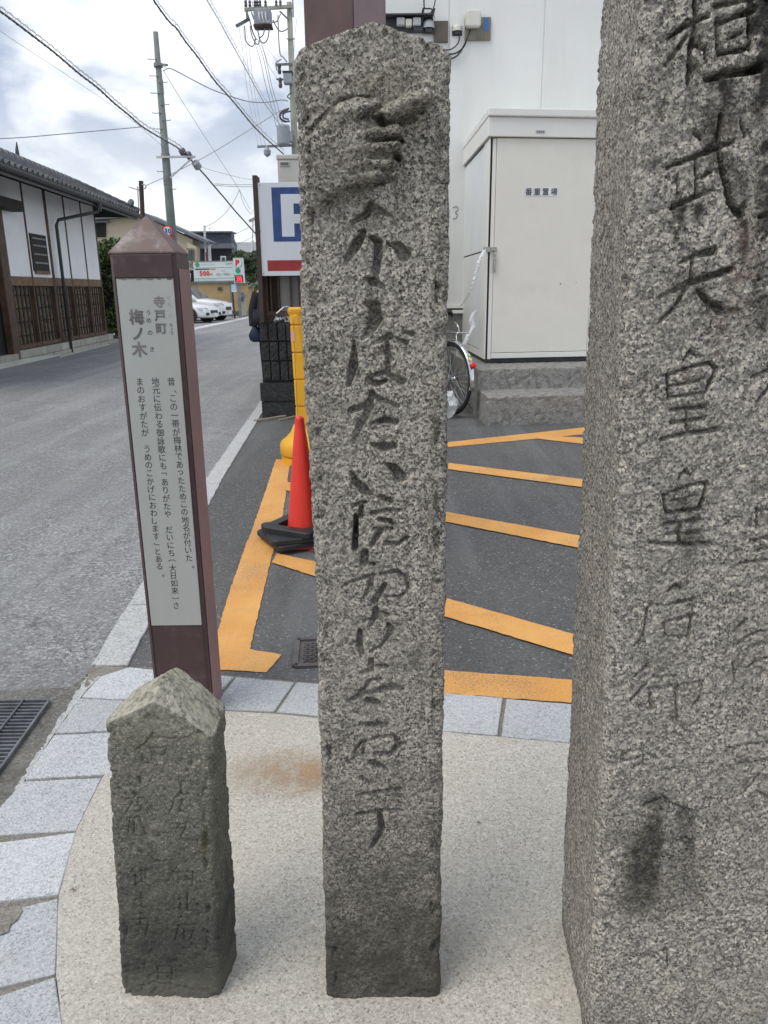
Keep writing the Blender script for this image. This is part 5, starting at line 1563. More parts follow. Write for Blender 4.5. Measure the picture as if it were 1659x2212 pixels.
MB().box(wx0 + .01, 7.69, BWY + .02, BWY + 2.9, 0, zsill0 - .012).build('plinth', 'building_plinth', wb)
MB().box(wx0 + .012, 7.69, BWY + .01, BWY + 2.8, zm - .011, zm + .011).build('shadow_gap', 'seam_black', wb)
# red-painted mark on the wall
mk = MB(); mk.tube(smooth_pts([at(978, 449, BWY - .004), at(986, 446, BWY - .004), at(990, 452, BWY - .004), at(984, 459, BWY - .004), at(988, 465, BWY - .004), at(984, 472, BWY - .004), at(978, 472, BWY - .004)], 5), .004, 4)
mk.build('pencil_mark', 'vent_dark', wb)

# small fittings on the wall
pm('board_brown', (0.13, 0.115, 0.095), 0.8, var=0.25, vs=6, dirt=0.5, dirtcol=(0.06, 0.055, 0.05), ds=6)
pm('board_tan', (0.20, 0.185, 0.15), 0.8, var=0.25, vs=6, dirt=0.5, dirtcol=(0.08, 0.075, 0.06), ds=7)
pm('fitting_dark', (0.055, 0.057, 0.065), 0.7, var=0.2, dirt=0.3, dirtcol=(0.13, 0.13, 0.13), ds=8)
pm('fitting_grey', (0.45, 0.46, 0.47), 0.4, var=0.08)
pm('fitting_cream', (0.66, 0.645, 0.59), 0.45, var=0.04)
pm('sticker_blue', (0.05, 0.16, 0.42), 0.6, var=0.15)
pm('cable_black', (0.022, 0.022, 0.028), 0.5)


def wbox(mb, px0, px1, py0, py1, y0, y1, Yw=BWY):
    a, b_ = at(px0, py1, Yw), at(px1, py0, Yw)
    return mb.box(a[0], b_[0], y0, y1, a[2], b_[2])


Y0 = BWY
rk_ = thing('meter_rack', 'dark steel rack of small grey service boxes on the white wall', 'meter rack', at(885, 60, Y0))
wbox(MB(), 828, 935, 37, 41, Y0 - .16, Y0 - .003).build('top_shelf', 'fitting_dark', rk_)
wbox(MB(), 828, 935, 41.3, 73, Y0 - .04, Y0 - .004).build('back_plate', 'fitting_dark', rk_)
for a, b_, c, d, m_ in ((856.5, 874, 44, 61, 'fitting_grey'), (875.5, 889, 47, 63, 'fitting_cream'), (891, 908.5, 44, 62, 'fitting_grey')):
    wbox(MB(), a, b_, c, d, Y0 - .13, Y0 - .041).build('service_box', m_, rk_, bevel=.012)
wbox(MB(), 893, 913, 62.5, 73, Y0 - .11, Y0 - .041).build('lower_box', 'fitting_dark', rk_, bevel=.01)


def dome(label, px, py0, py1, w, yb, mat_='fitting_grey'):
    c = at(px, py1, Y0); top_ = at(px, py0, Y0)[2]; h = top_ - c[2]; r = w * (Y0 / FPX) / 2 * .98
    d = thing('cable_hood', label, 'cable hood', c)
    mb = MB(); n = 14; vs = []
    prof = [(0.35, 1.0, 1.0), (.52, 1, .93), (.62, .985, .78), (.78, .86, .55), (.9, .62, .3), (.97, .35, .1), (1.0, .02, 0.0)]
    for (t, k, q) in prof:
        for i in range(n + 1):
            a = math.pi * i / n
            vs.append((c[0] + r * k * math.cos(a), yb - .004 - r * 1.15 * k * math.sin(a), c[2] + h * t))
    m_ = n + 1
    mb.add(vs, [(l * m_ + i, l * m_ + i + 1, (l + 1) * m_ + i + 1, (l + 1) * m_ + i) for l in range(len(prof) - 1) for i in range(n)])
    mb.build('hood_shell', mat_, d, smooth=True)
    mb = MB(); mb.box(c[0] - r * 1.04, c[0] + r * 1.04, yb - .014, yb - .001, c[2], c[2] + h * .8).build('back_plate', 'fitting_dark', d, bevel=.005)
    mb = MB(); mb.box(c[0] - r * .55, c[0] + r * .5, yb - r * .9, yb - .016, c[2] + h * .08, c[2] + h * .36).build('cable_outlet', 'fitting_dark', d, bevel=.01)
    return d


dome('grey domed cable hood on the dark rack, left of the brown board', 925, 45, 76, 23, Y0 - .042)
dome('pale domed cable hood standing alone on the white wall between two boards', 987, 52, 78, 19, Y0, 'fitting_cream')
b1 = MB(); wbox(b1, 937, 968, 46.5, 93, Y0 - .035, Y0 - .002)
b1.build('mounting_board', 'board_brown', None, loc=at(952, 70, Y0), bevel=.004, label='plain brown wooden mounting board on the white wall beside the hood', cat='board')
b2 = thing('mounting_board', 'tan wooden mounting board with a blue strip, behind the cream junction box', 'board', at(1030, 63, Y0))
wbox(MB(), 1003, 1060, 38.5, 89, Y0 - .035, Y0 - .002).build('board', 'board_tan', b2, bevel=.004)
wbox(MB(), 1044.5, 1054.5, 39.5, 70, Y0 - .0375, Y0 - .0352).build('blue_strip', 'sticker_blue', b2)
jb = thing('junction_box', 'cream plastic junction box fixed to the tan board', 'junction box', at(1021, 46, Y0))
wbox(MB(), 1006, 1036, 28, 64.5, Y0 - .14, Y0 - .036).build('box_cover', 'fitting_cream', jb, bevel=.018, seg=3)
wbox(MB(), 1003.8, 1008.5, 37, 60, Y0 - .10, Y0 - .036).build('side_clip', 'fitting_cream', jb, bevel=.004)
wbox(MB(), 1033.5, 1037.8, 36, 58, Y0 - .10, Y0 - .036).build('side_clip', 'fitting_cream', jb, bevel=.004)


def wcable(name, label, pix, r=.0085, y=None, group='service cables on the white wall'):
    pts = [at(x_, y_, (Y0 - .05) if y is None else y) for x_, y_ in pix]
    MB().tube(smooth_pts(pts, 6), r, 6).build(name, 'cable_black', None, loc=pts[0], smooth=True, label=label, cat='cable', group=group)


wcable('wall_cable', 'black cable looping from the lone pale hood back towards the stone', [(993, 76), (990, 92), (980, 103), (968, 108), (955, 105), (940, 98)], .008)
wcable('wall_cable', 'upper black cable sagging from the tan board to the left', [(1008, 86), (1001, 102), (988, 113), (972, 117), (955, 112), (938, 104)], .010)
wcable('wall_cable', 'lower black cable sagging furthest below the tan board', [(1007, 88), (997, 108), (985, 122), (970, 127), (955, 122), (936, 112)], .010)
wcable('wall_cable', 'short grey lead from the cream junction box to the black cables', [(1016, 64), (1011, 76), (1008, 86)], .007)
wcable('wall_cable', 'kinked black cable coming down from the top edge onto the rack', [(916, -20), (916, 10), (918, 18), (931, 19), (934, 25), (924, 32), (913, 40), (912, 50)], .009, Y0 - .12)
wcable('wall_cable', 'thin grey cable slanting down to the right clamp of the rack', [(942, -10), (938, 12), (934, 22), (926, 32), (920, 38)], .007, Y0 - .12)
for lab, px_ in (('black strain clamp above the rack on the left cable', 913.5), ('black strain clamp above the rack on the right cable', 936.5)):
    cl = MB(); a, b_ = at(px_ + 1.5, 18, Y0 - .12), at(px_ - .5, 28, Y0 - .12); cl.bar(a, b_, .03, .03)
    c2_ = at(px_ - 3, 38, Y0 - .12); c3_ = at(px_ + 2, 38, Y0 - .12); cl.bar(b_, c2_, .008, .008); cl.bar(b_, c3_, .008, .008)
    cl.build('cable_clamp', 'cable_black', None, loc=a, label=lab, cat='cable clamp', group='strain clamps above the rack')

# concrete steps and storage unit: a common frame turned a little to the right
st = Vector(G(1050.7, 921, 0)); ang = math.radians(7.5)
ux, uy = Vector((math.cos(ang), math.sin(ang), 0)), Vector((-math.sin(ang) * .25, 1, 0)).normalized()


def SP(u, v, z):
    p = st + ux * u + uy * v; return (p.x, p.y, z)


z1 = at(1050.7, 856.5, st.y)[2]
v1 = (G(1060, 842, z1)[1] - st.y)
z2 = at(1060, 797, st.y + v1)[2]
v2 = (G(1060, 786, z2)[1] - st.y)
uL2 = (at(1035, 797, st.y + v1)[0] - st.x) - .0
print('steps', z1, v1, z2, v2, uL2)
W_ = 2.9
bmod = []
steps = thing('concrete_steps', 'two worn grey concrete steps under the storage unit door', 'steps', tuple(st))


def rough_slab(name, u0, u1, v0, v1_, za, zb, seed, parent, m='step_concrete'):
    bm_ = MB(); nx_, nz_, ny_ = 60, 14, 12; r_ = 0.022
    # cross-section in (v, z): front bottom -> front top (rounded) -> back top, swept along u
    prof = [(v0, za + (zb - r_ - za) * i / nz_) for i in range(nz_ + 1)]
    prof += [(v0 + r_ - r_ * math.cos(t), zb - r_ + r_ * math.sin(t)) for t in (0.5, 1.0, 1.57)]
    prof += [(v0 + r_ + (v1_ - v0 - r_) * i / ny_, zb) for i in range(1, ny_ + 1)]
    P = np.array([[SP(u0 + (u1 - u0) * i / nx_, a, b_) for a, b_ in prof] for i in range(nx_ + 1)])
    sh = P.shape; Q = P.reshape(-1, 3)
    d = fbm(Q, 20, 4, seed) * .002 - np.clip(fbm(Q, 26, 3, seed + 5) - .5, 0, 1) * .02
    Q = Q + np.stack([d * .3, d * -1.0, d], 1) * np.array([1, 1, 1.0]); Q = Q.reshape(sh)
    n = len(prof); vs = [tuple(p) for row in Q for p in row]
    fs = [(i * n + k, (i + 1) * n + k, (i + 1) * n + k + 1, i * n + k + 1) for i in range(nx_) for k in range(n - 1)]
    fs.append(tuple(range(n)) + tuple()) if False else None
    # end faces and back
    bidx = [len(vs), len(vs) + 1]
    vs += [SP(u0, v1_, za), SP(u1, v1_, za)]
    fs.append(tuple([len(vs) - 2] + list(range(n))))
    fs.append(tuple([len(vs) - 1] + [nx_ * n + k for k in range(n - 1, -1, -1)]))
    bm_.add(vs, [f if len(f) > 4 else f for f in fs])
    return bm_.build(name, m, parent, smooth=False)


rough_slab('lower_step', 0, W_, 0, v1 + .02, -.02, z1, 3, steps)
rough_slab('upper_step', uL2, W_ + .3, v1, v2 + 2.35, -.02, z2, 8, steps)

# storage unit
zf = z2 + .05
V0 = v2 + .02
su = st + uy * V0
DY = 2.38


def sx_at(px, py):      # u coordinate of a pixel on the unit front plane
    best = None
    d = ray(px, py); o = np.array([0, 0, CAMH]); n_ = np.array([-math.sin(ang), math.cos(ang), 0])
    p0 = np.array([su.x, su.y, 0]); t = ((p0 - o) @ n_) / (d @ n_); p = o + d * t
    return float((p - p0) @ np.array([ux.x, ux.y, 0])), float(p[2])


u_l, _ = sx_at(1045, 768); _, ztop_ = sx_at(1048, 235); _, zfas = sx_at(1048, 296); u_r = sx_at(1292, 600)[0] + .55
print('shed', u_l, u_r, zfas, ztop_)


def SB(mb, u0, u1, v0, v1_, za, zb):
    pts = [SP(u0, V0 + v0, 0), SP(u1, V0 + v0, 0), SP(u1, V0 + v1_, 0), SP(u0, V0 + v1_, 0)]
    return mb.prism([(p[0], p[1]) for p in pts], za, zb)


shed = thing('storage_unit', 'cream prefabricated storage unit with single door standing on concrete steps', 'storage unit', tuple(su))
u_seam = sx_at(1055, 600)[0]; ud0, _ = sx_at(1066, 560); ud1 = sx_at(1278, 560)[0]
zdb = sx_at(1100, 761)[1]
SB(MB(), u_l + .004, u_seam - .012, .0, .06, zf, zfas - .012).build('corner_post', 'shed_trim', shed, bevel=.004)
SB(MB(), u_seam - .008, u_seam + .012, .02, .05, zf, zfas - .01).build('door_gasket', 'seam_black', shed)
SB(MB(), u_seam + .012, ud0, .0, .06, zf, zfas - .012).build('door_jamb', 'shed_trim', shed, bevel=.004)
SB(MB(), ud0 + .004, ud1, -.012, .05, zdb, zfas - .008).build('door', 'shed_cream', shed, bevel=.005)
SB(MB(), ud0 + .002, ud1, -.018, .05, zf + .01, zdb - .006).build('kick_rail', 'shed_trim', shed, bevel=.004)
SB(MB(), ud1 + .004, u_r, .0, .06, zf, zfas - .012).build('door_jamb', 'shed_trim', shed, bevel=.004)
SB(MB(), u_seam - .01, u_r, .03, 2.3, zf - .045, zf - .002).build('base_frame', 'fitting_dark', shed)
SB(MB(), u_l + .03, u_r - .03, .062, DY - .03, zf, zfas - .02).build('inner_body', 'shed_side', shed)
# side face: corner strip, two panels and a rear post
def side_strip(name, v0, v1_, za, zb, m_, out=.012):
    SB(MB(), u_l + .004 - (out - .004), u_l + .028, v0, v1_, za, zb).build(name, m_, shed, bevel=.002, seg=1)
zmid = at(1020, 549, su.y + 1.0)[2]
side_strip('side_corner_strip', .062, .36, zf, zfas - .015, 'shed_trim', .004)
side_strip('side_panel', .37, DY - .16, zmid + .008, zfas - .03, 'shed_side', .0)
side_strip('side_panel', .37, DY - .16, zf + .09, zmid - .008, 'shed_side', .0)
side_strip('side_base_rail', .37, DY - .16, zf, zf + .082, 'shed_trim', .002)
side_strip('rear_post', DY - .15, DY, zf, zfas - .015, 'shed_trim', .006)
SB(MB(), u_l + .01, u_l + .027, .3, DY - .1, zf + .02, zfas - .02).build('side_shadow_gap', 'seam_black', shed)
# roof fascia with a lip along the top
SB(MB(), u_l - .02, u_r + .02, -.05, DY + .02, zfas, ztop_ - .085).build('fascia', 'shed_trim', shed, bevel=.006)
SB(MB(), u_l - .028, u_r + .028, -.085, DY + .03, ztop_ - .083, ztop_).build('roof_lip', 'shed_trim', shed, bevel=.012)
# handle, latch, labels
uh = sx_at(1067, 566)[0]; zh0, zh1 = sx_at(1067, 588)[1], sx_at(1067, 546)[1]
SB(MB(), uh - .014, uh + .016, -.045, -.013, zh0, zh1).build('handle', 'worn_steel', shed, bevel=.006)
SB(MB(), uh - .010, uh + .012, -.058, -.045, zh0 + .03, zh0 + .11).build('handle_lever', 'worn_steel', shed, bevel=.004)
ul0, zl = sx_at(1044, 539); ul1 = sx_at(1072, 539)[0]
SB(MB(), ul0, ul0 + (ul1 - ul0) * .55, -.02, -.001, zl - .028, zl + .028).build('latch_plate', 'worn_steel', shed, bevel=.003)
SB(MB(), ul0 + (ul1 - ul0) * .62, ul1, -.035, -.013, zl - .022, zl + .026).build('hasp', 'worn_steel', shed, bevel=.006)
q0, q1 = sx_at(1131.7, 424), sx_at(1205.5, 405)
SB(MB(), q0[0], q1[0], -.0155, -.0122, q0[1], q1[1]).build('notice_plate', 'label_white', shed)
chs = []
for i, ch in enumerate('番重置場'):
    uu_, zz2 = sx_at(1141.5 + i * 18.2, 414.5)
    chs.append((ch, SP(uu_, V0 - .0162, zz2), .082, 0, .0012))
lettering('notice_lettering', 'print_black', shed, chs, xdir=tuple(ux))
q0, q1 = sx_at(1155, 290), sx_at(1175, 283.5)
SB(MB(), q0[0], q1[0], -.054, -.050, q0[1], q1[1]).build('maker_plate', 'fitting_grey', shed)
for i in range(4):
    a = q0[0] + (q1[0] - q0[0]) * (.18 + i * .2)
    SB(MB(), a, a + .010, -.0555, -.0542, q0[1] + .009, q1[1] - .009).build('plate_mark', 'print_black', shed)
# paint chips on the door
for (px_, py_, r_) in ((1210, 613, .009), (1244, 610, .005), (1240, 592, .003)):
    uu_, zz2 = sx_at(px_, py_)
    SB(MB(), uu_ - r_ * .7, uu_ + r_ * .7, -.0128, -.0118, zz2 - r_, zz2 + r_).build('paint_chip', 'vent_dark', shed)
# small green nail holes in steps; plastic tape tied to the latch
pm('clear_tape', (0.80, 0.82, 0.84), 0.25, var=0.1)
MATS['clear_tape'].node_tree.nodes['Principled BSDF'].inputs['Alpha'].default_value = 0.62
tp = MB(); rr = random.Random(3)
path = smooth_pts([SP(ul0 + .01, V0 - .04, zl), at(1036, 562, su.y - .12), at(1029, 590, su.y - .1), at(1020, 622, su.y - .05), at(1008, 645, su.y + .1), at(994, 662, su.y + .5)], 8)
for i, p in enumerate(path):
    w = .013 + .012 * abs(math.sin(i * .9)) + rr.uniform(0, .006)
    tp.v += [(p[0] - w, p[1] + rr.uniform(-.01, .01), p[2] - w * .4), (p[0], p[1] - .012 - rr.uniform(0, .01), p[2]), (p[0] + w, p[1] + rr.uniform(-.01, .01), p[2] + w * .4)]
tp.f = [(i * 3 + k, (i + 1) * 3 + k, (i + 1) * 3 + k + 1, i * 3 + k + 1) for i in range(len(path) - 1) for k in range(2)]
tp.build('plastic_tape', 'clear_tape', None, loc=path[0], label='twisted clear plastic tape stretched from the latch down to the bicycle', cat='plastic tape')
tp = MB(); path = smooth_pts([at(1026, 672, su.y - .2), at(1018, 690, su.y - .2), at(1022, 705, su.y - .2), at(1012, 722, su.y - .25), at(1002, 745, su.y - .3)], 7)
for i, p in enumerate(path):
    w = .012 + .02 * abs(math.sin(i * 1.3)) + rr.uniform(0, .006)
    tp.v += [(p[0] - w, p[1], p[2] - w * .5), (p[0], p[1] - .015, p[2]), (p[0] + w, p[1], p[2] + w * .5)]
tp.f = [(i * 3 + k, (i + 1) * 3 + k, (i + 1) * 3 + k + 1, i * 3 + k + 1) for i in range(len(path) - 1) for k in range(2)]
tp.build('plastic_tape', 'clear_tape', None, loc=path[0], label='loose lower tail of clear plastic tape beside the storage unit side', cat='plastic tape')

# ================================================================== BICYCLE
pm('chrome', (0.62, 0.63, 0.64), 0.16, 1.0, var=0.05)
pm('spoke_steel', (0.42, 0.43, 0.44), 0.6, 0.2)
pm('tyre', (0.018, 0.018, 0.019), 0.75, var=0.2)
pm('bike_frame', (0.10, 0.11, 0.12), 0.3, 0.4)
pm('reflector_red', (0.72, 0.02, 0.03), 0.25)
pm('sticker_green', (0.45, 0.62, 0.30), 0.5)
pm('sticker_yellow', (0.75, 0.66, 0.12), 0.5)
bc = Vector(G(973, 897, 0.0))
yaw = math.radians(118)           # heading of the bicycle, away from the camera and to the left
hd = Vector((math.cos(yaw), math.sin(yaw), 0)); sdv = Vector((hd.y, -hd.x, 0))
RW = (at(966, 738, bc.y)[2]) / 2
kk = RW / 0.33
bk = thing('bicycle', 'city bicycle with chrome mudguard and red rear reflector parked by the steps', 'bicycle', tuple(bc))


def BPt(l, z, s=0.0):
    p = bc + hd * l + sdv * s; return Vector((p.x, p.y, z))


def wheel(l):
    c = BPt(l, RW)
    circ = lambda r, n=48: [c + hd * (r * math.cos(2 * math.pi * i / n)) + Vector((0, 0, r * math.sin(2 * math.pi * i / n))) for i in range(n)]
    w = MB().tube(circ(RW - .022 * kk), .019 * kk, 10, True).build('tyre', 'tyre', bk, smooth=True)
    MB().tube(circ(RW - .046 * kk), .009 * kk, 6, True).build('rim', 'chrome', bk, smooth=True)
    hub = MB().lathe([(.028 * kk, -.035 * kk), (.02 * kk, -.03 * kk), (.016 * kk, 0), (.02 * kk, .03 * kk), (.028 * kk, .035 * kk)], c, 14, ax=sdv).build('hub', 'chrome', bk, smooth=True)
    for i in range(32):
        a = 2 * math.pi * i / 32; s = .03 * kk * (1 if i % 2 else -1); a2 = a + (0.9 if i % 4 < 2 else -0.9)
        p0 = c + sdv * s + hd * (.024 * kk * math.cos(a2)) + Vector((0, 0, .024 * kk * math.sin(a2)))
        p1 = c + hd * ((RW - .05 * kk) * math.cos(a)) + Vector((0, 0, (RW - .05 * kk) * math.sin(a)))
        MB().tube([p0, p1], .0016 * kk, 4).build('spoke', 'spoke_steel', bk)
    return c


WB = 1.08 * kk
cr, cf = wheel(0.0), wheel(WB)


def guard(c, a0, a1, r, nm='mudguard'):
    mb = MB(); n = 26; vs = []
    for i in range(n + 1):
        a = math.radians(a0 + (a1 - a0) * i / n)
        for s, dr in ((-.028, -.012), (-.018, .004), (0, .009), (.018, .004), (.028, -.012)):
            rr_ = r + dr * kk
            vs.append(c + hd * (rr_ * math.cos(a)) + Vector((0, 0, rr_ * math.sin(a))) + sdv * (s * kk))
    mb.add(vs, [(i * 5 + k, (i + 1) * 5 + k, (i + 1) * 5 + k + 1, i * 5 + k + 1) for i in range(n) for k in range(4)])
    o = mb.build(nm, 'chrome', bk, smooth=True)
    s_ = o.modifiers.new('thick', 'SOLIDIFY'); s_.thickness = .003


guard(cr, 20, 192, RW + .016 * kk)
guard(cf, 10, 150, RW + .016 * kk)
ra = math.radians(157)
rc_ = cr + hd * ((RW + .045 * kk) * math.cos(ra)) + Vector((0, 0, (RW + .045 * kk) * math.sin(ra)))
rdir = hd * math.cos(ra) + Vector((0, 0, math.sin(ra) * .3))
MB().lathe([(.028 * kk, -.014), (.029 * kk, .0), (.028 * kk, .012), (.021 * kk, .022), (.01 * kk, .026)], rc_, 20, ax=rdir).build('rear_reflector', 'reflector_red', bk, smooth=True)
for a_, m_ in ((140, 'sticker_green'), (147, 'sticker_yellow')):
    a = math.radians(a_); p = cr + hd * ((RW + .030 * kk) * math.cos(a)) + Vector((0, 0, (RW + .030 * kk) * math.sin(a)))
    MB().lathe([(.016 * kk, 0), (.016 * kk, .004)], p, 12, ax=hd * math.cos(a) + Vector((0, 0, math.sin(a)))).build('mudguard_sticker', m_, bk)
bb = BPt(.47 * kk, .29 * kk); seat = BPt(.30 * kk, .80 * kk); head = BPt(.86 * kk, .80 * kk); headb = BPt(.90 * kk, .64 * kk)
for pts, r, nm in (([bb, seat], .014, 'seat_tube'), ([bb, headb], .018, 'down_tube'), ([BPt(.36 * kk, .50 * kk), BPt(.88 * kk, .72 * kk)], .014, 'top_tube'), ([head, headb], .018, 'head_tube')):
    MB().tube(pts, r * kk, 10).build(nm, 'bike_frame', bk, smooth=True)
for s in (-.055, .055):
    MB().tube([BPt(0, RW, s * kk), BPt(.44 * kk, .29 * kk, s * .6 * kk)], .009 * kk, 8).build('chain_stay', 'bike_frame', bk, smooth=True)
    MB().tube([BPt(0, RW, s * kk), BPt(.34 * kk, .62 * kk, s * .4 * kk)], .008 * kk, 8).build('seat_stay', 'bike_frame', bk, smooth=True)
    MB().tube(smooth_pts([headb, BPt(.94 * kk, .60 * kk, s * .7 * kk), BPt(1.0 * kk, .50 * kk, s * .8 * kk), BPt(1.08 * kk, RW, s * .8 * kk)], 5), .010 * kk, 8).build('fork_blade', 'bike_frame', bk, smooth=True)
    # rack
    MB().tube([BPt(-.01 * kk, RW + .01, s * 1.15 * kk), BPt(.02 * kk, .735 * kk, s * 1.15 * kk)], .005 * kk, 6).build('rack_strut', 'chrome', bk, smooth=True)
    MB().tube([BPt(0, RW, s * kk), BPt(-.20 * kk, .40 * kk, s * .55 * kk)], .0028 * kk, 5).build('guard_stay', 'chrome', bk)
loop = smooth_pts([BPt(.26 * kk, .735 * kk, -.06 * kk), BPt(-.12 * kk, .74 * kk, -.065 * kk), BPt(-.19 * kk, .745 * kk, -.04 * kk), BPt(-.20 * kk, .745 * kk, .04 * kk), BPt(-.12 * kk, .74 * kk, .065 * kk), BPt(.26 * kk, .735 * kk, .06 * kk)], 6)
MB().tube(loop, .0065 * kk, 8).build('rack_loop', 'chrome', bk, smooth=True)
loop2 = smooth_pts([BPt(-.19 * kk, .745 * kk, -.045 * kk), BPt(-.17 * kk, .80 * kk, -.045 * kk), BPt(-.10 * kk, .83 * kk, -.04 * kk), BPt(.05 * kk, .80 * kk, -.03 * kk)], 6)
MB().tube(loop2, .005 * kk, 8).build('rack_spring_clip', 'chrome', bk, smooth=True)
for l in (-.10, .02, .14):
    MB().tube([BPt(l * kk, .736 * kk, -.06 * kk), BPt(l * kk, .736 * kk, .06 * kk)], .004 * kk, 6).build('rack_bar', 'chrome', bk)
MB().tube([BPt(.285 * kk, .80 * kk), BPt(.265 * kk, .88 * kk)], .012 * kk, 8).build('seat_post', 'chrome', bk)
sm_ = MB(); vs = []
for i, (l, w, z) in enumerate(((.12, .07, .90), (.15, .095, .915), (.24, .09, .905), (.32, .045, .90), (.40, .022, .905))):
    for s, dz in ((-1, -.03), (-.9, 0), (0, .012), (.9, 0), (1, -.03)):
        vs.append(BPt(l * kk, (z + dz) * kk, s * w * kk))
sm_.add(vs, [(i * 5 + k, (i + 1) * 5 + k, (i + 1) * 5 + k + 1, i * 5 + k + 1) for i in range(4) for k in range(4)])
so = sm_.build('saddle', 'tyre', bk, smooth=True); s_ = so.modifiers.new('t', 'SOLIDIFY'); s_.thickness = .02
MB().tube(smooth_pts([BPt(.66 * kk, .98 * kk, -.26 * kk), BPt(.78 * kk, .98 * kk, -.22 * kk), BPt(.88 * kk, .94 * kk, -.05 * kk), BPt(.86 * kk, .90 * kk, 0), BPt(.88 * kk, .94 * kk, .05 * kk), BPt(.78 * kk, .98 * kk, .22 * kk), BPt(.66 * kk, .98 * kk, .26 * kk)], 5), .011 * kk, 8).build('handlebar', 'chrome', bk, smooth=True)
MB().tube([head, BPt(.86 * kk, .90 * kk)], .012 * kk, 8).build('stem', 'chrome', bk)
MB().lathe([(.085 * kk, -.004), (.09 * kk, 0), (.085 * kk, .004)], BPt(.47 * kk, .29 * kk, .05 * kk), 24, ax=sdv).build('chainring', 'chrome', bk)
MB().box(0, .001, 0, .001, 0, .001)
MB().tube([BPt(.47 * kk, .29 * kk, .07 * kk), BPt(.60 * kk, .20 * kk, .07 * kk)], .008 * kk, 6).build('crank', 'chrome', bk)
MB().tube([BPt(.47 * kk, .29 * kk, -.07 * kk), BPt(.34 * kk, .38 * kk, -.07 * kk)], .008 * kk, 6).build('crank', 'chrome', bk)
kp = smooth_pts([BPt(-.0, RW - .01, .07 * kk), BPt(-.04 * kk, .12 * kk, .15 * kk), BPt(-.10 * kk, .012, .22 * kk), BPt(-.22 * kk, .010, .24 * kk)], 5)
MB().tube(kp, .004 * kk, 6).build('kickstand', 'fitting_dark', bk, smooth=True)
MB().lathe([(.045 * kk, -.03 * kk), (.05 * kk, 0), (.045 * kk, .03 * kk)], BPt(.0, RW, -.06 * kk), 16, ax=sdv).build('band_brake', 'worn_steel', bk, smooth=True)
# clear plastic bag hanging low behind the wheel
bgm = MB(); vs = []; rr = random.Random(5); pc = at(968, 900, bc.y - .25)
for i in range(7):
    for k in range(10):
        a = 2 * math.pi * k / 10; r = (.02 + .07 * math.sin(math.pi * (i + .6) / 7.5)) * (1 + rr.uniform(-.3, .3))
        vs.append((pc[0] + r * math.cos(a), pc[1] + r * math.sin(a), .012 + i * .05))
bgm.add(vs, [(i * 10 + k, i * 10 + (k + 1) % 10, (i + 1) * 10 + (k + 1) % 10, (i + 1) * 10 + k) for i in range(6) for k in range(10)])
bgm.build('plastic_bag', 'clear_tape', None, loc=(pc[0], pc[1], 0), label='small crumpled clear plastic bag on the asphalt by the rear wheel', cat='plastic bag')

# leaf crumbs lying on the pad
for (px_, py_, lab, r_) in ((1034, 1780, 'tiny dark leaf fragment on the pale pad between the two tall stones', .006), (157, 1925, 'tiny dark leaf fragment on the pad left of the short marker stone', .006)):
    p = G(px_, py_, ZP); mbp = MB(); mbp.tube([(p[0] - r_, p[1], ZP + .003), (p[0], p[1] + .002, ZP + .006), (p[0] + r_, p[1], ZP + .003)], [.001, r_ * .55, .001], 6)
    mbp.build('leaf_fragment', 'dry_stalk', None, loc=p, label=lab, cat='leaf')

# ================================================================== TRADITIONAL HOUSE ON THE LEFT
def hb_line(name, col, **k): pm(name, col, **k)


pm('white_plaster', (0.90, 0.91, 0.92), 0.85, var=0.03, vs=2, dirt=0.12, dirtcol=(0.6, 0.6, 0.6), ds=1.5)
pm('old_timber', (0.10, 0.058, 0.035), 0.75, var=0.35, vs=5, streak=True, dirt=0.7, dirtcol=(0.02, 0.014, 0.011), ds=2.5)
pm('black_timber', (0.014, 0.010, 0.009), 0.75, var=0.4, vs=5, streak=True)
pm('warm_timber', (0.19, 0.115, 0.065), 0.75, var=0.3, vs=6, streak=True, dirt=0.6, dirtcol=(0.07, 0.045, 0.03), ds=4)
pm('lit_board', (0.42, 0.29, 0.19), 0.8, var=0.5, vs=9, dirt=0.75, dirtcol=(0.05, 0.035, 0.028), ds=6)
pm('base_stone', (0.40, 0.385, 0.33), 0.85, var=0.12, vs=4, dirt=0.4, dirtcol=(0.22, 0.20, 0.16), ds=3, bs=.3, bsc=40, rnd=.12)
pm('roof_tile', (0.105, 0.108, 0.112), 0.45, var=0.25, vs=5, dirt=0.5, dirtcol=(0.26, 0.26, 0.25), ds=5, rnd=.3)
pm('gutter_metal', (0.055, 0.058, 0.062), 0.5, var=0.2, vs=4)
pm('louvre_grey', (0.20, 0.21, 0.21), 0.6, var=0.2)
pm('forecourt_concrete', (0.50, 0.49, 0.44), 0.85, var=0.1, vs=1, dirt=0.3, dirtcol=(0.35, 0.34, 0.3), ds=1.2, bs=.2, bsc=60)
HK = -0.049


def hx(Yv, off=0.0):
    return -7.49 + HK * (Yv - 16.1) + off


hu = Vector((HK, 1, 0)).normalized(); hn = Vector((hu.y, -hu.x, 0))      # along the front, and out to the street


def HP(Yv, off, z):
    return (hx(Yv) + hn.x * off, Yv + hn.y * off, z)


def HB(mb, ya, yb, o0, o1, z0, z1):
    return mb.prism([HP(ya, o0, 0)[:2], HP(ya, o1, 0)[:2], HP(yb, o1, 0)[:2], HP(yb, o0, 0)[:2]], z0, z1)


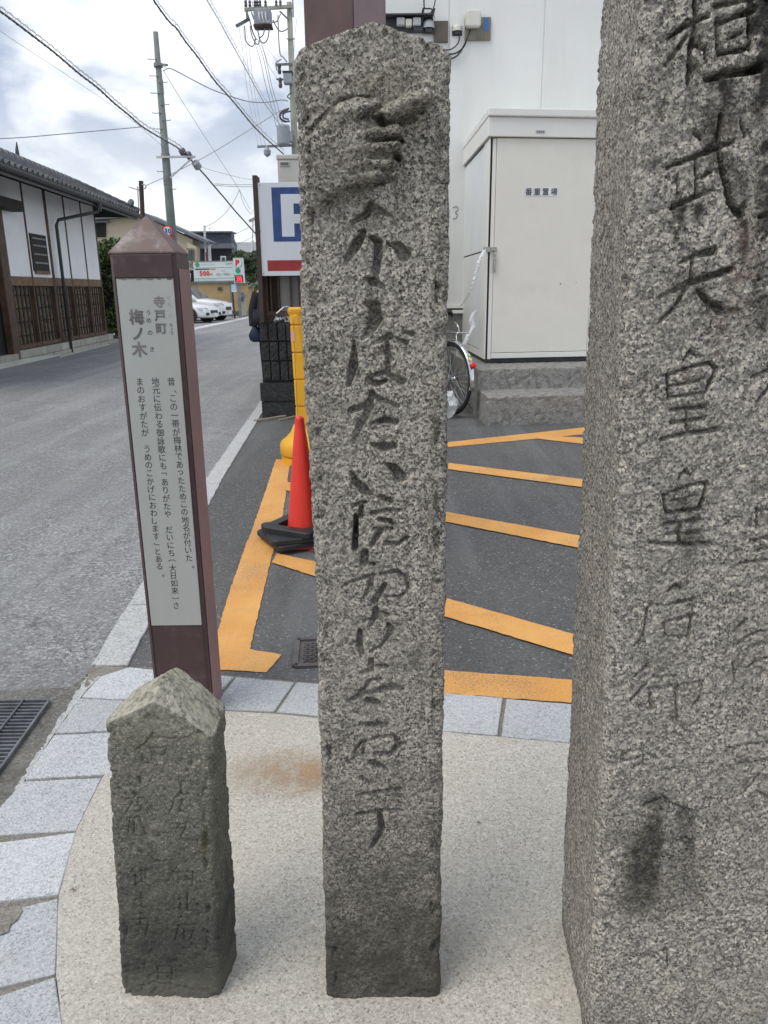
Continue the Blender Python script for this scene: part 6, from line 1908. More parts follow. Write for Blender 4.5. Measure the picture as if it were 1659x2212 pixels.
house = thing('timber_house', 'old single-storey house with white plaster panels, dark timber lattice and tiled roof', 'house', HP(16.1, 0, 0))
YA, YB = 11.0, 22.45
posts = [16.15, 17.43, 18.71, 19.95, 21.22, 22.36]
ZB, ZR, ZTP = 0.26, 1.68, 3.58
HB(MB(), YA, YB, -3.0, -.10, 0, 3.80).build('inner_wall', 'black_timber', house)
for a, b_ in zip(posts[:-1], posts[1:]):
    HB(MB(), a + .034, b_ - .034, -.09, -.010, ZR + .055, ZTP + .05).build('plaster_panel', 'white_plaster', house)
HB(MB(), 15.2, posts[0] - .10, -.09, -.045, ZR + 1.5, ZTP).build('plaster_panel', 'black_timber', house)
for i, yv in enumerate(posts):
    w = .07 if i in (0, 2) else .034
    HB(MB(), yv - w, yv + w, -.10, .006 if i not in (0,) else .03, .12, ZTP + .05).build('post', 'old_timber', house, bevel=.006, seg=1)
for a, b_ in zip(posts[:-1], posts[1:]):
    HB(MB(), a + .035, b_ - .035, -.06, .0, ZR - .13, ZR + .05).build('middle_rail', 'warm_timber', house)
    HB(MB(), a + .035, b_ - .035, -.06, .02, ZB + .02, ZB + .10).build('sill_rail', 'old_timber', house)
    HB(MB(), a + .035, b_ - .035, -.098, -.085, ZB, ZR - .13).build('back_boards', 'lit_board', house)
    n = 5
    for k in range(1, n + 1):
        y_ = a + (b_ - a) * k / (n + 1)
        HB(MB(), y_ - .034, y_ + .034, -.052, -.030, ZB + .05, ZR - .02).build('lattice_slat', 'black_timber', house)
    for z_ in (.52, .80, 1.08, 1.34):
        HB(MB(), a + .035, b_ - .035, -.072, -.060, z_, z_ + .02).build('lattice_rail', 'black_timber', house)
# louvred window in the second bay
wy0, wy1 = 17.55, 18.48
HB(MB(), wy0, wy1, -.009, .012, 1.86, 2.64).build('window_frame', 'black_timber', house)
for z_ in (2.02, 2.20, 2.38, 2.53):
    HB(MB(), wy0 + .08, wy1 - .08, .0125, .03, z_, z_ + .035).build('window_slat', 'louvre_grey', house)
HB(MB(), wy0 + .06, wy1 - .02, .0, .03, 1.80, 1.87).build('window_sill', 'warm_timber', house)
# base stones, two courses
y_ = 16.0; rr = random.Random(2)
while y_ < YB + .1:
    y1_ = min(y_ + rr.uniform(.9, 1.5), YB + .15)
    HB(MB(), y_, y1_ - .012, -.05, .10 + rr.uniform(-.005, .005), .10, ZB).build('base_stone', 'base_stone', house, bevel=.01, seg=1)
    HB(MB(), y_ + .3, y1_ + .29 - .012, -.05, .13 + rr.uniform(-.005, .005), -.02, .095).build('base_stone', 'base_stone', house, bevel=.01, seg=1)
    y_ = y1_
# entrance recess at the left with a beam end
for k in range(14):
    HB(MB(), 11.2 + k * .33, 11.2 + k * .33 + .322, -.095, -.07, .2, 3.3).build('entrance_board', 'black_timber', house)
HB(MB(), 15.75, 16.02, -.06, .08, .15, ZTP).build('entrance_post', 'old_timber', house, bevel=.01, seg=1)
HB(MB(), 15.2, 16.7, .02, .28, 2.98, 3.18).build('beam_end', 'black_timber', house, bevel=.008, seg=1)
HB(MB(), 11.0, 15.9, -.06, .10, .02, .22).build('threshold_stone', 'base_stone', house, bevel=.01)
# roof: front slope, hipped at the far end
EO, EZ, RO_, RZ = .90, 3.52, -.42, 4.17
YE0, YE1, YR1 = 10.0, 23.45, 22.13
rf = MB()
A0, A1, B0, B1 = HP(YE0, EO, EZ), HP(YE1, EO, EZ), HP(YE0, RO_, RZ), HP(YR1, RO_, RZ)
C1 = HP(YE1, -3.0, EZ); D1 = HP(YR1, -1.7, RZ)
rf.ext([A0, A1, B1, B0], (0, 0, -.07)); rf.ext([A1, C1, D1, B1], (0, 0, -.07))
rf.build('roof_deck', 'black_timber', house)

HB(MB(), YE0, YE1 - .02, EO - .05, EO - .0, EZ - .15, EZ - .02).build('fascia_board', 'gutter_metal', house)
# tiles: eave tiles with round ends, then field tiles; shared mesh
sl = math.hypot(EO - RO_, RZ - EZ); dirU = (Vector(HP(16, RO_, RZ)) - Vector(HP(16, EO, EZ))).normalized()
nrm_ = hu.cross(dirU) * -1
if nrm_.z < 0: nrm_ = -nrm_
M4 = Matrix((tuple(hu), tuple(dirU), tuple(nrm_))).transposed().to_4x4()
tile = MB(); vs = []; TW, TL = .262, .30
prof = [(-.131, .0), (-.09, -.018), (-.03, -.022), (.03, -.008), (.06, .03), (.09, .044), (.12, .03), (.133, .004)]
for l, dz in ((-.0, .035), (TL, .012)):
    for x_, z_ in prof:
        vs.append((x_, l, z_ + dz))
for x_, z_ in prof:
    vs.append((x_, 0, z_ + .005))
m_ = len(prof)
tile.add(vs, [(k, k + 1, m_ + k + 1, m_ + k) for k in range(m_ - 1)] + [(2 * m_ + k, 2 * m_ + k + 1, k + 1, k) for k in range(m_ - 1)])
tme = bpy.data.meshes.new('tile'); tme.from_pydata(tile.v, [], tile.f); tme.materials.append(MATS['roof_tile']); tme.shade_smooth()
eme_ = MB(); eme_.v = list(tile.v); eme_.f = list(tile.f)
eme_.lathe([(.058, -.03), (.062, -.015), (.06, .0)], (.09, -.0, .02), 10, ax=(0, -1, 0))
eme_.box(-.125, .04, -.02, -.004, -.05, .02)
eme = bpy.data.meshes.new('eave_tile'); eme.from_pydata(eme_.v, [], eme_.f); eme.materials.append(MATS['roof_tile'])
ncol = int((YE1 - 12.2) / TW); rest = MB(); cnt = 0
rt_ = random.Random(6)
for r in range(6):
    for c in range(ncol):
        yv = 12.3 + c * TW
        # stop at the hip
        lim = YE1 - (YE1 - YR1) * (r * .235 + .1) / sl
        if yv > lim: continue
        base = Vector(HP(yv, EO + .04, EZ)) + dirU * (r * .262) + nrm_ * .02
        if cnt < 290:
            o = bpy.data.objects.new('eave_tile' if r == 0 else 'roof_tile', eme if r == 0 else tme); COL.objects.link(o)
            o.matrix_world = Matrix.Translation(base - Vector(ORG[house.name])) @ M4 @ Matrix.Rotation(rt_.uniform(-.012, .012), 4, 'Z')
            o.parent = house; ORG[o.name] = (0, 0, 0); cnt += 1
        else:
            T = Matrix.Translation(base) @ M4
            rest.add([tuple(T @ Vector(p)) for p in tile.v], tile.f)
if rest.v:
    rest.build('upper_roof_tiles', 'roof_tile', house, kind='stuff')
# ridge and hip caps
rg = MB(); n = 34
for i in range(int((YR1 - 11) / .3)):
    ya = 11 + i * .3
    o = MB().tube([HP(ya, RO_, RZ + .07), HP(ya + .29, RO_, RZ + .07)], [.105, .095], 10)
    for v, f in ((o.v, o.f),): rg.add(v, f)
for i in range(3):
    rg.bar(HP(11, RO_, RZ + .0 - i * .03), HP(YR1, RO_, RZ - i * .03), .24, .025)
rg.build('ridge_caps', 'roof_tile', house, kind='stuff')
pa, pb = Vector(HP(YR1, RO_, RZ + .09)), Vector(HP(YE1 + .02, EO + .02, EZ + .10))
for i in range(9):
    a = pa.lerp(pb, i / 9); b_ = pa.lerp(pb, (i + .97) / 9)
    MB().tube([a, b_], [.08, .095], 10).build('hip_cap', 'roof_tile', house)
oc = pa.lerp(pb, .88)
MB().lathe([(.13, -.03), (.14, 0), (.13, .04), (.07, .07)], oc + Vector((0, 0, .10)), 16, ax=(pb - pa).normalized()).build('hip_end_tile', 'roof_tile', house)
fin = Vector(HP(18.6, RO_, RZ + .1)); fm_ = MB().tube([fin, fin + Vector((0, 0, .16)), fin + Vector((0, .04, .34))], [.05, .04, .01], 8); fm_.build('ridge_finial', 'gutter_metal', house)
# gutter and downpipe
gp_ = MB(); vs = []
for ya in (YE0, YE1 - .02):
    for k in range(9):
        t = math.pi * k / 8
        vs.append(HP(ya, EO + .07 - .07 * math.cos(t), EZ - .02 - .075 * math.sin(t)))
gp_.add(vs, [(k, k + 1, 9 + k + 1, 9 + k) for k in range(8)])
go_ = gp_.build('gutter', 'gutter_metal', house); s_ = go_.modifiers.new('t', 'SOLIDIFY'); s_.thickness = .006
MB().tube([HP(19.55, EO + .05, EZ - .05), HP(19.5, EO + .04, EZ - .28), HP(19.0, .16, 3.02), HP(18.95, .12, 2.9), HP(18.95, .12, .02)], .038, 10).build('downpipe', 'gutter_metal', house, smooth=True)
MB().tube([HP(19.55, EO + .06, EZ - .06), HP(19.55, EO + .06, EZ - .26)], [.075, .055], 10).build('rain_hopper', 'gutter_metal', house)
# forecourt slab rising to the house
fcp = [G(-700, 1010, 0), G(0, 799, 0), G(70, 783, 0), G(129, 769.5, 0)]
fc_ = MB(); up = [HP(9, .14, .10), HP(14.5, .14, .11), HP(16.2, .14, .11), HP(18.2, .16, .03)]
fc_.add([(p[0], p[1], .006) for p in fcp] + up, [(0, 1, 5, 4), (1, 2, 6, 5), (2, 3, 7, 6)])
fc_.build('house_forecourt', 'forecourt_concrete', kind='structure')

# ================================================================== TREES
def leaf_mat(name, a, b_):
    m, nt, b, P = newmat(name)
    ge = nd(nt, 'ShaderNodeAttribute'); ge.attribute_name = 'tone'
    c = mixc(nt, ge.outputs['Fac'], a, b_)
    nt.links.new(c, b.inputs['Base Color']); b.inputs['Roughness'].default_value = .6
    MATS[name] = m


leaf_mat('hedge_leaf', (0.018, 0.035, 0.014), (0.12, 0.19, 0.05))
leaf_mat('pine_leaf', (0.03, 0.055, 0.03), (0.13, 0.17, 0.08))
pm('bark', (0.09, 0.07, 0.055), 0.9, var=.3, vs=8, bs=.5, bsc=30, bd=.01)


def leaves(name, m, parent, clumps, n, size, seed, sq=1.0):
    rnd = np.random.RandomState(seed); V = []; F = []; T = []
    w = np.array([c[3] ** 2 for c in clumps]); w = w / w.sum()
    which = rnd.choice(len(clumps), n, p=w)
    for i in range(n):
        cx_, cy_, cz_, r = clumps[which[i]][:4]
        d = rnd.normal(size=3); d /= np.linalg.norm(d); rad = r * (0.55 + .5 * rnd.rand() ** .5)
        c = np.array([cx_ + d[0] * rad, cy_ + d[1] * rad, cz_ + d[2] * rad * sq])
        a, b_ = rnd.normal(size=3), rnd.normal(size=3); a /= np.linalg.norm(a); b_ -= a * (a @ b_); b_ /= np.linalg.norm(b_)
        s = size * (.6 + .8 * rnd.rand()); k = len(V)
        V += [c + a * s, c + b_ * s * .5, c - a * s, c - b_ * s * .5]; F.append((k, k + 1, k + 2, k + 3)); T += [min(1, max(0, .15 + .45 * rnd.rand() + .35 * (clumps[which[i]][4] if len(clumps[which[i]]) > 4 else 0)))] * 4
    mb = MB(); mb.v = [tuple(map(float, v)) for v in V]; mb.f = F
    o = mb.build(name, m, parent)
    A_ = o.data.attributes.new('tone', 'FLOAT', 'POINT'); A_.data.foreach_set('value', T)
    return o


hY = 25.0
hcx = at(224, 600, hY)[0]; hz = at(230, 512, hY)[2]
hg = thing('tall_hedge', 'tall dense evergreen hedge just past the end of the white plaster house', 'hedge', (hcx, hY, 0))
rr = random.Random(1); cl = []
for i in range(60):
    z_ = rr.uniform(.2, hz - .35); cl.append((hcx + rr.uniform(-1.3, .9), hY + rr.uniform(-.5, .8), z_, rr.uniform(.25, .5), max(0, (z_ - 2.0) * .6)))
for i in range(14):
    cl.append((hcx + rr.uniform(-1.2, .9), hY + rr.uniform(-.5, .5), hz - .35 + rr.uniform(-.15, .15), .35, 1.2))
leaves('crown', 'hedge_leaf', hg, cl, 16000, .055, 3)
MB().tube([(hcx, hY, 0), (hcx, hY, 1.6)], [.09, .06], 8).build('trunk', 'bark', hg)
MB().box(hcx - 1.1, hcx + .8, hY - .2, hY + .4, .2, hz - .6).build('inner_branches', 'black_timber', hg)  # plain dark box filling the middle of the hedge

PYn = 52.0
pc_ = at(532, 590, PYn)
pine = thing('pine_tree', 'spreading garden pine behind the tan wall and the parking tower sign', 'tree', (pc_[0], PYn, 0))
cl = []
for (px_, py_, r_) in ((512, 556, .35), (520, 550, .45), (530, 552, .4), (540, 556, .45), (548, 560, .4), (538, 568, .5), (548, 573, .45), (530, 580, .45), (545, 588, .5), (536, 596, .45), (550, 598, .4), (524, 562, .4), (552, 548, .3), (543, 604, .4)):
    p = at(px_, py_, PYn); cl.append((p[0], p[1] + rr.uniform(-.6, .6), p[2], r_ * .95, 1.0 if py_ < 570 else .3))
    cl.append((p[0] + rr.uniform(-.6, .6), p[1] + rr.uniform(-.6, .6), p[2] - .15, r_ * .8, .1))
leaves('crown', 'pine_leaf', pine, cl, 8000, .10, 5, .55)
pt = [(pc_[0], PYn, 0), at(530, 610, PYn), at(538, 590, PYn), at(530, 570, PYn), at(536, 552, PYn)]
MB().tube(smooth_pts(pt, 4), [.22 - .18 * i / 16 for i in range(17)], 8).build('trunk', 'bark', pine)
for px_, py_ in ((515, 557), (548, 562), (548, 590)):
    MB().tube([at(535, py_ + 10, PYn), at(px_, py_, PYn)], [.08, .03], 6).build('branch', 'bark', pine)
# low shrub between wall and timber frame
sb_ = thing('garden_shrub', 'pale green shrub behind the lower end of the tan wall', 'shrub', at(549, 640, 50))
cl = [(at(546 + rr.uniform(-5, 9), 632 + rr.uniform(-6, 12), 50.5)) + (.35, rr.uniform(.2, 1.2)) for _ in range(12)]
leaves('foliage', 'hedge_leaf', sb_, cl, 2500, .09, 9)

# ================================================================== BUILDINGS FURTHER DOWN THE STREET
pm('beige_render', (0.58, 0.50, 0.37), 0.85, var=.05, vs=1, dirt=.2, dirtcol=(.4, .36, .28), ds=1, streak=True)
pm('navy_cladding', (0.055, 0.07, 0.095), 0.6, var=.15, vs=1)
pm('slate_roof', (0.16, 0.175, 0.20), 0.6, var=.15, vs=2)
pm('window_glass', (0.10, 0.12, 0.13), 0.12, spec=.6)
pm('aluminium', (0.5, 0.5, 0.5), 0.4, .6)
pm('pale_tile', (0.36, 0.37, 0.39), 0.5, var=.3, vs=6)
pm('tan_wall', (0.45, 0.33, 0.17), 0.9, var=.08, vs=2, dirt=.5, dirtcol=(.27, .22, .13), ds=1.2, streak=True)
pm('wall_foot', (0.10, 0.10, 0.095), 0.9, var=.2)
BYH = 50.0


def poly_y(mb, pix, Yv, depth):
    return mb.ext([at(x_, y_, Yv) for x_, y_ in pix], (0, depth, 0))


bh = thing('beige_house', 'two-storey beige rendered house with a low gable behind the hedge', 'house', (at(330, 640, BYH)[0], BYH, 0))
g0 = at(415.5, 640, BYH); gl = at(196, 640, BYH)
poly_y(MB(), [(190, 708), (190, 474), (250, 473), (307, 466), (416, 517), (417, 708)], BYH, 2.0).build('wall', 'beige_render', bh)
poly_y(MB(), [(304, 461), (310, 459), (449, 520), (447, 525), (306, 465)], BYH - .6, 3.0).build('roof', 'slate_roof', bh)
poly_y(MB(), [(150, 473), (304, 461), (304, 466), (150, 479)], BYH - .6, 3.0).build('roof', 'slate_roof', bh)
poly_y(MB(), [(206, 481), (228, 480), (228, 512), (206, 512)], BYH - .12, .1).build('window', 'black_timber', bh)
poly_y(MB(), [(204, 477.5), (233, 476.5), (233, 480), (204, 481)], BYH - .4, .38).build('window_hood', 'slate_roof', bh)
poly_y(MB(), [(388, 546), (401, 546), (401, 640), (388, 640)], BYH - .10, .08).build('wall_panel', 'beige_render', bh)
# side wing with balcony seen right of the post
wg = at(416, 560, BYH); 
wx_a, wx_b = at(417, 560, 34)[0], at(447, 560, 44)[0]
poly_y(MB(), [(404, 524), (423, 533), (424, 566), (404, 566)], BYH - .9, .85).build('wing_wall', 'beige_render', bh)
poly_y(MB(), [(407.5, 541), (418, 541), (419, 562), (407.5, 562)], BYH - .95, .04).build('window', 'window_glass', bh)
for x_ in (407, 413, 418.5):
    poly_y(MB(), [(x_, 538), (x_ + .9, 538), (x_ + 1.2, 564), (x_ + .2, 564)], BYH - 1.0, .04).build('balcony_bar', 'gutter_metal', bh)
poly_y(MB(), [(403, 536), (420, 537), (420, 539.5), (403, 539)], BYH - 1.02, .06).build('balcony_rail', 'louvre_grey', bh)
poly_y(MB(), [(398, 566), (424, 580), (424, 584), (398, 571)], BYH - 1.6, 1.0).build('lower_roof', 'slate_roof', bh)
poly_y(MB(), [(404, 584), (416.5, 584), (416.5, 612), (404, 612)], BYH - .5, .45).build('dark_bay', 'black_timber', bh)
poly_y(MB(), [(407, 590), (412, 590), (412, 606), (407, 606)], BYH - .52, .02).build('bay_window', 'white_plaster', bh)

nv = thing('navy_building', 'dark blue-grey clad building with flat roof behind the parking board', 'building', at(465, 640, 55))
poly_y(MB(), [(398, 640), (398, 502), (499, 501.5), (503, 640)], 55, 1.2).build('wall', 'navy_cladding', nv)
MB().ext([at(499, 501.5, 55), at(512, 530, 61), at(512, 640, 61), at(503, 640, 55)], (.02, 0, 0)).build('side_wall', 'navy_cladding', nv)
poly_y(MB(), [(396, 499.5), (500.5, 499), (501, 502), (396, 502.5)], 54.8, 1.8).build('parapet', 'slate_roof', nv)
poly_y(MB(), [(424, 534), (426, 527), (499, 525.5), (503, 534), (503, 536), (424, 537)], 54.0, .9).build('canopy_roof', 'slate_roof', nv)
poly_y(MB(), [(476, 553), (488, 553), (488, 570), (476, 570)], 53.9, .05).build('window_frame', 'label_white', nv)
poly_y(MB(), [(479, 556), (485.5, 556), (485.5, 570), (479, 570)], 53.85, .04).build('window_glass', 'window_glass', nv)
poly_y(MB(), [(452, 500), (452.6, 500), (452.6, 491), (452, 491)], 56, .04).build('antenna', 'aluminium', nv)
poly_y(MB(), [(449, 494), (456, 493), (456, 493.6), (449, 494.6)], 56, .04).build('antenna', 'aluminium', nv)

th_ = thing('tiled_house', 'far house with a pale grey tiled roof behind the pine', 'house', at(530, 640, 72))
poly_y(MB(), [(500, 548), (600, 548), (600, 640), (500, 640)], 74, 6).build('wall', 'white_plaster', th_)
rfm = MB(); rfm.add([at(500, 552, 72), at(600, 552, 72), at(600, 525, 76), at(503, 525, 76)], [(0, 1, 2, 3)])
rfm.ext([at(503, 525.2, 76), at(600, 525.2, 76), at(600, 523.5, 76), at(503, 523.5, 76)], (0, .3, 0))
rfm.build('roof', 'pale_tile', th_)
rw = MB()
for k in range(7):
    y_ = 528 + k * 3.6; Yk = 76 - 4 * (y_ - 525) / 27
    a, b_ = at(501, y_, Yk), at(599, y_, Yk); rw.bar(a, b_, .10, .07)
rw.build('tile_courses', 'pale_tile', th_, kind='stuff')
fb = thing('far_house', 'distant low white house with red awning seen beside the sign post', 'house', at(552, 620, 62))
poly_y(MB(), [(538, 606), (575, 606), (575, 640), (538, 640)], 62, 5).build('wall', 'white_plaster', fb)
poly_y(MB(), [(529, 603), (575, 599), (575, 606.5), (529, 608)], 61.4, 5.5).build('roof', 'slate_roof', fb)
poly_y(MB(), [(543, 597), (575, 594), (575, 599), (543, 602)], 61.3, .1).build('awning', 'sign_red', fb)

tw = thing('tan_garden_wall', 'tan rendered garden wall with dark foot behind the white cars', 'wall', at(470, 680, 46))
poly_y(MB(), [(360, 684), (360, 612), (534, 612), (534, 683)], 46, .3).build('wall_body', 'tan_wall', tw)
poly_y(MB(), [(358, 611.8), (358, 608.5), (536, 608.5), (536, 611.8)], 45.9, .5).build('coping', 'slate_roof', tw)
poly_y(MB(), [(360, 684), (360, 673), (534, 672), (534, 683)], 45.96, .03).build('wall_foot', 'wall_foot', tw)
poly_y(MB(), [(534.6, 681), (534.6, 621), (547, 621), (547, 680)], 48, .3).build('lower_section', 'tan_wall', tw)
poly_y(MB(), [(533.5, 620.8), (533.5, 618), (548, 618), (548, 620.8)], 47.9, .5).build('coping', 'slate_roof', tw)
for (a, b_, c, d) in ((470, 479, 620, 627), (473, 481, 648, 654)):
    poly_y(MB(), [(a, c), (b_, c), (b_, d), (a, d)], 45.93, .06).build('vent_block', 'wall_foot', tw)

gpst = thing('stone_gatepost', 'pale stone gatepost with a small dark roof cap against the tan wall', 'gatepost', at(522, 682, 44.6))
poly_y(MB(), [(516.5, 682), (515, 642), (527.5, 642), (530.5, 682)], 44.6, .45).build('shaft', 'base_stone', gpst, bevel=.02)
poly_y(MB(), [(513.5, 641.8), (516, 637), (519, 635.5), (525, 635.5), (528, 637), (530.5, 641.8)], 44.4, .8).build('cap_roof', 'slate_roof', gpst)
poly_y(MB(), [(518.5, 635.3), (519, 632), (525, 632), (525.5, 635.3)], 44.6, .4).build('cap_knob', 'slate_roof', gpst)
c_ = at(521.5, 648, 44.55); MB().lathe([(.09, 0), (.09, .04)], c_, 14, ax=(0, -1, 0)).build('crest', 'wall_foot', gpst)

# ---- parking price board, tower sign, small blue sign
pm('board_white', (0.66, 0.72, 0.72), 0.5, var=.02)
pm('board_green', (0.05, 0.33, 0.16), 0.5)
pm('board_grey', (0.28, 0.34, 0.33), 0.5)
pm('signal_red', (0.70, 0.03, 0.02), 0.45)
pm('led_black', (0.01, 0.01, 0.01), 0.4)
pm('sky_blue_sign', (0.40, 0.58, 0.74), 0.5, var=.15, vs=6)
m, nt, b, P = newmat('led_red'); b.inputs['Base Color'].default_value = (.4, .01, .02, 1); b.inputs['Emission Color'].default_value = (1, .03, .06, 1); b.inputs['Emission Strength'].default_value = 2.2; MATS['led_red'] = m
PBY = 43.0


def PB(pix, m_, name, par, dy=0.0, th=.02):
    return poly_y(MB(), pix, PBY - dy, th).build(name, m_, par)


bd = thing('price_board', 'white parking price board with red 500円 lettering above the tan wall', 'sign board', at(460, 609, PBY))
PB([(417, 565), (502.8, 563), (504.6, 607.2), (419.8, 609)], 'board_white', 'board', bd, 0, .12)
PB([(415.8, 564.8), (503.5, 562.4), (503.6, 564), (416, 566.4)], 'louvre_grey', 'frame', bd, .02, .16)
PB([(419.5, 607.6), (505, 605.8), (505, 608.2), (419.6, 609.9)], 'louvre_grey', 'frame', bd, .02, .16)
PB([(417.8, 578.6), (503.3, 577), (503.3, 577.6), (417.8, 579.2)], 'board_green', 'green_line', bd, .012, .01)
PB([(418.8, 601.8), (504.2, 599.8), (504.2, 600.4), (418.8, 602.4)], 'board_green', 'green_line', bd, .012, .01)
PB([(421.5, 581), (453, 580.3), (453, 582.4), (421.5, 583.2)], 'print_black', 'black_strip', bd, .012, .01)
PB([(454.5, 580.6), (466, 580.3), (466, 582), (454.5, 582.3)], 'signal_red', 'red_strip', bd, .012, .01)
cc2 = at(426, 572, PBY - .012); MB().lathe([(.115, 0), (.115, .008)], cc2, 18, ax=(0, -1, 0)).build('green_disc', 'board_green', bd)
cc2 = at(494, 570.5, PBY - .012); mbq = MB(); mbq.bar((cc2[0] - .17, cc2[1], cc2[2]), (cc2[0] + .17, cc2[1], cc2[2] + .03), .004, .05); mbq.build('grey_emblem', 'board_grey', bd)


def W(ch, x, y, hpx, Yv, bold=0.0, sx=1.0):
    p = at(x, y, Yv); zz = p[1] * math.cos(TH) + (CAMH - p[2]) * math.sin(TH)
    return (ch, p, hpx * zz / FPX, 0, bold * zz / FPX, sx)


lettering('price', 'signal_red', bd, [W('5', 434, 590.8, 13, PBY - .02, .55), W('0', 441.5, 590.6, 13, PBY - .02, .55), W('0', 449, 590.4, 13, PBY - .02, .55), W('円', 456, 592.5, 5.5, PBY - .02, .1)])
lettering('rate', 'board_grey', bd, [W('6', 469, 592.4, 6.8, PBY - .02, .2), W('0', 473, 592.3, 6.8, PBY - .02, .2), W('分', 477.5, 593.2, 3.6, PBY - .02), W('/', 481, 592, 6, PBY - .02), W('2', 484.5, 592, 6.8, PBY - .02, .2), W('0', 488.5, 592, 6.8, PBY - .02, .2), W('0', 492.5, 591.9, 6.8, PBY - .02, .2), W('円', 497, 592.8, 3.6, PBY - .02),
                                      W('昼', 480, 585, 3.4, PBY - .02), W('夜', 484.5, 585, 3.4, PBY - .02)])
fine = [W(ch, 436 + i * 4.2, 571.8 - i * .08, 3.0, PBY - .02) for i, ch in enumerate('駐車場のご案内')]
fine += [W(ch, 425 + i * 4.4, 605.2 - i * .1, 3.0, PBY - .02) for i, ch in enumerate('お問い合わせは左記まで')]
lettering('fine_print', 'board_grey', bd, fine)
for px_ in (424, 497):
    a = at(px_, 609, PBY + .1); MB().box(a[0] - .04, a[0] + .04, PBY + .1, PBY + .18, 0, a[2] + .1).build('support_leg', 'louvre_grey', bd)
ptw = thing('tower_sign', 'slim white parking tower sign with red P and lit red display', 'sign', at(516, 611, PBY - .3))
TY = PBY - .3


def TB(pix, m_, name, dy=0.0, th=.02):
    return poly_y(MB(), pix, TY - dy, th).build(name, m_, ptw)


TB([(503, 557), (523.3, 556.5), (527.8, 611), (506.2, 612)], 'board_white', 'cabinet', 0, .35)
TB([(502.4, 556.2), (523.8, 555.6), (524, 557), (502.6, 557.6)], 'louvre_grey', 'frame', .01, .37)
TB([(507, 596.7), (524.5, 596), (525.6, 609.8), (508.2, 610.4)], 'led_black', 'display', .012, .01)
TB([(505.6, 593.5), (524.4, 592.8), (524.6, 595.4), (506, 596.2)], 'board_green', 'green_band', .012, .01)
c_ = at(513.6, 568.2, TY - .012); MB().lathe([(.235, 0), (.235, .006)], c_, 24, ax=(0, -1, 0)).build('grey_disc', 'board_grey', ptw)
c_ = at(513, 567.6, TY - .018); MB().lathe([(.225, 0), (.225, .006)], c_, 24, ax=(0, -1, 0)).build('white_disc', 'board_white', ptw)
c_ = at(514, 584.5, TY - .012); MB().lathe([(.14, 0), (.14, .006)], c_, 16, ax=(0, -1, 0)).build('green_mark', 'board_green', ptw)
lettering('letter_p', 'signal_red', ptw, [W('P', 513, 567.6, 16, TY - .03, 1.1)])
lettering('display_lettering', 'led_red', ptw, [W('満', 516.3, 603.2, 12, TY - .03, .08, 1.15)])
a = at(515, 612, TY + .1); MB().box(a[0] - .08, a[0] + .08, TY + .1, TY + .2, 0, a[2] + .1).build('support_leg', 'louvre_grey', ptw)
bsn = thing('blue_notice', 'small pale blue notice on a thin dark pole in front of the tan wall', 'sign', at(506, 684, 42))
poly_y(MB(), [(499, 614.5), (509.6, 614), (510.4, 627), (499.8, 627.6)], 42, .03).build('notice_plate', 'sky_blue_sign', bsn)
poly_y(MB(), [(499.8, 627.8), (510.5, 627.2), (510.6, 630), (500, 630.8)], 42, .03).build('lower_plate', 'label_white', bsn)
a = at(507, 684, 42.05); MB().tube([(a[0], 42.06, 0), (a[0] - .05, 42.06, at(506, 615, 42)[2])], .045, 8).build('pole', 'timber_dark', bsn)
btr = thing('striped_bar', 'thin dark upright bracket on the tan wall top, left of the blue notice', 'bracket', at(412, 612, 45.8))
poly_y(MB(), [(410.5, 625), (412.2, 625), (412.2, 609), (410.5, 609)], 45.8, .05).build('bar', 'timber_dark', btr)

# ================================================================== CARS
pm('car_white', (0.78, 0.79, 0.80), 0.28, var=.01, coat=.6)
pm('car_glass', (0.06, 0.075, 0.08), 0.06, spec=.8)
pm('car_trim', (0.02, 0.02, 0.021), 0.5)
pm('alloy', (0.55, 0.56, 0.57), 0.3, .8)
pm('dark_alloy', (0.05, 0.05, 0.052), 0.35, .6)
pm('headlamp', (0.62, 0.66, 0.68), 0.12, .3)


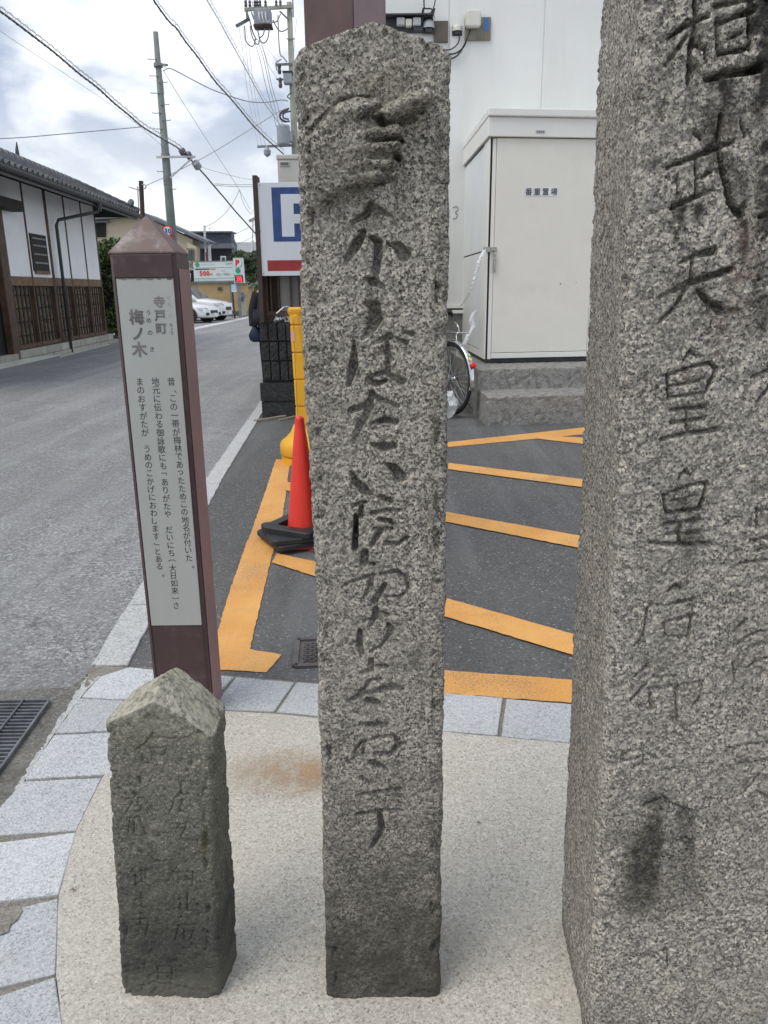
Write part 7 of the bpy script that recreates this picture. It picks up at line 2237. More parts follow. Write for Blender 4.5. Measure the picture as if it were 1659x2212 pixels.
def car(label, pos, yawd, suv, rimmat):
    """pos: ground point under the front bumper centre; x forward"""
    t = bpy.data.objects.new('parked_car', None); COL.objects.link(t); ORG[t.name] = (0, 0, 0)
    tagp(t, label, 'car', 'white cars parked in the lot across the street')
    H = 1.60 if suv else 1.43
    # stations from nose to tail: x, z bottom, z shoulder, half-width
    if suv:
        st_ = [(0.0, .30, .62, .55), (-.06, .24, .78, .70), (-.25, .22, .90, .82), (-.8, .22, 1.00, .88), (-1.35, .22, 1.06, .89), (-2.4, .22, 1.08, .89), (-3.4, .22, 1.10, .88), (-4.0, .26, 1.08, .84), (-4.2, .32, .95, .76)]
        roof = [(-1.25, 1.05, .78), (-1.95, 1.52, .62), (-2.3, 1.60, .62), (-3.4, 1.60, .60), (-3.9, 1.50, .58), (-4.15, 1.08, .68)]
        wheels = (-.83, -3.4); wr = .34
    else:
        st_ = [(0.0, .30, .50, .50), (-.05, .22, .62, .68), (-.22, .20, .74, .80), (-.7, .20, .84, .87), (-1.25, .20, .93, .88), (-2.3, .20, .95, .88), (-3.3, .20, .97, .87), (-3.95, .26, .98, .82), (-4.25, .32, .85, .72)]
        roof = [(-1.15, .92, .76), (-2.0, 1.38, .60), (-2.4, 1.43, .60), (-3.2, 1.40, .58), (-3.9, 1.16, .60), (-4.1, .98, .66)]
        wheels = (-.82, -3.42); wr = .33
    body = MB(); vs = []
    for x, zb_, zs_, hw in st_:
        vs += [(x, -hw * .92, zb_), (x, -hw, zb_ + .12), (x, -hw * 1.0, (zb_ + zs_) / 2 + .06), (x, -hw * .96, zs_ - .06), (x, -hw * .84, zs_), (x, 0, zs_ + .03),
               (x, hw * .84, zs_), (x, hw * .96, zs_ - .06), (x, hw, (zb_ + zs_) / 2 + .06), (x, hw, zb_ + .12), (x, hw * .92, zb_)]
    n = 11
    fs = [(i * n + k, (i + 1) * n + k, (i + 1) * n + (k + 1) % n, i * n + (k + 1) % n) for i in range(len(st_) - 1) for k in range(n)]
    fs += [tuple(range(n)), tuple((len(st_) - 1) * n + k for k in range(n))[::-1]]
    body.add(vs, fs)
    bo = body.build('car_body', 'car_white', t, smooth=True); md = bo.modifiers.new('s', 'SUBSURF'); md.levels = md.render_levels = 2
    cab = MB(); vs = []
    base_z = 1.0 if suv else .88
    for x, z, hw in roof:
        vs += [(x, -hw * 1.12 if z > base_z + .1 else -hw, base_z), (x, -hw, z - .06), (x, -hw * .82, z), (x, 0, z + .015), (x, hw * .82, z), (x, hw, z - .06), (x, hw * 1.12 if z > base_z + .1 else hw, base_z)]
    n = 7
    cab.add(vs, [(i * n + k, (i + 1) * n + k, (i + 1) * n + k + 1, i * n + k + 1) for i in range(len(roof) - 1) for k in range(n - 1)] + [tuple(range(n)), tuple((len(roof) - 1) * n + k for k in range(n))[::-1]])
    cb_ = cab.build('cabin', 'car_white', t, smooth=True)
    # glass
    r = roof
    ws = MB(); ws.add([(r[0][0] + .02, -r[0][2] * .9, r[0][1] + .03), (r[0][0] + .02, r[0][2] * .9, r[0][1] + .03), (r[1][0] + .035, r[1][2] * .88, r[1][1] + .005), (r[1][0] + .035, -r[1][2] * .88, r[1][1] + .005)], [(0, 1, 2, 3)])
    ws.build('windscreen', 'car_glass', t)
    for s in (-1, 1):
        zt2 = r[2][1] - .12; zb2 = base_z + .07
        ya, yb = s * (r[2][2] * 1.02 + .012), s * (r[2][2] * 1.10 + .02)
        for nm, xa, xb, xc, xd in (('side_window', r[0][0] - .42, r[1][0] - .22, -2.62, -2.62), ('side_window', -2.70, -2.70, -3.5, -3.62)):
            g = MB(); g.add([(xa, yb, zb2), (xb, ya, zt2), (xc, ya, zt2), (xd, yb, zb2)], [(0, 1, 2, 3)]); g.build(nm, 'car_glass', t)
        mr = MB(); mr.box(-1.62, -1.46, *(sorted((s * .90, s * 1.04))), base_z + .02, base_z + .15); mr.build('door_mirror', 'car_white', t, bevel=.03)
        hl = MB(); hx_ = st_[2]
        hl.add([(-.03, s * .50, hx_[2] - .17), (-.30, s * .835, hx_[2] - .16), (-.42, s * .845, hx_[2] - .06), (-.10, s * .60, hx_[2] - .07), (-.05, s * .56, hx_[2] - .12)], [(0, 1, 2, 3, 4)])
        ho = hl.build('headlight', 'headlamp', t); so_ = ho.modifiers.new('t', 'SOLIDIFY'); so_.thickness = .05; so_.offset = 0
        fg = MB(); fg.box(-.10, .015, *(sorted((s * .50, s * .68))), .34, .46); fg.build('bumper_intake', 'car_trim', t, bevel=.02)
        for xw in wheels:
            ar = MB(); c = (xw, s * .855, wr); ar.lathe([(wr + .055, 0), (wr + .055, .035)], c, 28, ax=(0, s, 0)); ar.build('wheel_arch', 'car_trim', t)
            ty = MB().lathe([(wr - .04, -.0), (wr, .03), (wr, .17), (wr - .03, .20), (wr - .10, .205)], (xw, s * .72, wr), 28, ax=(0, s, 0)).build('tyre', 'tyre', t, smooth=False)
            rm = MB(); 
            rm.lathe([(wr - .105, .195), (wr - .12, .210), (wr - .15, .2)], (xw, s * .72, wr), 24, ax=(0, s, 0))
            for k in range(10):
                a = 2 * math.pi * k / 10 + .1
                rm.bar((xw, s * .925, wr), (xw + (wr - .11) * math.cos(a), s * .928, wr + (wr - .11) * math.sin(a)), .03, .035, (0, 1, 0))
            rm.build('rim', rimmat, ty)
    gr = MB(); gr.box(-.05, .03, -.34, .34, .42 if not suv else .5, .56 if not suv else .66); gr.build('grille', 'car_trim', t, bevel=.03)
    lp = MB(); lp.box(.0, .045, -.17, .17, .34, .44); lp.build('number_plate', 'label_white', t)
    t.location = pos; t.rotation_euler = (0, 0, math.radians(yawd))
    return t


f1 = G(466, 690, 0); f2 = G(494, 687, 0)
car('low white hatchback with dark wheels nearest the street, nose to the right', (at(464, 690, 36.6)[0], 36.6, 0.0), -14, False, 'dark_alloy')
car('taller white car with silver wheels parked behind the low hatchback', (at(495, 680, 39.2)[0], 39.2, 0.0), -10, True, 'alloy')

# ================================================================== PERSON BEHIND THE BLOCK WALL
pm('coat_black', (0.014, 0.015, 0.020), 0.9, var=.3, vs=6)
pm('trousers_dark', (0.02, 0.02, 0.025), 0.9)
pm('skin', (0.45, 0.27, 0.19), 0.6)
pm('hair_black', (0.012, 0.010, 0.010), 0.6)
pm('bag_navy', (0.012, 0.022, 0.055), 0.7, var=.3, vs=5)
PYp = 12.6; pcx = at(583, 690, PYp)[0]
def person():
    J = [(0, 0, .90), (0, 0, 1.10), (0, -.01, 1.30), (0, -.02, 1.40), (0, -.05, 1.47), (0, -.06, 1.56), (0, -.05, 1.64),
         (-.17, -.01, 1.34), (-.25, -.03, 1.08), (-.26, -.06, .84), (.17, -.01, 1.34), (.24, -.03, 1.08), (.25, -.08, .84),
         (-.09, 0, .86), (-.10, -.01, .48), (-.10, .03, .08), (-.10, -.10, .04), (.09, 0, .86), (.10, .03, .48), (.10, .06, .08), (.10, -.07, .04)]
    E_ = [(0, 1), (1, 2), (2, 3), (3, 4), (4, 5), (5, 6), (3, 7), (7, 8), (8, 9), (3, 10), (10, 11), (11, 12), (0, 13), (13, 14), (14, 15), (15, 16), (0, 17), (17, 18), (18, 19), (19, 20)]
    R_ = [.14, .13, .15, .10, .052, .085, .075, .065, .045, .032, .065, .045, .032, .095, .06, .042, .04, .095, .06, .042, .04]
    me = bpy.data.meshes.new('person'); me.from_pydata([(x + pcx, y + PYp, z) for x, y, z in J], E_, []); me.update()
    o = link_mesh('person', me, 'skin', loc=(pcx, PYp, 0))
    sk_ = o.modifiers.new('skin', 'SKIN')
    for v, r in zip(me.skin_vertices[0].data if me.skin_vertices else [], R_): v.radius = (r, r)
    ss = o.modifiers.new('sub', 'SUBSURF'); ss.levels = ss.render_levels = 2
    tagp(o, 'person in a long black coat with a navy bag, half hidden by the timber frame', 'person')
    return o
pe = bpy.data.meshes.new('x')
per_o = person()
if not per_o.data.skin_vertices:
    bpy.context.view_layer.objects.active = per_o
    bpy.ops.mesh.customdata_skin_add()
    R_ = [.14, .13, .15, .10, .052, .085, .075, .065, .045, .032, .065, .045, .032, .095, .06, .042, .04, .095, .06, .042, .04]
    for i, (v, r) in enumerate(zip(per_o.data.skin_vertices[0].data, R_)):
        v.radius = (r, r); v.use_root = (i == 0)
bpy.data.meshes.remove(pe)


def loft(mb, rings, n=20, rnd=None, a0=0):
    vs = []
    for (cx_, cy_, z, rx, ry) in rings:
        for k in range(n):
            a = 2 * math.pi * k / n; j = 1 + (0.05 * math.sin(5 * a + z * 9) if rnd else 0)
            vs.append((cx_ + rx * j * math.cos(a), cy_ + ry * j * math.sin(a), z))
    mb.add(vs, [(i * n + k, i * n + (k + 1) % n, (i + 1) * n + (k + 1) % n, (i + 1) * n + k) for i in range(len(rings) - 1) for k in range(n)] + [tuple(range(n))[::-1], tuple((len(rings) - 1) * n + k for k in range(n))])
    return mb


zc0 = at(560, 703, PYp)[2]
loft(MB(), [(pcx - .02, PYp, zc0, .30, .22), (pcx - .02, PYp, zc0 + .25, .27, .20), (pcx, PYp, 1.05, .22, .17), (pcx, PYp, 1.25, .22, .16), (pcx, PYp - .01, 1.36, .19, .14), (pcx, PYp - .02, 1.43, .09, .09)], 28, True).build('coat', 'coat_black', per_o, smooth=True)
for s in (-1, 1):
    mb = MB().tube(smooth_pts([(pcx + s * .17, PYp - .01, 1.37), (pcx + s * .25, PYp - .03, 1.10), (pcx + s * .26, PYp - .06, .86)], 4), [.085, .085, .082, .08, .078, .074, .07, .066, .062], 12)
    mb.build('sleeve', 'coat_black', per_o, smooth=True)
    hand = MB()
    hp = Vector((pcx + s * .26, PYp - .07, .80)); hand.tube([hp + Vector((0, 0, .05)), hp, hp + Vector((0, -.01, -.06))], [.026, .036, .03], 8)
    for k in range(4):
        hand.tube([hp + Vector((0, -.025 + k * .016, -.055)), hp + Vector((-s * .01, -.025 + k * .016, -.10)), hp + Vector((-s * .035, -.025 + k * .016, -.115 + .004 * k))], [.009, .008, .006], 6)
    hand.tube([hp + Vector((0, -.035, -.01)), hp + Vector((-s * .01, -.055, -.05))], [.01, .007], 6)
    hand.build('hand', 'skin', per_o, smooth=True, kind='stuff')
    mb = MB().tube([(pcx + s * .10, PYp, zc0 + .15), (pcx + s * .10, PYp + .01, .45), (pcx + s * .10, PYp + .03, .09)], [.10, .085, .07], 12)
    mb.build('trouser_leg', 'trousers_dark', per_o, smooth=True)
    loft(MB(), [(pcx + s * .10, PYp - .03, .0, .05, .13), (pcx + s * .10, PYp - .03, .05, .05, .13), (pcx + s * .10, PYp - .0, .10, .045, .07)], 14).build('shoe', 'car_trim', per_o, smooth=True)
loft(MB(), [(pcx, PYp + .0, 1.50, .085, .085), (pcx, PYp - .01, 1.58, .098, .105), (pcx, PYp - .03, 1.66, .095, .105), (pcx, PYp - .04, 1.72, .055, .06)], 18).build('hair', 'hair_black', per_o, smooth=True)
bx0 = at(552.5, 715, PYp - .12)
zb0_, zb1_ = at(552, 738.5, PYp - .12)[2], at(552, 703, PYp - .12)[2]
hbg = zb1_ - zb0_
loft(MB(), [(bx0[0], PYp - .12, zb0_, .05, .04), (bx0[0], PYp - .12, zb0_ + hbg * .10, .098, .065), (bx0[0] - .01, PYp - .12, zb0_ + hbg * .38, .108, .07), (bx0[0] - .015, PYp - .12, zb0_ + hbg * .65, .075, .055), (bx0[0] - .01, PYp - .12, zb0_ + hbg * .85, .045, .035), (bx0[0], PYp - .12, zb1_, .022, .018), (bx0[0] + .03, PYp - .1, .83, .012, .012)], 18, True).build('hand_bag', 'bag_navy', None, loc=(bx0[0], PYp - .12, zb0_), smooth=True, label='navy cloth bag hanging from the hand of the person in black', cat='bag')

# ================================================================== POLES, SPEED SIGN, CABLES
pm('green_pole', (0.185, 0.215, 0.20), 0.7, var=.12, vs=3, streak=True, dirt=.3, dirtcol=(.10, .12, .10), ds=3)
pm('concrete_pole', (0.36, 0.365, 0.31), 0.8, var=.12, vs=2, streak=True, dirt=.4, dirtcol=(.22, .23, .17), ds=2)
pm('transformer_grey', (0.33, 0.36, 0.40), 0.5, var=.08)
pm('cable_grey', (0.36, 0.37, 0.385), 0.6)
pm('cable_pale', (0.62, 0.63, 0.65), 0.6)
pm('insulator', (0.10, 0.09, 0.12), 0.4)
pm('sign_blue_print', (0.03, 0.11, 0.42), 0.5)
GPY = 26.0
gt_, gb_ = at(340.5, 69, GPY), at(372, 510, GPY)
gx = gb_[0]
gpo = thing('utility_pole', 'bare green-grey utility pole with step bolts at the left roadside', 'utility pole', (gx, GPY, 0))
MB().lathe([(.155, 0), (.135, 4), (.075, gt_[2])], (gx, GPY, 0), 20).build('pole_shaft', 'green_pole', gpo, smooth=True)


def gpz(py): return at(350, py, GPY)[2]


for i, py_ in enumerate((130, 147, 166, 180, 203, 228, 246, 262, 280, 340, 372, 410)):
    s = 1 if i % 2 else -1
    z_ = gpz(py_); MB().tube([(gx, GPY - .1, z_), (gx + s * .26, GPY - .12, z_), (gx + s * .27, GPY - .12, z_ + .03)], .011, 6).build('step_bolt', 'louvre_grey', gpo)
for py_ in (141, 336, 388, 396):
    MB().lathe([(.135, -.05), (.135, .05)], (gx, GPY, gpz(py_)), 18).build('pole_band', 'louvre_grey', gpo)
z_ = gpz(341)
MB().bar((gx - .25, GPY - .15, z_), (gx + .95, GPY - .15, z_), .06, .06).build('bracket_arm', 'aluminium', gpo)
MB().bar((gx + .12, GPY - .15, gpz(386)), (gx + .90, GPY - .15, z_), .04, .04).build('bracket_brace', 'aluminium', gpo)
a = at(358, 142, GPY - .1); MB().bar((gx, GPY - .12, gpz(141)), (gx + .32, GPY - .12, gpz(143)), .05, .05).build('top_bracket', 'louvre_grey', gpo)
MB().bar((gx + .11, GPY - .15, gpz(175)), (gx + .11, GPY - .15, gpz(205)), .06, .05).build('conduit', 'louvre_grey', gpo)

SSY = 25.2
c_ = at(361.8, 499, SSY); rS = 11.3 * SSY / FPX
ssn = thing('speed_limit_sign', 'round white 30 speed limit sign with red rim on the green pole', 'road sign', c_)
MB().lathe([(rS, -.008), (rS, .008)], c_, 32, ax=(0, -1, 0)).build('rim_disc', 'signal_red', ssn)
MB().lathe([(rS * .76, .009), (rS * .76, .012)], c_, 32, ax=(0, -1, 0)).build('white_disc', 'label_white', ssn)
MB().bar((c_[0] + .02, SSY + .03, c_[2] - .1), (gx, GPY - .1, c_[2] - .1), .03, .03).build('sign_bracket', 'louvre_grey', ssn)
MB().lathe([(rS * .9, -.008), (rS * .9, .004)], at(366, 521, SSY), 24, ax=(0, -1, 0)).build('lower_disc', 'signal_red', ssn)
lettering('speed_figures', 'sign_blue_print', ssn, [W('3', 358.3, 499.2, 13.5, SSY - .02, .55), W('0', 366.3, 499.2, 13.5, SSY - .02, .55)])

CPY = 30.0
cpt, cpb = at(626, 9, CPY), at(636, 329, CPY)
cpo = thing('utility_pole', 'tall concrete utility pole loaded with crossarms and grey transformers', 'utility pole', (cpb[0] - .05, CPY, 0))
cxp = (cpt[0] + cpb[0]) / 2
MB().lathe([(.19, 0), (.12, 6), (.088, cpt[2] + .05)], (cxp, CPY, 0), 20).build('pole_shaft', 'concrete_pole', cpo, smooth=True)
q = lambda px_, py_, dy=0: at(px_, py_, CPY + dy)
MB().bar(q(528, 21, -.15), q(633, 14, -.15), .09, .10).build('top_crossarm', 'concrete_pole', cpo)
MB().bar(q(604, 24, -.1), q(622, 41, -.1), .04, .05).build('arm_brace', 'louvre_grey', cpo)
MB().bar(q(632, -6, -.15), q(633.5, 37, -.15), .05, .05).build('side_bar', 'transformer_grey', cpo)
MB().bar(q(511.5, 56, -.6), q(538, 41, -.2), .10, .10).build('side_arm', 'louvre_grey', cpo)
MB().bar(q(533, 22, -.2), q(534, 44, -.2), .06, .06).build('drop_arm', 'louvre_grey', cpo)
a0, a1_ = q(551, 62, -.2), q(586, 23, -.2)
MB().box(a0[0], a1_[0], CPY - .45, CPY - .02, a0[2] + .06, a1_[2]).build('switch_box', 'transformer_grey', cpo, bevel=.03)
MB().box(a0[0] - .02, a1_[0] + .02, CPY - .47, CPY, a0[2] - .0, a0[2] + .06).build('switch_box_rim', 'timber_dark', cpo)
for px_ in (559, 566, 573):
    MB().tube(smooth_pts([q(px_, 26, -.5), q(px_ + 1, 38, -.62), q(px_ + 4, 48, -.6), q(px_ + 8, 46, -.5)], 4), .025, 6).build('bushing_lead', 'cable_pale', cpo)
for px_ in (531, 540, 551, 556, 562, 574, 597, 606):
    p = q(px_, 15, -.15); MB().lathe([(.045, 0), (.055, .06), (.035, .10), (.055, .14), (.03, .20)], p, 10).build('insulator', 'insulator', cpo)
MB().bar(q(596, 140, -.1), q(632, 138, -.1), .06, .07).build('middle_crossarm', 'louvre_grey', cpo)
MB().bar(q(597, 171, -.1), q(618, 172, -.1), .05, .05).build('middle_crossarm', 'louvre_grey', cpo)
a0, a1_ = q(614, 183, -.2), q(631, 160, -.2)
MB().box(a0[0], a1_[0], CPY - .42, CPY - .10, a0[2], a1_[2]).build('equipment_box', 'transformer_grey', cpo, bevel=.02)
MB().box(a0[0] - .02, a1_[0] + .03, CPY - .44, CPY - .08, a1_[2], a1_[2] + .05).build('equipment_lid', 'timber_dark', cpo)
for px_, py_ in ((604, 152), (606, 182)):
    p = q(px_, py_ + 8, -.15); MB().lathe([(.05, 0), (.07, .08), (.05, .16), (.07, .24), (.04, .32)], p, 10).build('fuse_holder', 'insulator', cpo)
c0_, c1_ = q(613.5, 314, -.45), q(613.5, 271, -.45)
MB().lathe([(.17, 0), (.225, .03), (.235, .08), (.235, c1_[2] - c0_[2] - .05), (.215, c1_[2] - c0_[2]), (.08, c1_[2] - c0_[2] + .03)], c0_, 24).build('transformer_tank', 'transformer_grey', cpo, smooth=False)
a0, a1_ = q(618, 303, -.72), q(628, 280, -.72)
MB().box(a0[0], a1_[0], CPY - .55, CPY - .15, a0[2], a1_[2]).build('transformer_radiator', 'transformer_grey', cpo, bevel=.02)
MB().bar(q(556, 317, -.25), q(636, 314, -.25), .06, .07).build('lower_crossarm', 'louvre_grey', cpo)
p = q(577.5, 334, -.3); MB().lathe([(.02, -.08), (.12, .0), (.13, .13), (.07, .20), (.03, .30)], p, 16).build('lamp_housing', 'transformer_grey', cpo)
for (x_, w_) in ((628, 18), ):
    MB().bar(q(x_ - 9, 84, -.1), q(x_ + 9, 84, -.1), .03, .03).build('step_hoop', 'louvre_grey', cpo)
for (pl, r_) in (([(631, 200), (625, 203), (621, 209), (627, 214)], .02), ([(625, 234), (610, 240), (604, 250), (612, 262), (626, 262)], .03), ([(622, 236), (607, 246), (606, 256), (618, 263)], .03), ([(628, 240), (614, 244), (612, 254), (624, 258)], .03)):
    MB().tube(smooth_pts([q(a_, b_, -.3) for a_, b_ in pl], 5), r_, 6).build('cable_coil', 'insulator', cpo)
for pl in ([(590, 43), (598, 60), (608, 68), (622, 62)], [(540, 56), (545, 80), (556, 96), (562, 84)], [(528, 56), (532, 90), (546, 100), (552, 84)], [(582, 62), (578, 84), (570, 93), (562, 88)], [(572, 62), (568, 76), (560, 82)],
           [(606, 30), (598, 46), (588, 48)], [(600, 32), (604, 110), (612, 124), (620, 134)], [(608, 128), (596, 136), (598, 152)]):
    MB().tube(smooth_pts([q(a_, b_, -.3) for a_, b_ in pl], 5), .022, 6).build('jumper_lead', 'cable_grey', cpo, smooth=True)

mp_ = thing('antenna_pole', 'dark wooden service pole with a television aerial behind the house roof', 'pole', at(308, 640, 30))
a_, b_ = at(304.5, 391, 30), at(313, 640, 30)
MB().tube([(b_[0], 30, 0), (a_[0], 30, a_[2])], .085, 10).build('pole_shaft', 'timber_dark', mp_)
at_m = at(300, 470, 30.6); atp = at(297.5, 403, 30.6)
MB().tube([at_m, atp], .022, 6).build('aerial_mast', 'cable_grey', mp_)
MB().bar(at(280, 405, 30.6), at(303, 411, 30.6), .02, .02).build('aerial_boom', 'cable_grey', mp_)
for k in range(5):
    p = at(282 + k * 4.4, 405.5 + k * 1.2, 30.6); MB().bar((p[0], 30.3, p[2]), (p[0], 30.9, p[2]), .014, .014).build('aerial_element', 'cable_grey', mp_)
p = at(313, 403, 30); MB().tube(smooth_pts([at(305, 399, 30), at(313, 399, 29.8), at(315, 406, 29.8), at(308, 408, 30)], 4), .02, 6).build('cable_hook', 'cable_grey', mp_)
fp = thing('steel_service_pole', 'slim pale steel service pole in front of the navy building', 'pole', at(446, 600, 50))
for pts_, r_, m_ in (([(at(446, 612, 50)[0], 50, 0), at(441.5, 487, 50)], .07, 'cable_pale'),):
    MB().tube(pts_, r_, 8).build('pole_shaft', m_, fp)
poly_y(MB(), [(443.5, 545), (447, 545), (449.5, 565), (446, 565)], 49.9, .2).build('brown_cover', 'sign_red', fp)
poly_y(MB(), [(448.5, 530), (453, 530), (455, 565), (450.5, 565)], 49.9, .3).build('meter_box', 'cable_pale', fp)
MB().bar(at(437, 532, 49.9), at(458, 529, 49.9), .05, .05).build('bracket', 'cable_grey', fp)
fq = thing('distant_pole', 'distant grey utility pole rising above the pine', 'pole', at(545, 600, 66))
MB().tube([(at(546, 612, 66)[0], 66, 0), at(545.5, 520, 66)], .13, 8).build('pole_shaft', 'cable_pale', fq)
MB().tube([at(545.5, 520, 66), at(546.5, 470, 66)], .05, 6).build('pole_top', 'cable_pale', fq)
MB().bar(at(538, 478, 66), at(553, 471, 66), .25, .2).build('street_light', 'cable_grey', fq)

CG = 'overhead cables across the street'


def cable(label, pix, Ys, wpx, m_='cable_black', ring=None, n=6):
    """Ys: (near, far) depth, interpolated along the pixel path"""
    P = smooth_pts([(x_, y_, 0) for x_, y_ in pix], 8)
    L_ = [0]
    for a, b_ in zip(P[:-1], P[1:]): L_.append(L_[-1] + math.hypot(b_[0] - a[0], b_[1] - a[1]))
    pts = []; rs = []
    for p, l in zip(P, L_):
        t = l / L_[-1]; Yv = 1 / ((1 - t) / Ys[0] + t / Ys[1])
        pts.append(at(p[0], p[1], Yv)); rs.append(max(.004, wpx * Yv / FPX / 2 * .5 + wpx * ((Ys[0] + Ys[1]) / 2) / FPX / 4 * .5))
    rs = [sum(rs) / len(rs)] * len(rs) if False else rs
    th = thing('overhead_cable', label, 'cable', pts[0], CG)
    MB().tube(pts, rs, n).build('conductor', m_, th, smooth=True)
    if ring:
        sp, rr_, off = ring
        up = [(p[0], p[1], p[2] + r_ * 2.0 + off * p[1] / FPX) for p, r_ in zip(pts, rs)]
        MB().tube(up, [r_ * .35 for r_ in rs], 5).build('messenger_wire', 'cable_grey', th, smooth=True)
        rg = MB(); acc = 0; last = None
        for i in range(len(pts) - 1):
            seg_ = math.hypot(P[i + 1][0] - P[i][0], P[i + 1][1] - P[i][1])
            acc += seg_
            if acc >= sp:
                acc = 0; a, b_ = Vector(pts[i]), Vector(up[i]); c = (a + b_) / 2; hh = (b_ - a).length / 2 + rs[i] * 1.0
                d = (Vector(pts[i + 1]) - a).normalized(); w = d.cross(Vector((0, 0, 1))).normalized()
                rg.tube([c + Vector((0, 0, hh)) * math.cos(t) + w * hh * .7 * math.sin(t) + d * (.6 * hh * math.sin(t * 1.0)) for t in [2 * math.pi * k / 10 for k in range(10)]], rs[i] * .28, 4, True)
        if rg.v: rg.build('hanger_rings', 'cable_pale', th, kind='stuff')
    return th


cable('thick black cable bundle falling from upper left past the green pole', [(-30, 5), (0, 24), (64, 72), (118, 114), (171, 159), (210, 189), (246, 222), (280, 250), (309.5, 275), (357, 303.5), (382, 318), (401, 333)], (9, 26), 4.6, 'cable_black', (11, 1, 4))
cable('black cable continuing from the green pole down to the parking sign', [(401, 333), (428.5, 363), (445, 381), (460, 399), (485, 428), (510, 458), (530, 480), (553, 506)], (26, 48), 3.8, 'cable_black')
cable('wavy black cable with hanger rings running down to the concrete pole', [(325, -15), (335, 5), (365, 46), (382, 62), (401, 90), (425, 120), (448, 153), (470, 182), (494, 208), (522, 241), (547.6, 272), (580, 304), (613, 333)], (11, 30), 3.6, 'cable_black', (15, 1, 5))
cable('pale ringed cable, rightmost of the three falling to the concrete pole', [(438, -15), (462, 25), (480, 56), (492, 79), (512, 114), (532, 151), (552, 188), (571, 222), (590, 248), (607, 272)], (13, 30), 2.0, 'cable_pale', (9, 1, 7))
cable('sagging dark cable from the green pole top over to the concrete pole', [(353, 153), (362, 148), (373, 150), (395, 161), (421, 175), (455, 192), (492, 206), (536, 219), (575, 221), (605, 216), (622, 218)], (26, 30), 2.6, 'cable_grey')
cable('thin grey wire coming in level from the left edge', [(-20, 301), (0, 299.5), (60, 296), (150, 288), (240, 280), (307, 274)], (20, 24), 2.2, 'cable_grey')
cable('very thin pale wire below the thick bundle at upper left', [(-10, 60), (60, 107), (131, 153), (180, 186), (222, 214), (300, 272), (350, 315)], (14, 26), 1.2, 'cable_pale')
cable('thin wire rising from the aerial pole across to the concrete pole', [(315, 401), (335, 392), (353, 384), (400, 361), (460, 329), (530, 286), (607, 238)], (30, 30), 1.7, 'cable_grey')
cable('thin slack wire dropping from the green pole towards the far lamp', [(353, 153), (385, 205), (421, 262), (460, 322), (496, 377), (518, 412), (540, 452)], (26, 60), 1.2, 'cable_pale')
cable('pair wire branching level to the right from the black cable, upper', [(462, 397), (500, 399), (552, 399)], (34, 34), 1.4, 'cable_grey')
cable('pair wire branching level to the right from the black cable, lower', [(462, 400), (505, 403), (552, 403.5)], (34, 34), 1.4, 'cable_grey')
cable('faint wire leaving the cable closure towards the parking sign', [(420, 354), (450, 366), (484, 375), (520, 384), (552, 389)], (27, 40), 1.2, 'cable_pale')
cable('curved wire from the steel service pole up to the wire junction', [(444, 490), (465, 479), (485, 462), (500, 443), (510, 425), (517, 410)], (50, 50), 1.4, 'cable_grey')
cable('wire sagging from the junction down towards the far lamp', [(517, 410), (524, 434), (532, 450), (542, 462), (548, 452)], (50, 64), 1.1, 'cable_grey')
cable('low wire crossing above the navy building to the right', [(502, 508), (520, 500), (538, 491), (556, 482)], (52, 52), 1.0, 'cable_grey')
cable('lowest wire crossing above the pale tiled roof', [(505, 530), (530, 520), (556, 505)], (56, 56), 1.0, 'cable_grey')
for i, (xa, xb, lab) in enumerate(((516, 558, 'leftmost steep pale wire dropping from the side arm'), (524, 566, 'middle steep pale wire dropping from the side arm'), (531, 574, 'rightmost steep pale wire dropping from the side arm'))):
    cable(lab, [(xa, 56), (xa + 8, 110), (xa + 16, 180), (xa + 28, 250), (xb, 317)], (30, 30), 1.3, 'cable_pale')
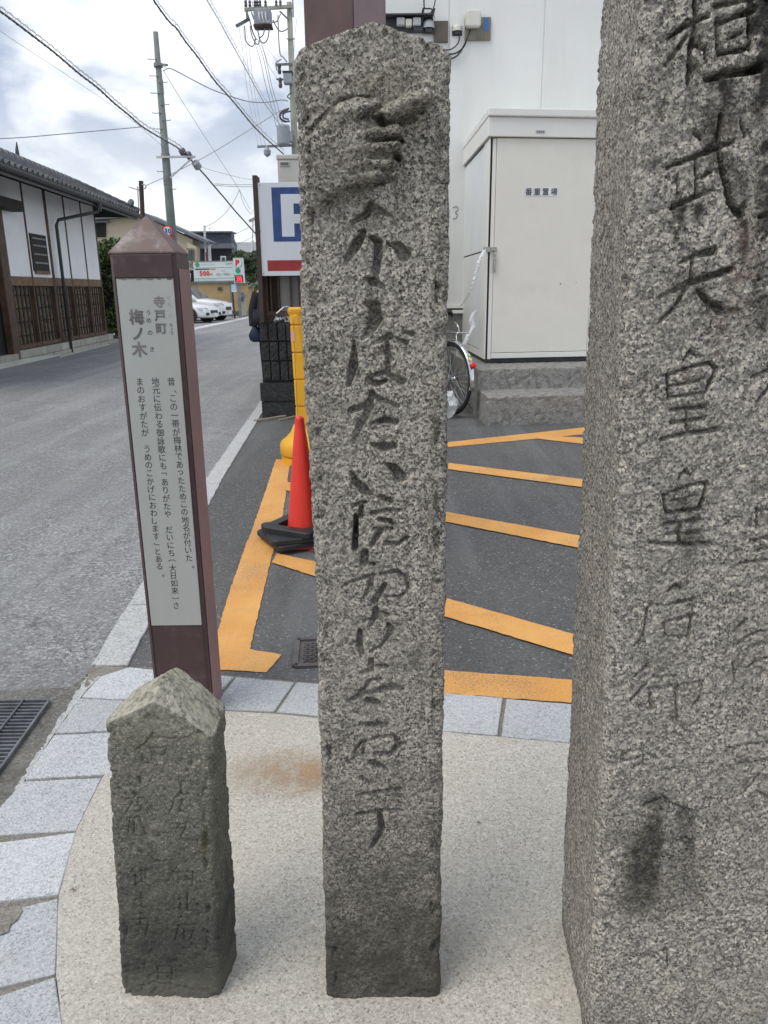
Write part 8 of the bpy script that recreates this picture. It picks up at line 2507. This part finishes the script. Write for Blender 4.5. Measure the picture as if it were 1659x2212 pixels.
for i, (xa, xb, lab) in enumerate(((548, 597, 'left wire of the fan below the switch box'), (556, 604, 'middle wire of the fan below the switch box'), (561, 611, 'right wire of the fan below the switch box'))):
    cable(lab, [(xa, 84), (xa + 14, 130), (xa + 26, 185), (xb - 8, 240), (xb, 275)], (30, 30), 1.6, 'cable_grey')
for i, (xa, lab) in enumerate(((534, 'first dark high-voltage line coming down onto the top crossarm'), (546, 'second dark high-voltage line coming down onto the top crossarm'), (563, 'third dark high-voltage line coming down onto the top crossarm'), (574, 'fourth dark high-voltage line onto the top crossarm'), (598, 'fifth dark high-voltage line onto the top crossarm'), (606, 'sixth dark high-voltage line onto the top crossarm'))):
    cable(lab, [(xa - 6, -40), (xa - 3, -15), (xa, 14)], (24, 29.8), 1.8, 'insulator')
for (pl, lab) in (([(533, 24), (541, 50), (547, 72), (554, 86)], 'left dark dropper under the top crossarm'), ([(543, 26), (550, 46), (557, 68), (561, 86)], 'right dark dropper under the top crossarm')):
    cable(lab, pl, (29.6, 29.6), 3.2, 'insulator')
for (pl, lab) in (([(566, 93), (585, 115), (602, 136)], 'pale wire from the droppers to the middle crossarm'), ([(568, 98), (580, 140), (598, 168)], 'pale wire from the droppers to the lower bracket'), ([(641, 40), (636, 90), (634, 150), (632, 200)], 'thin wire hanging beside the maroon column')):
    cable(lab, pl, (29.5, 29.8), 1.2, 'cable_pale')
for (pa_, pb_, w_, lab) in (((391, 322), (400, 338), .13, 'first dark cable closure on the bundle beside the green pole'), ((405, 330), (412, 343), .12, 'second dark cable closure on the bundle beside the green pole'), ((420, 349), (430, 364), .15, 'lowest grey cable closure hanging below the bundle')):
    a, b_ = Vector(at(*pa_, 25.9)), Vector(at(*pb_, 26.1)); d = (b_ - a)
    MB().tube([a, a + d * .12, a + d * .85, b_], [.05, w_ * .8, w_ * .8, .04], 12).build('cable_closure', 'cable_grey' if w_ == .15 else 'insulator', None, loc=tuple(a), label=lab, cat='cable closure', group='cable closures by the green pole')

flush_letters()
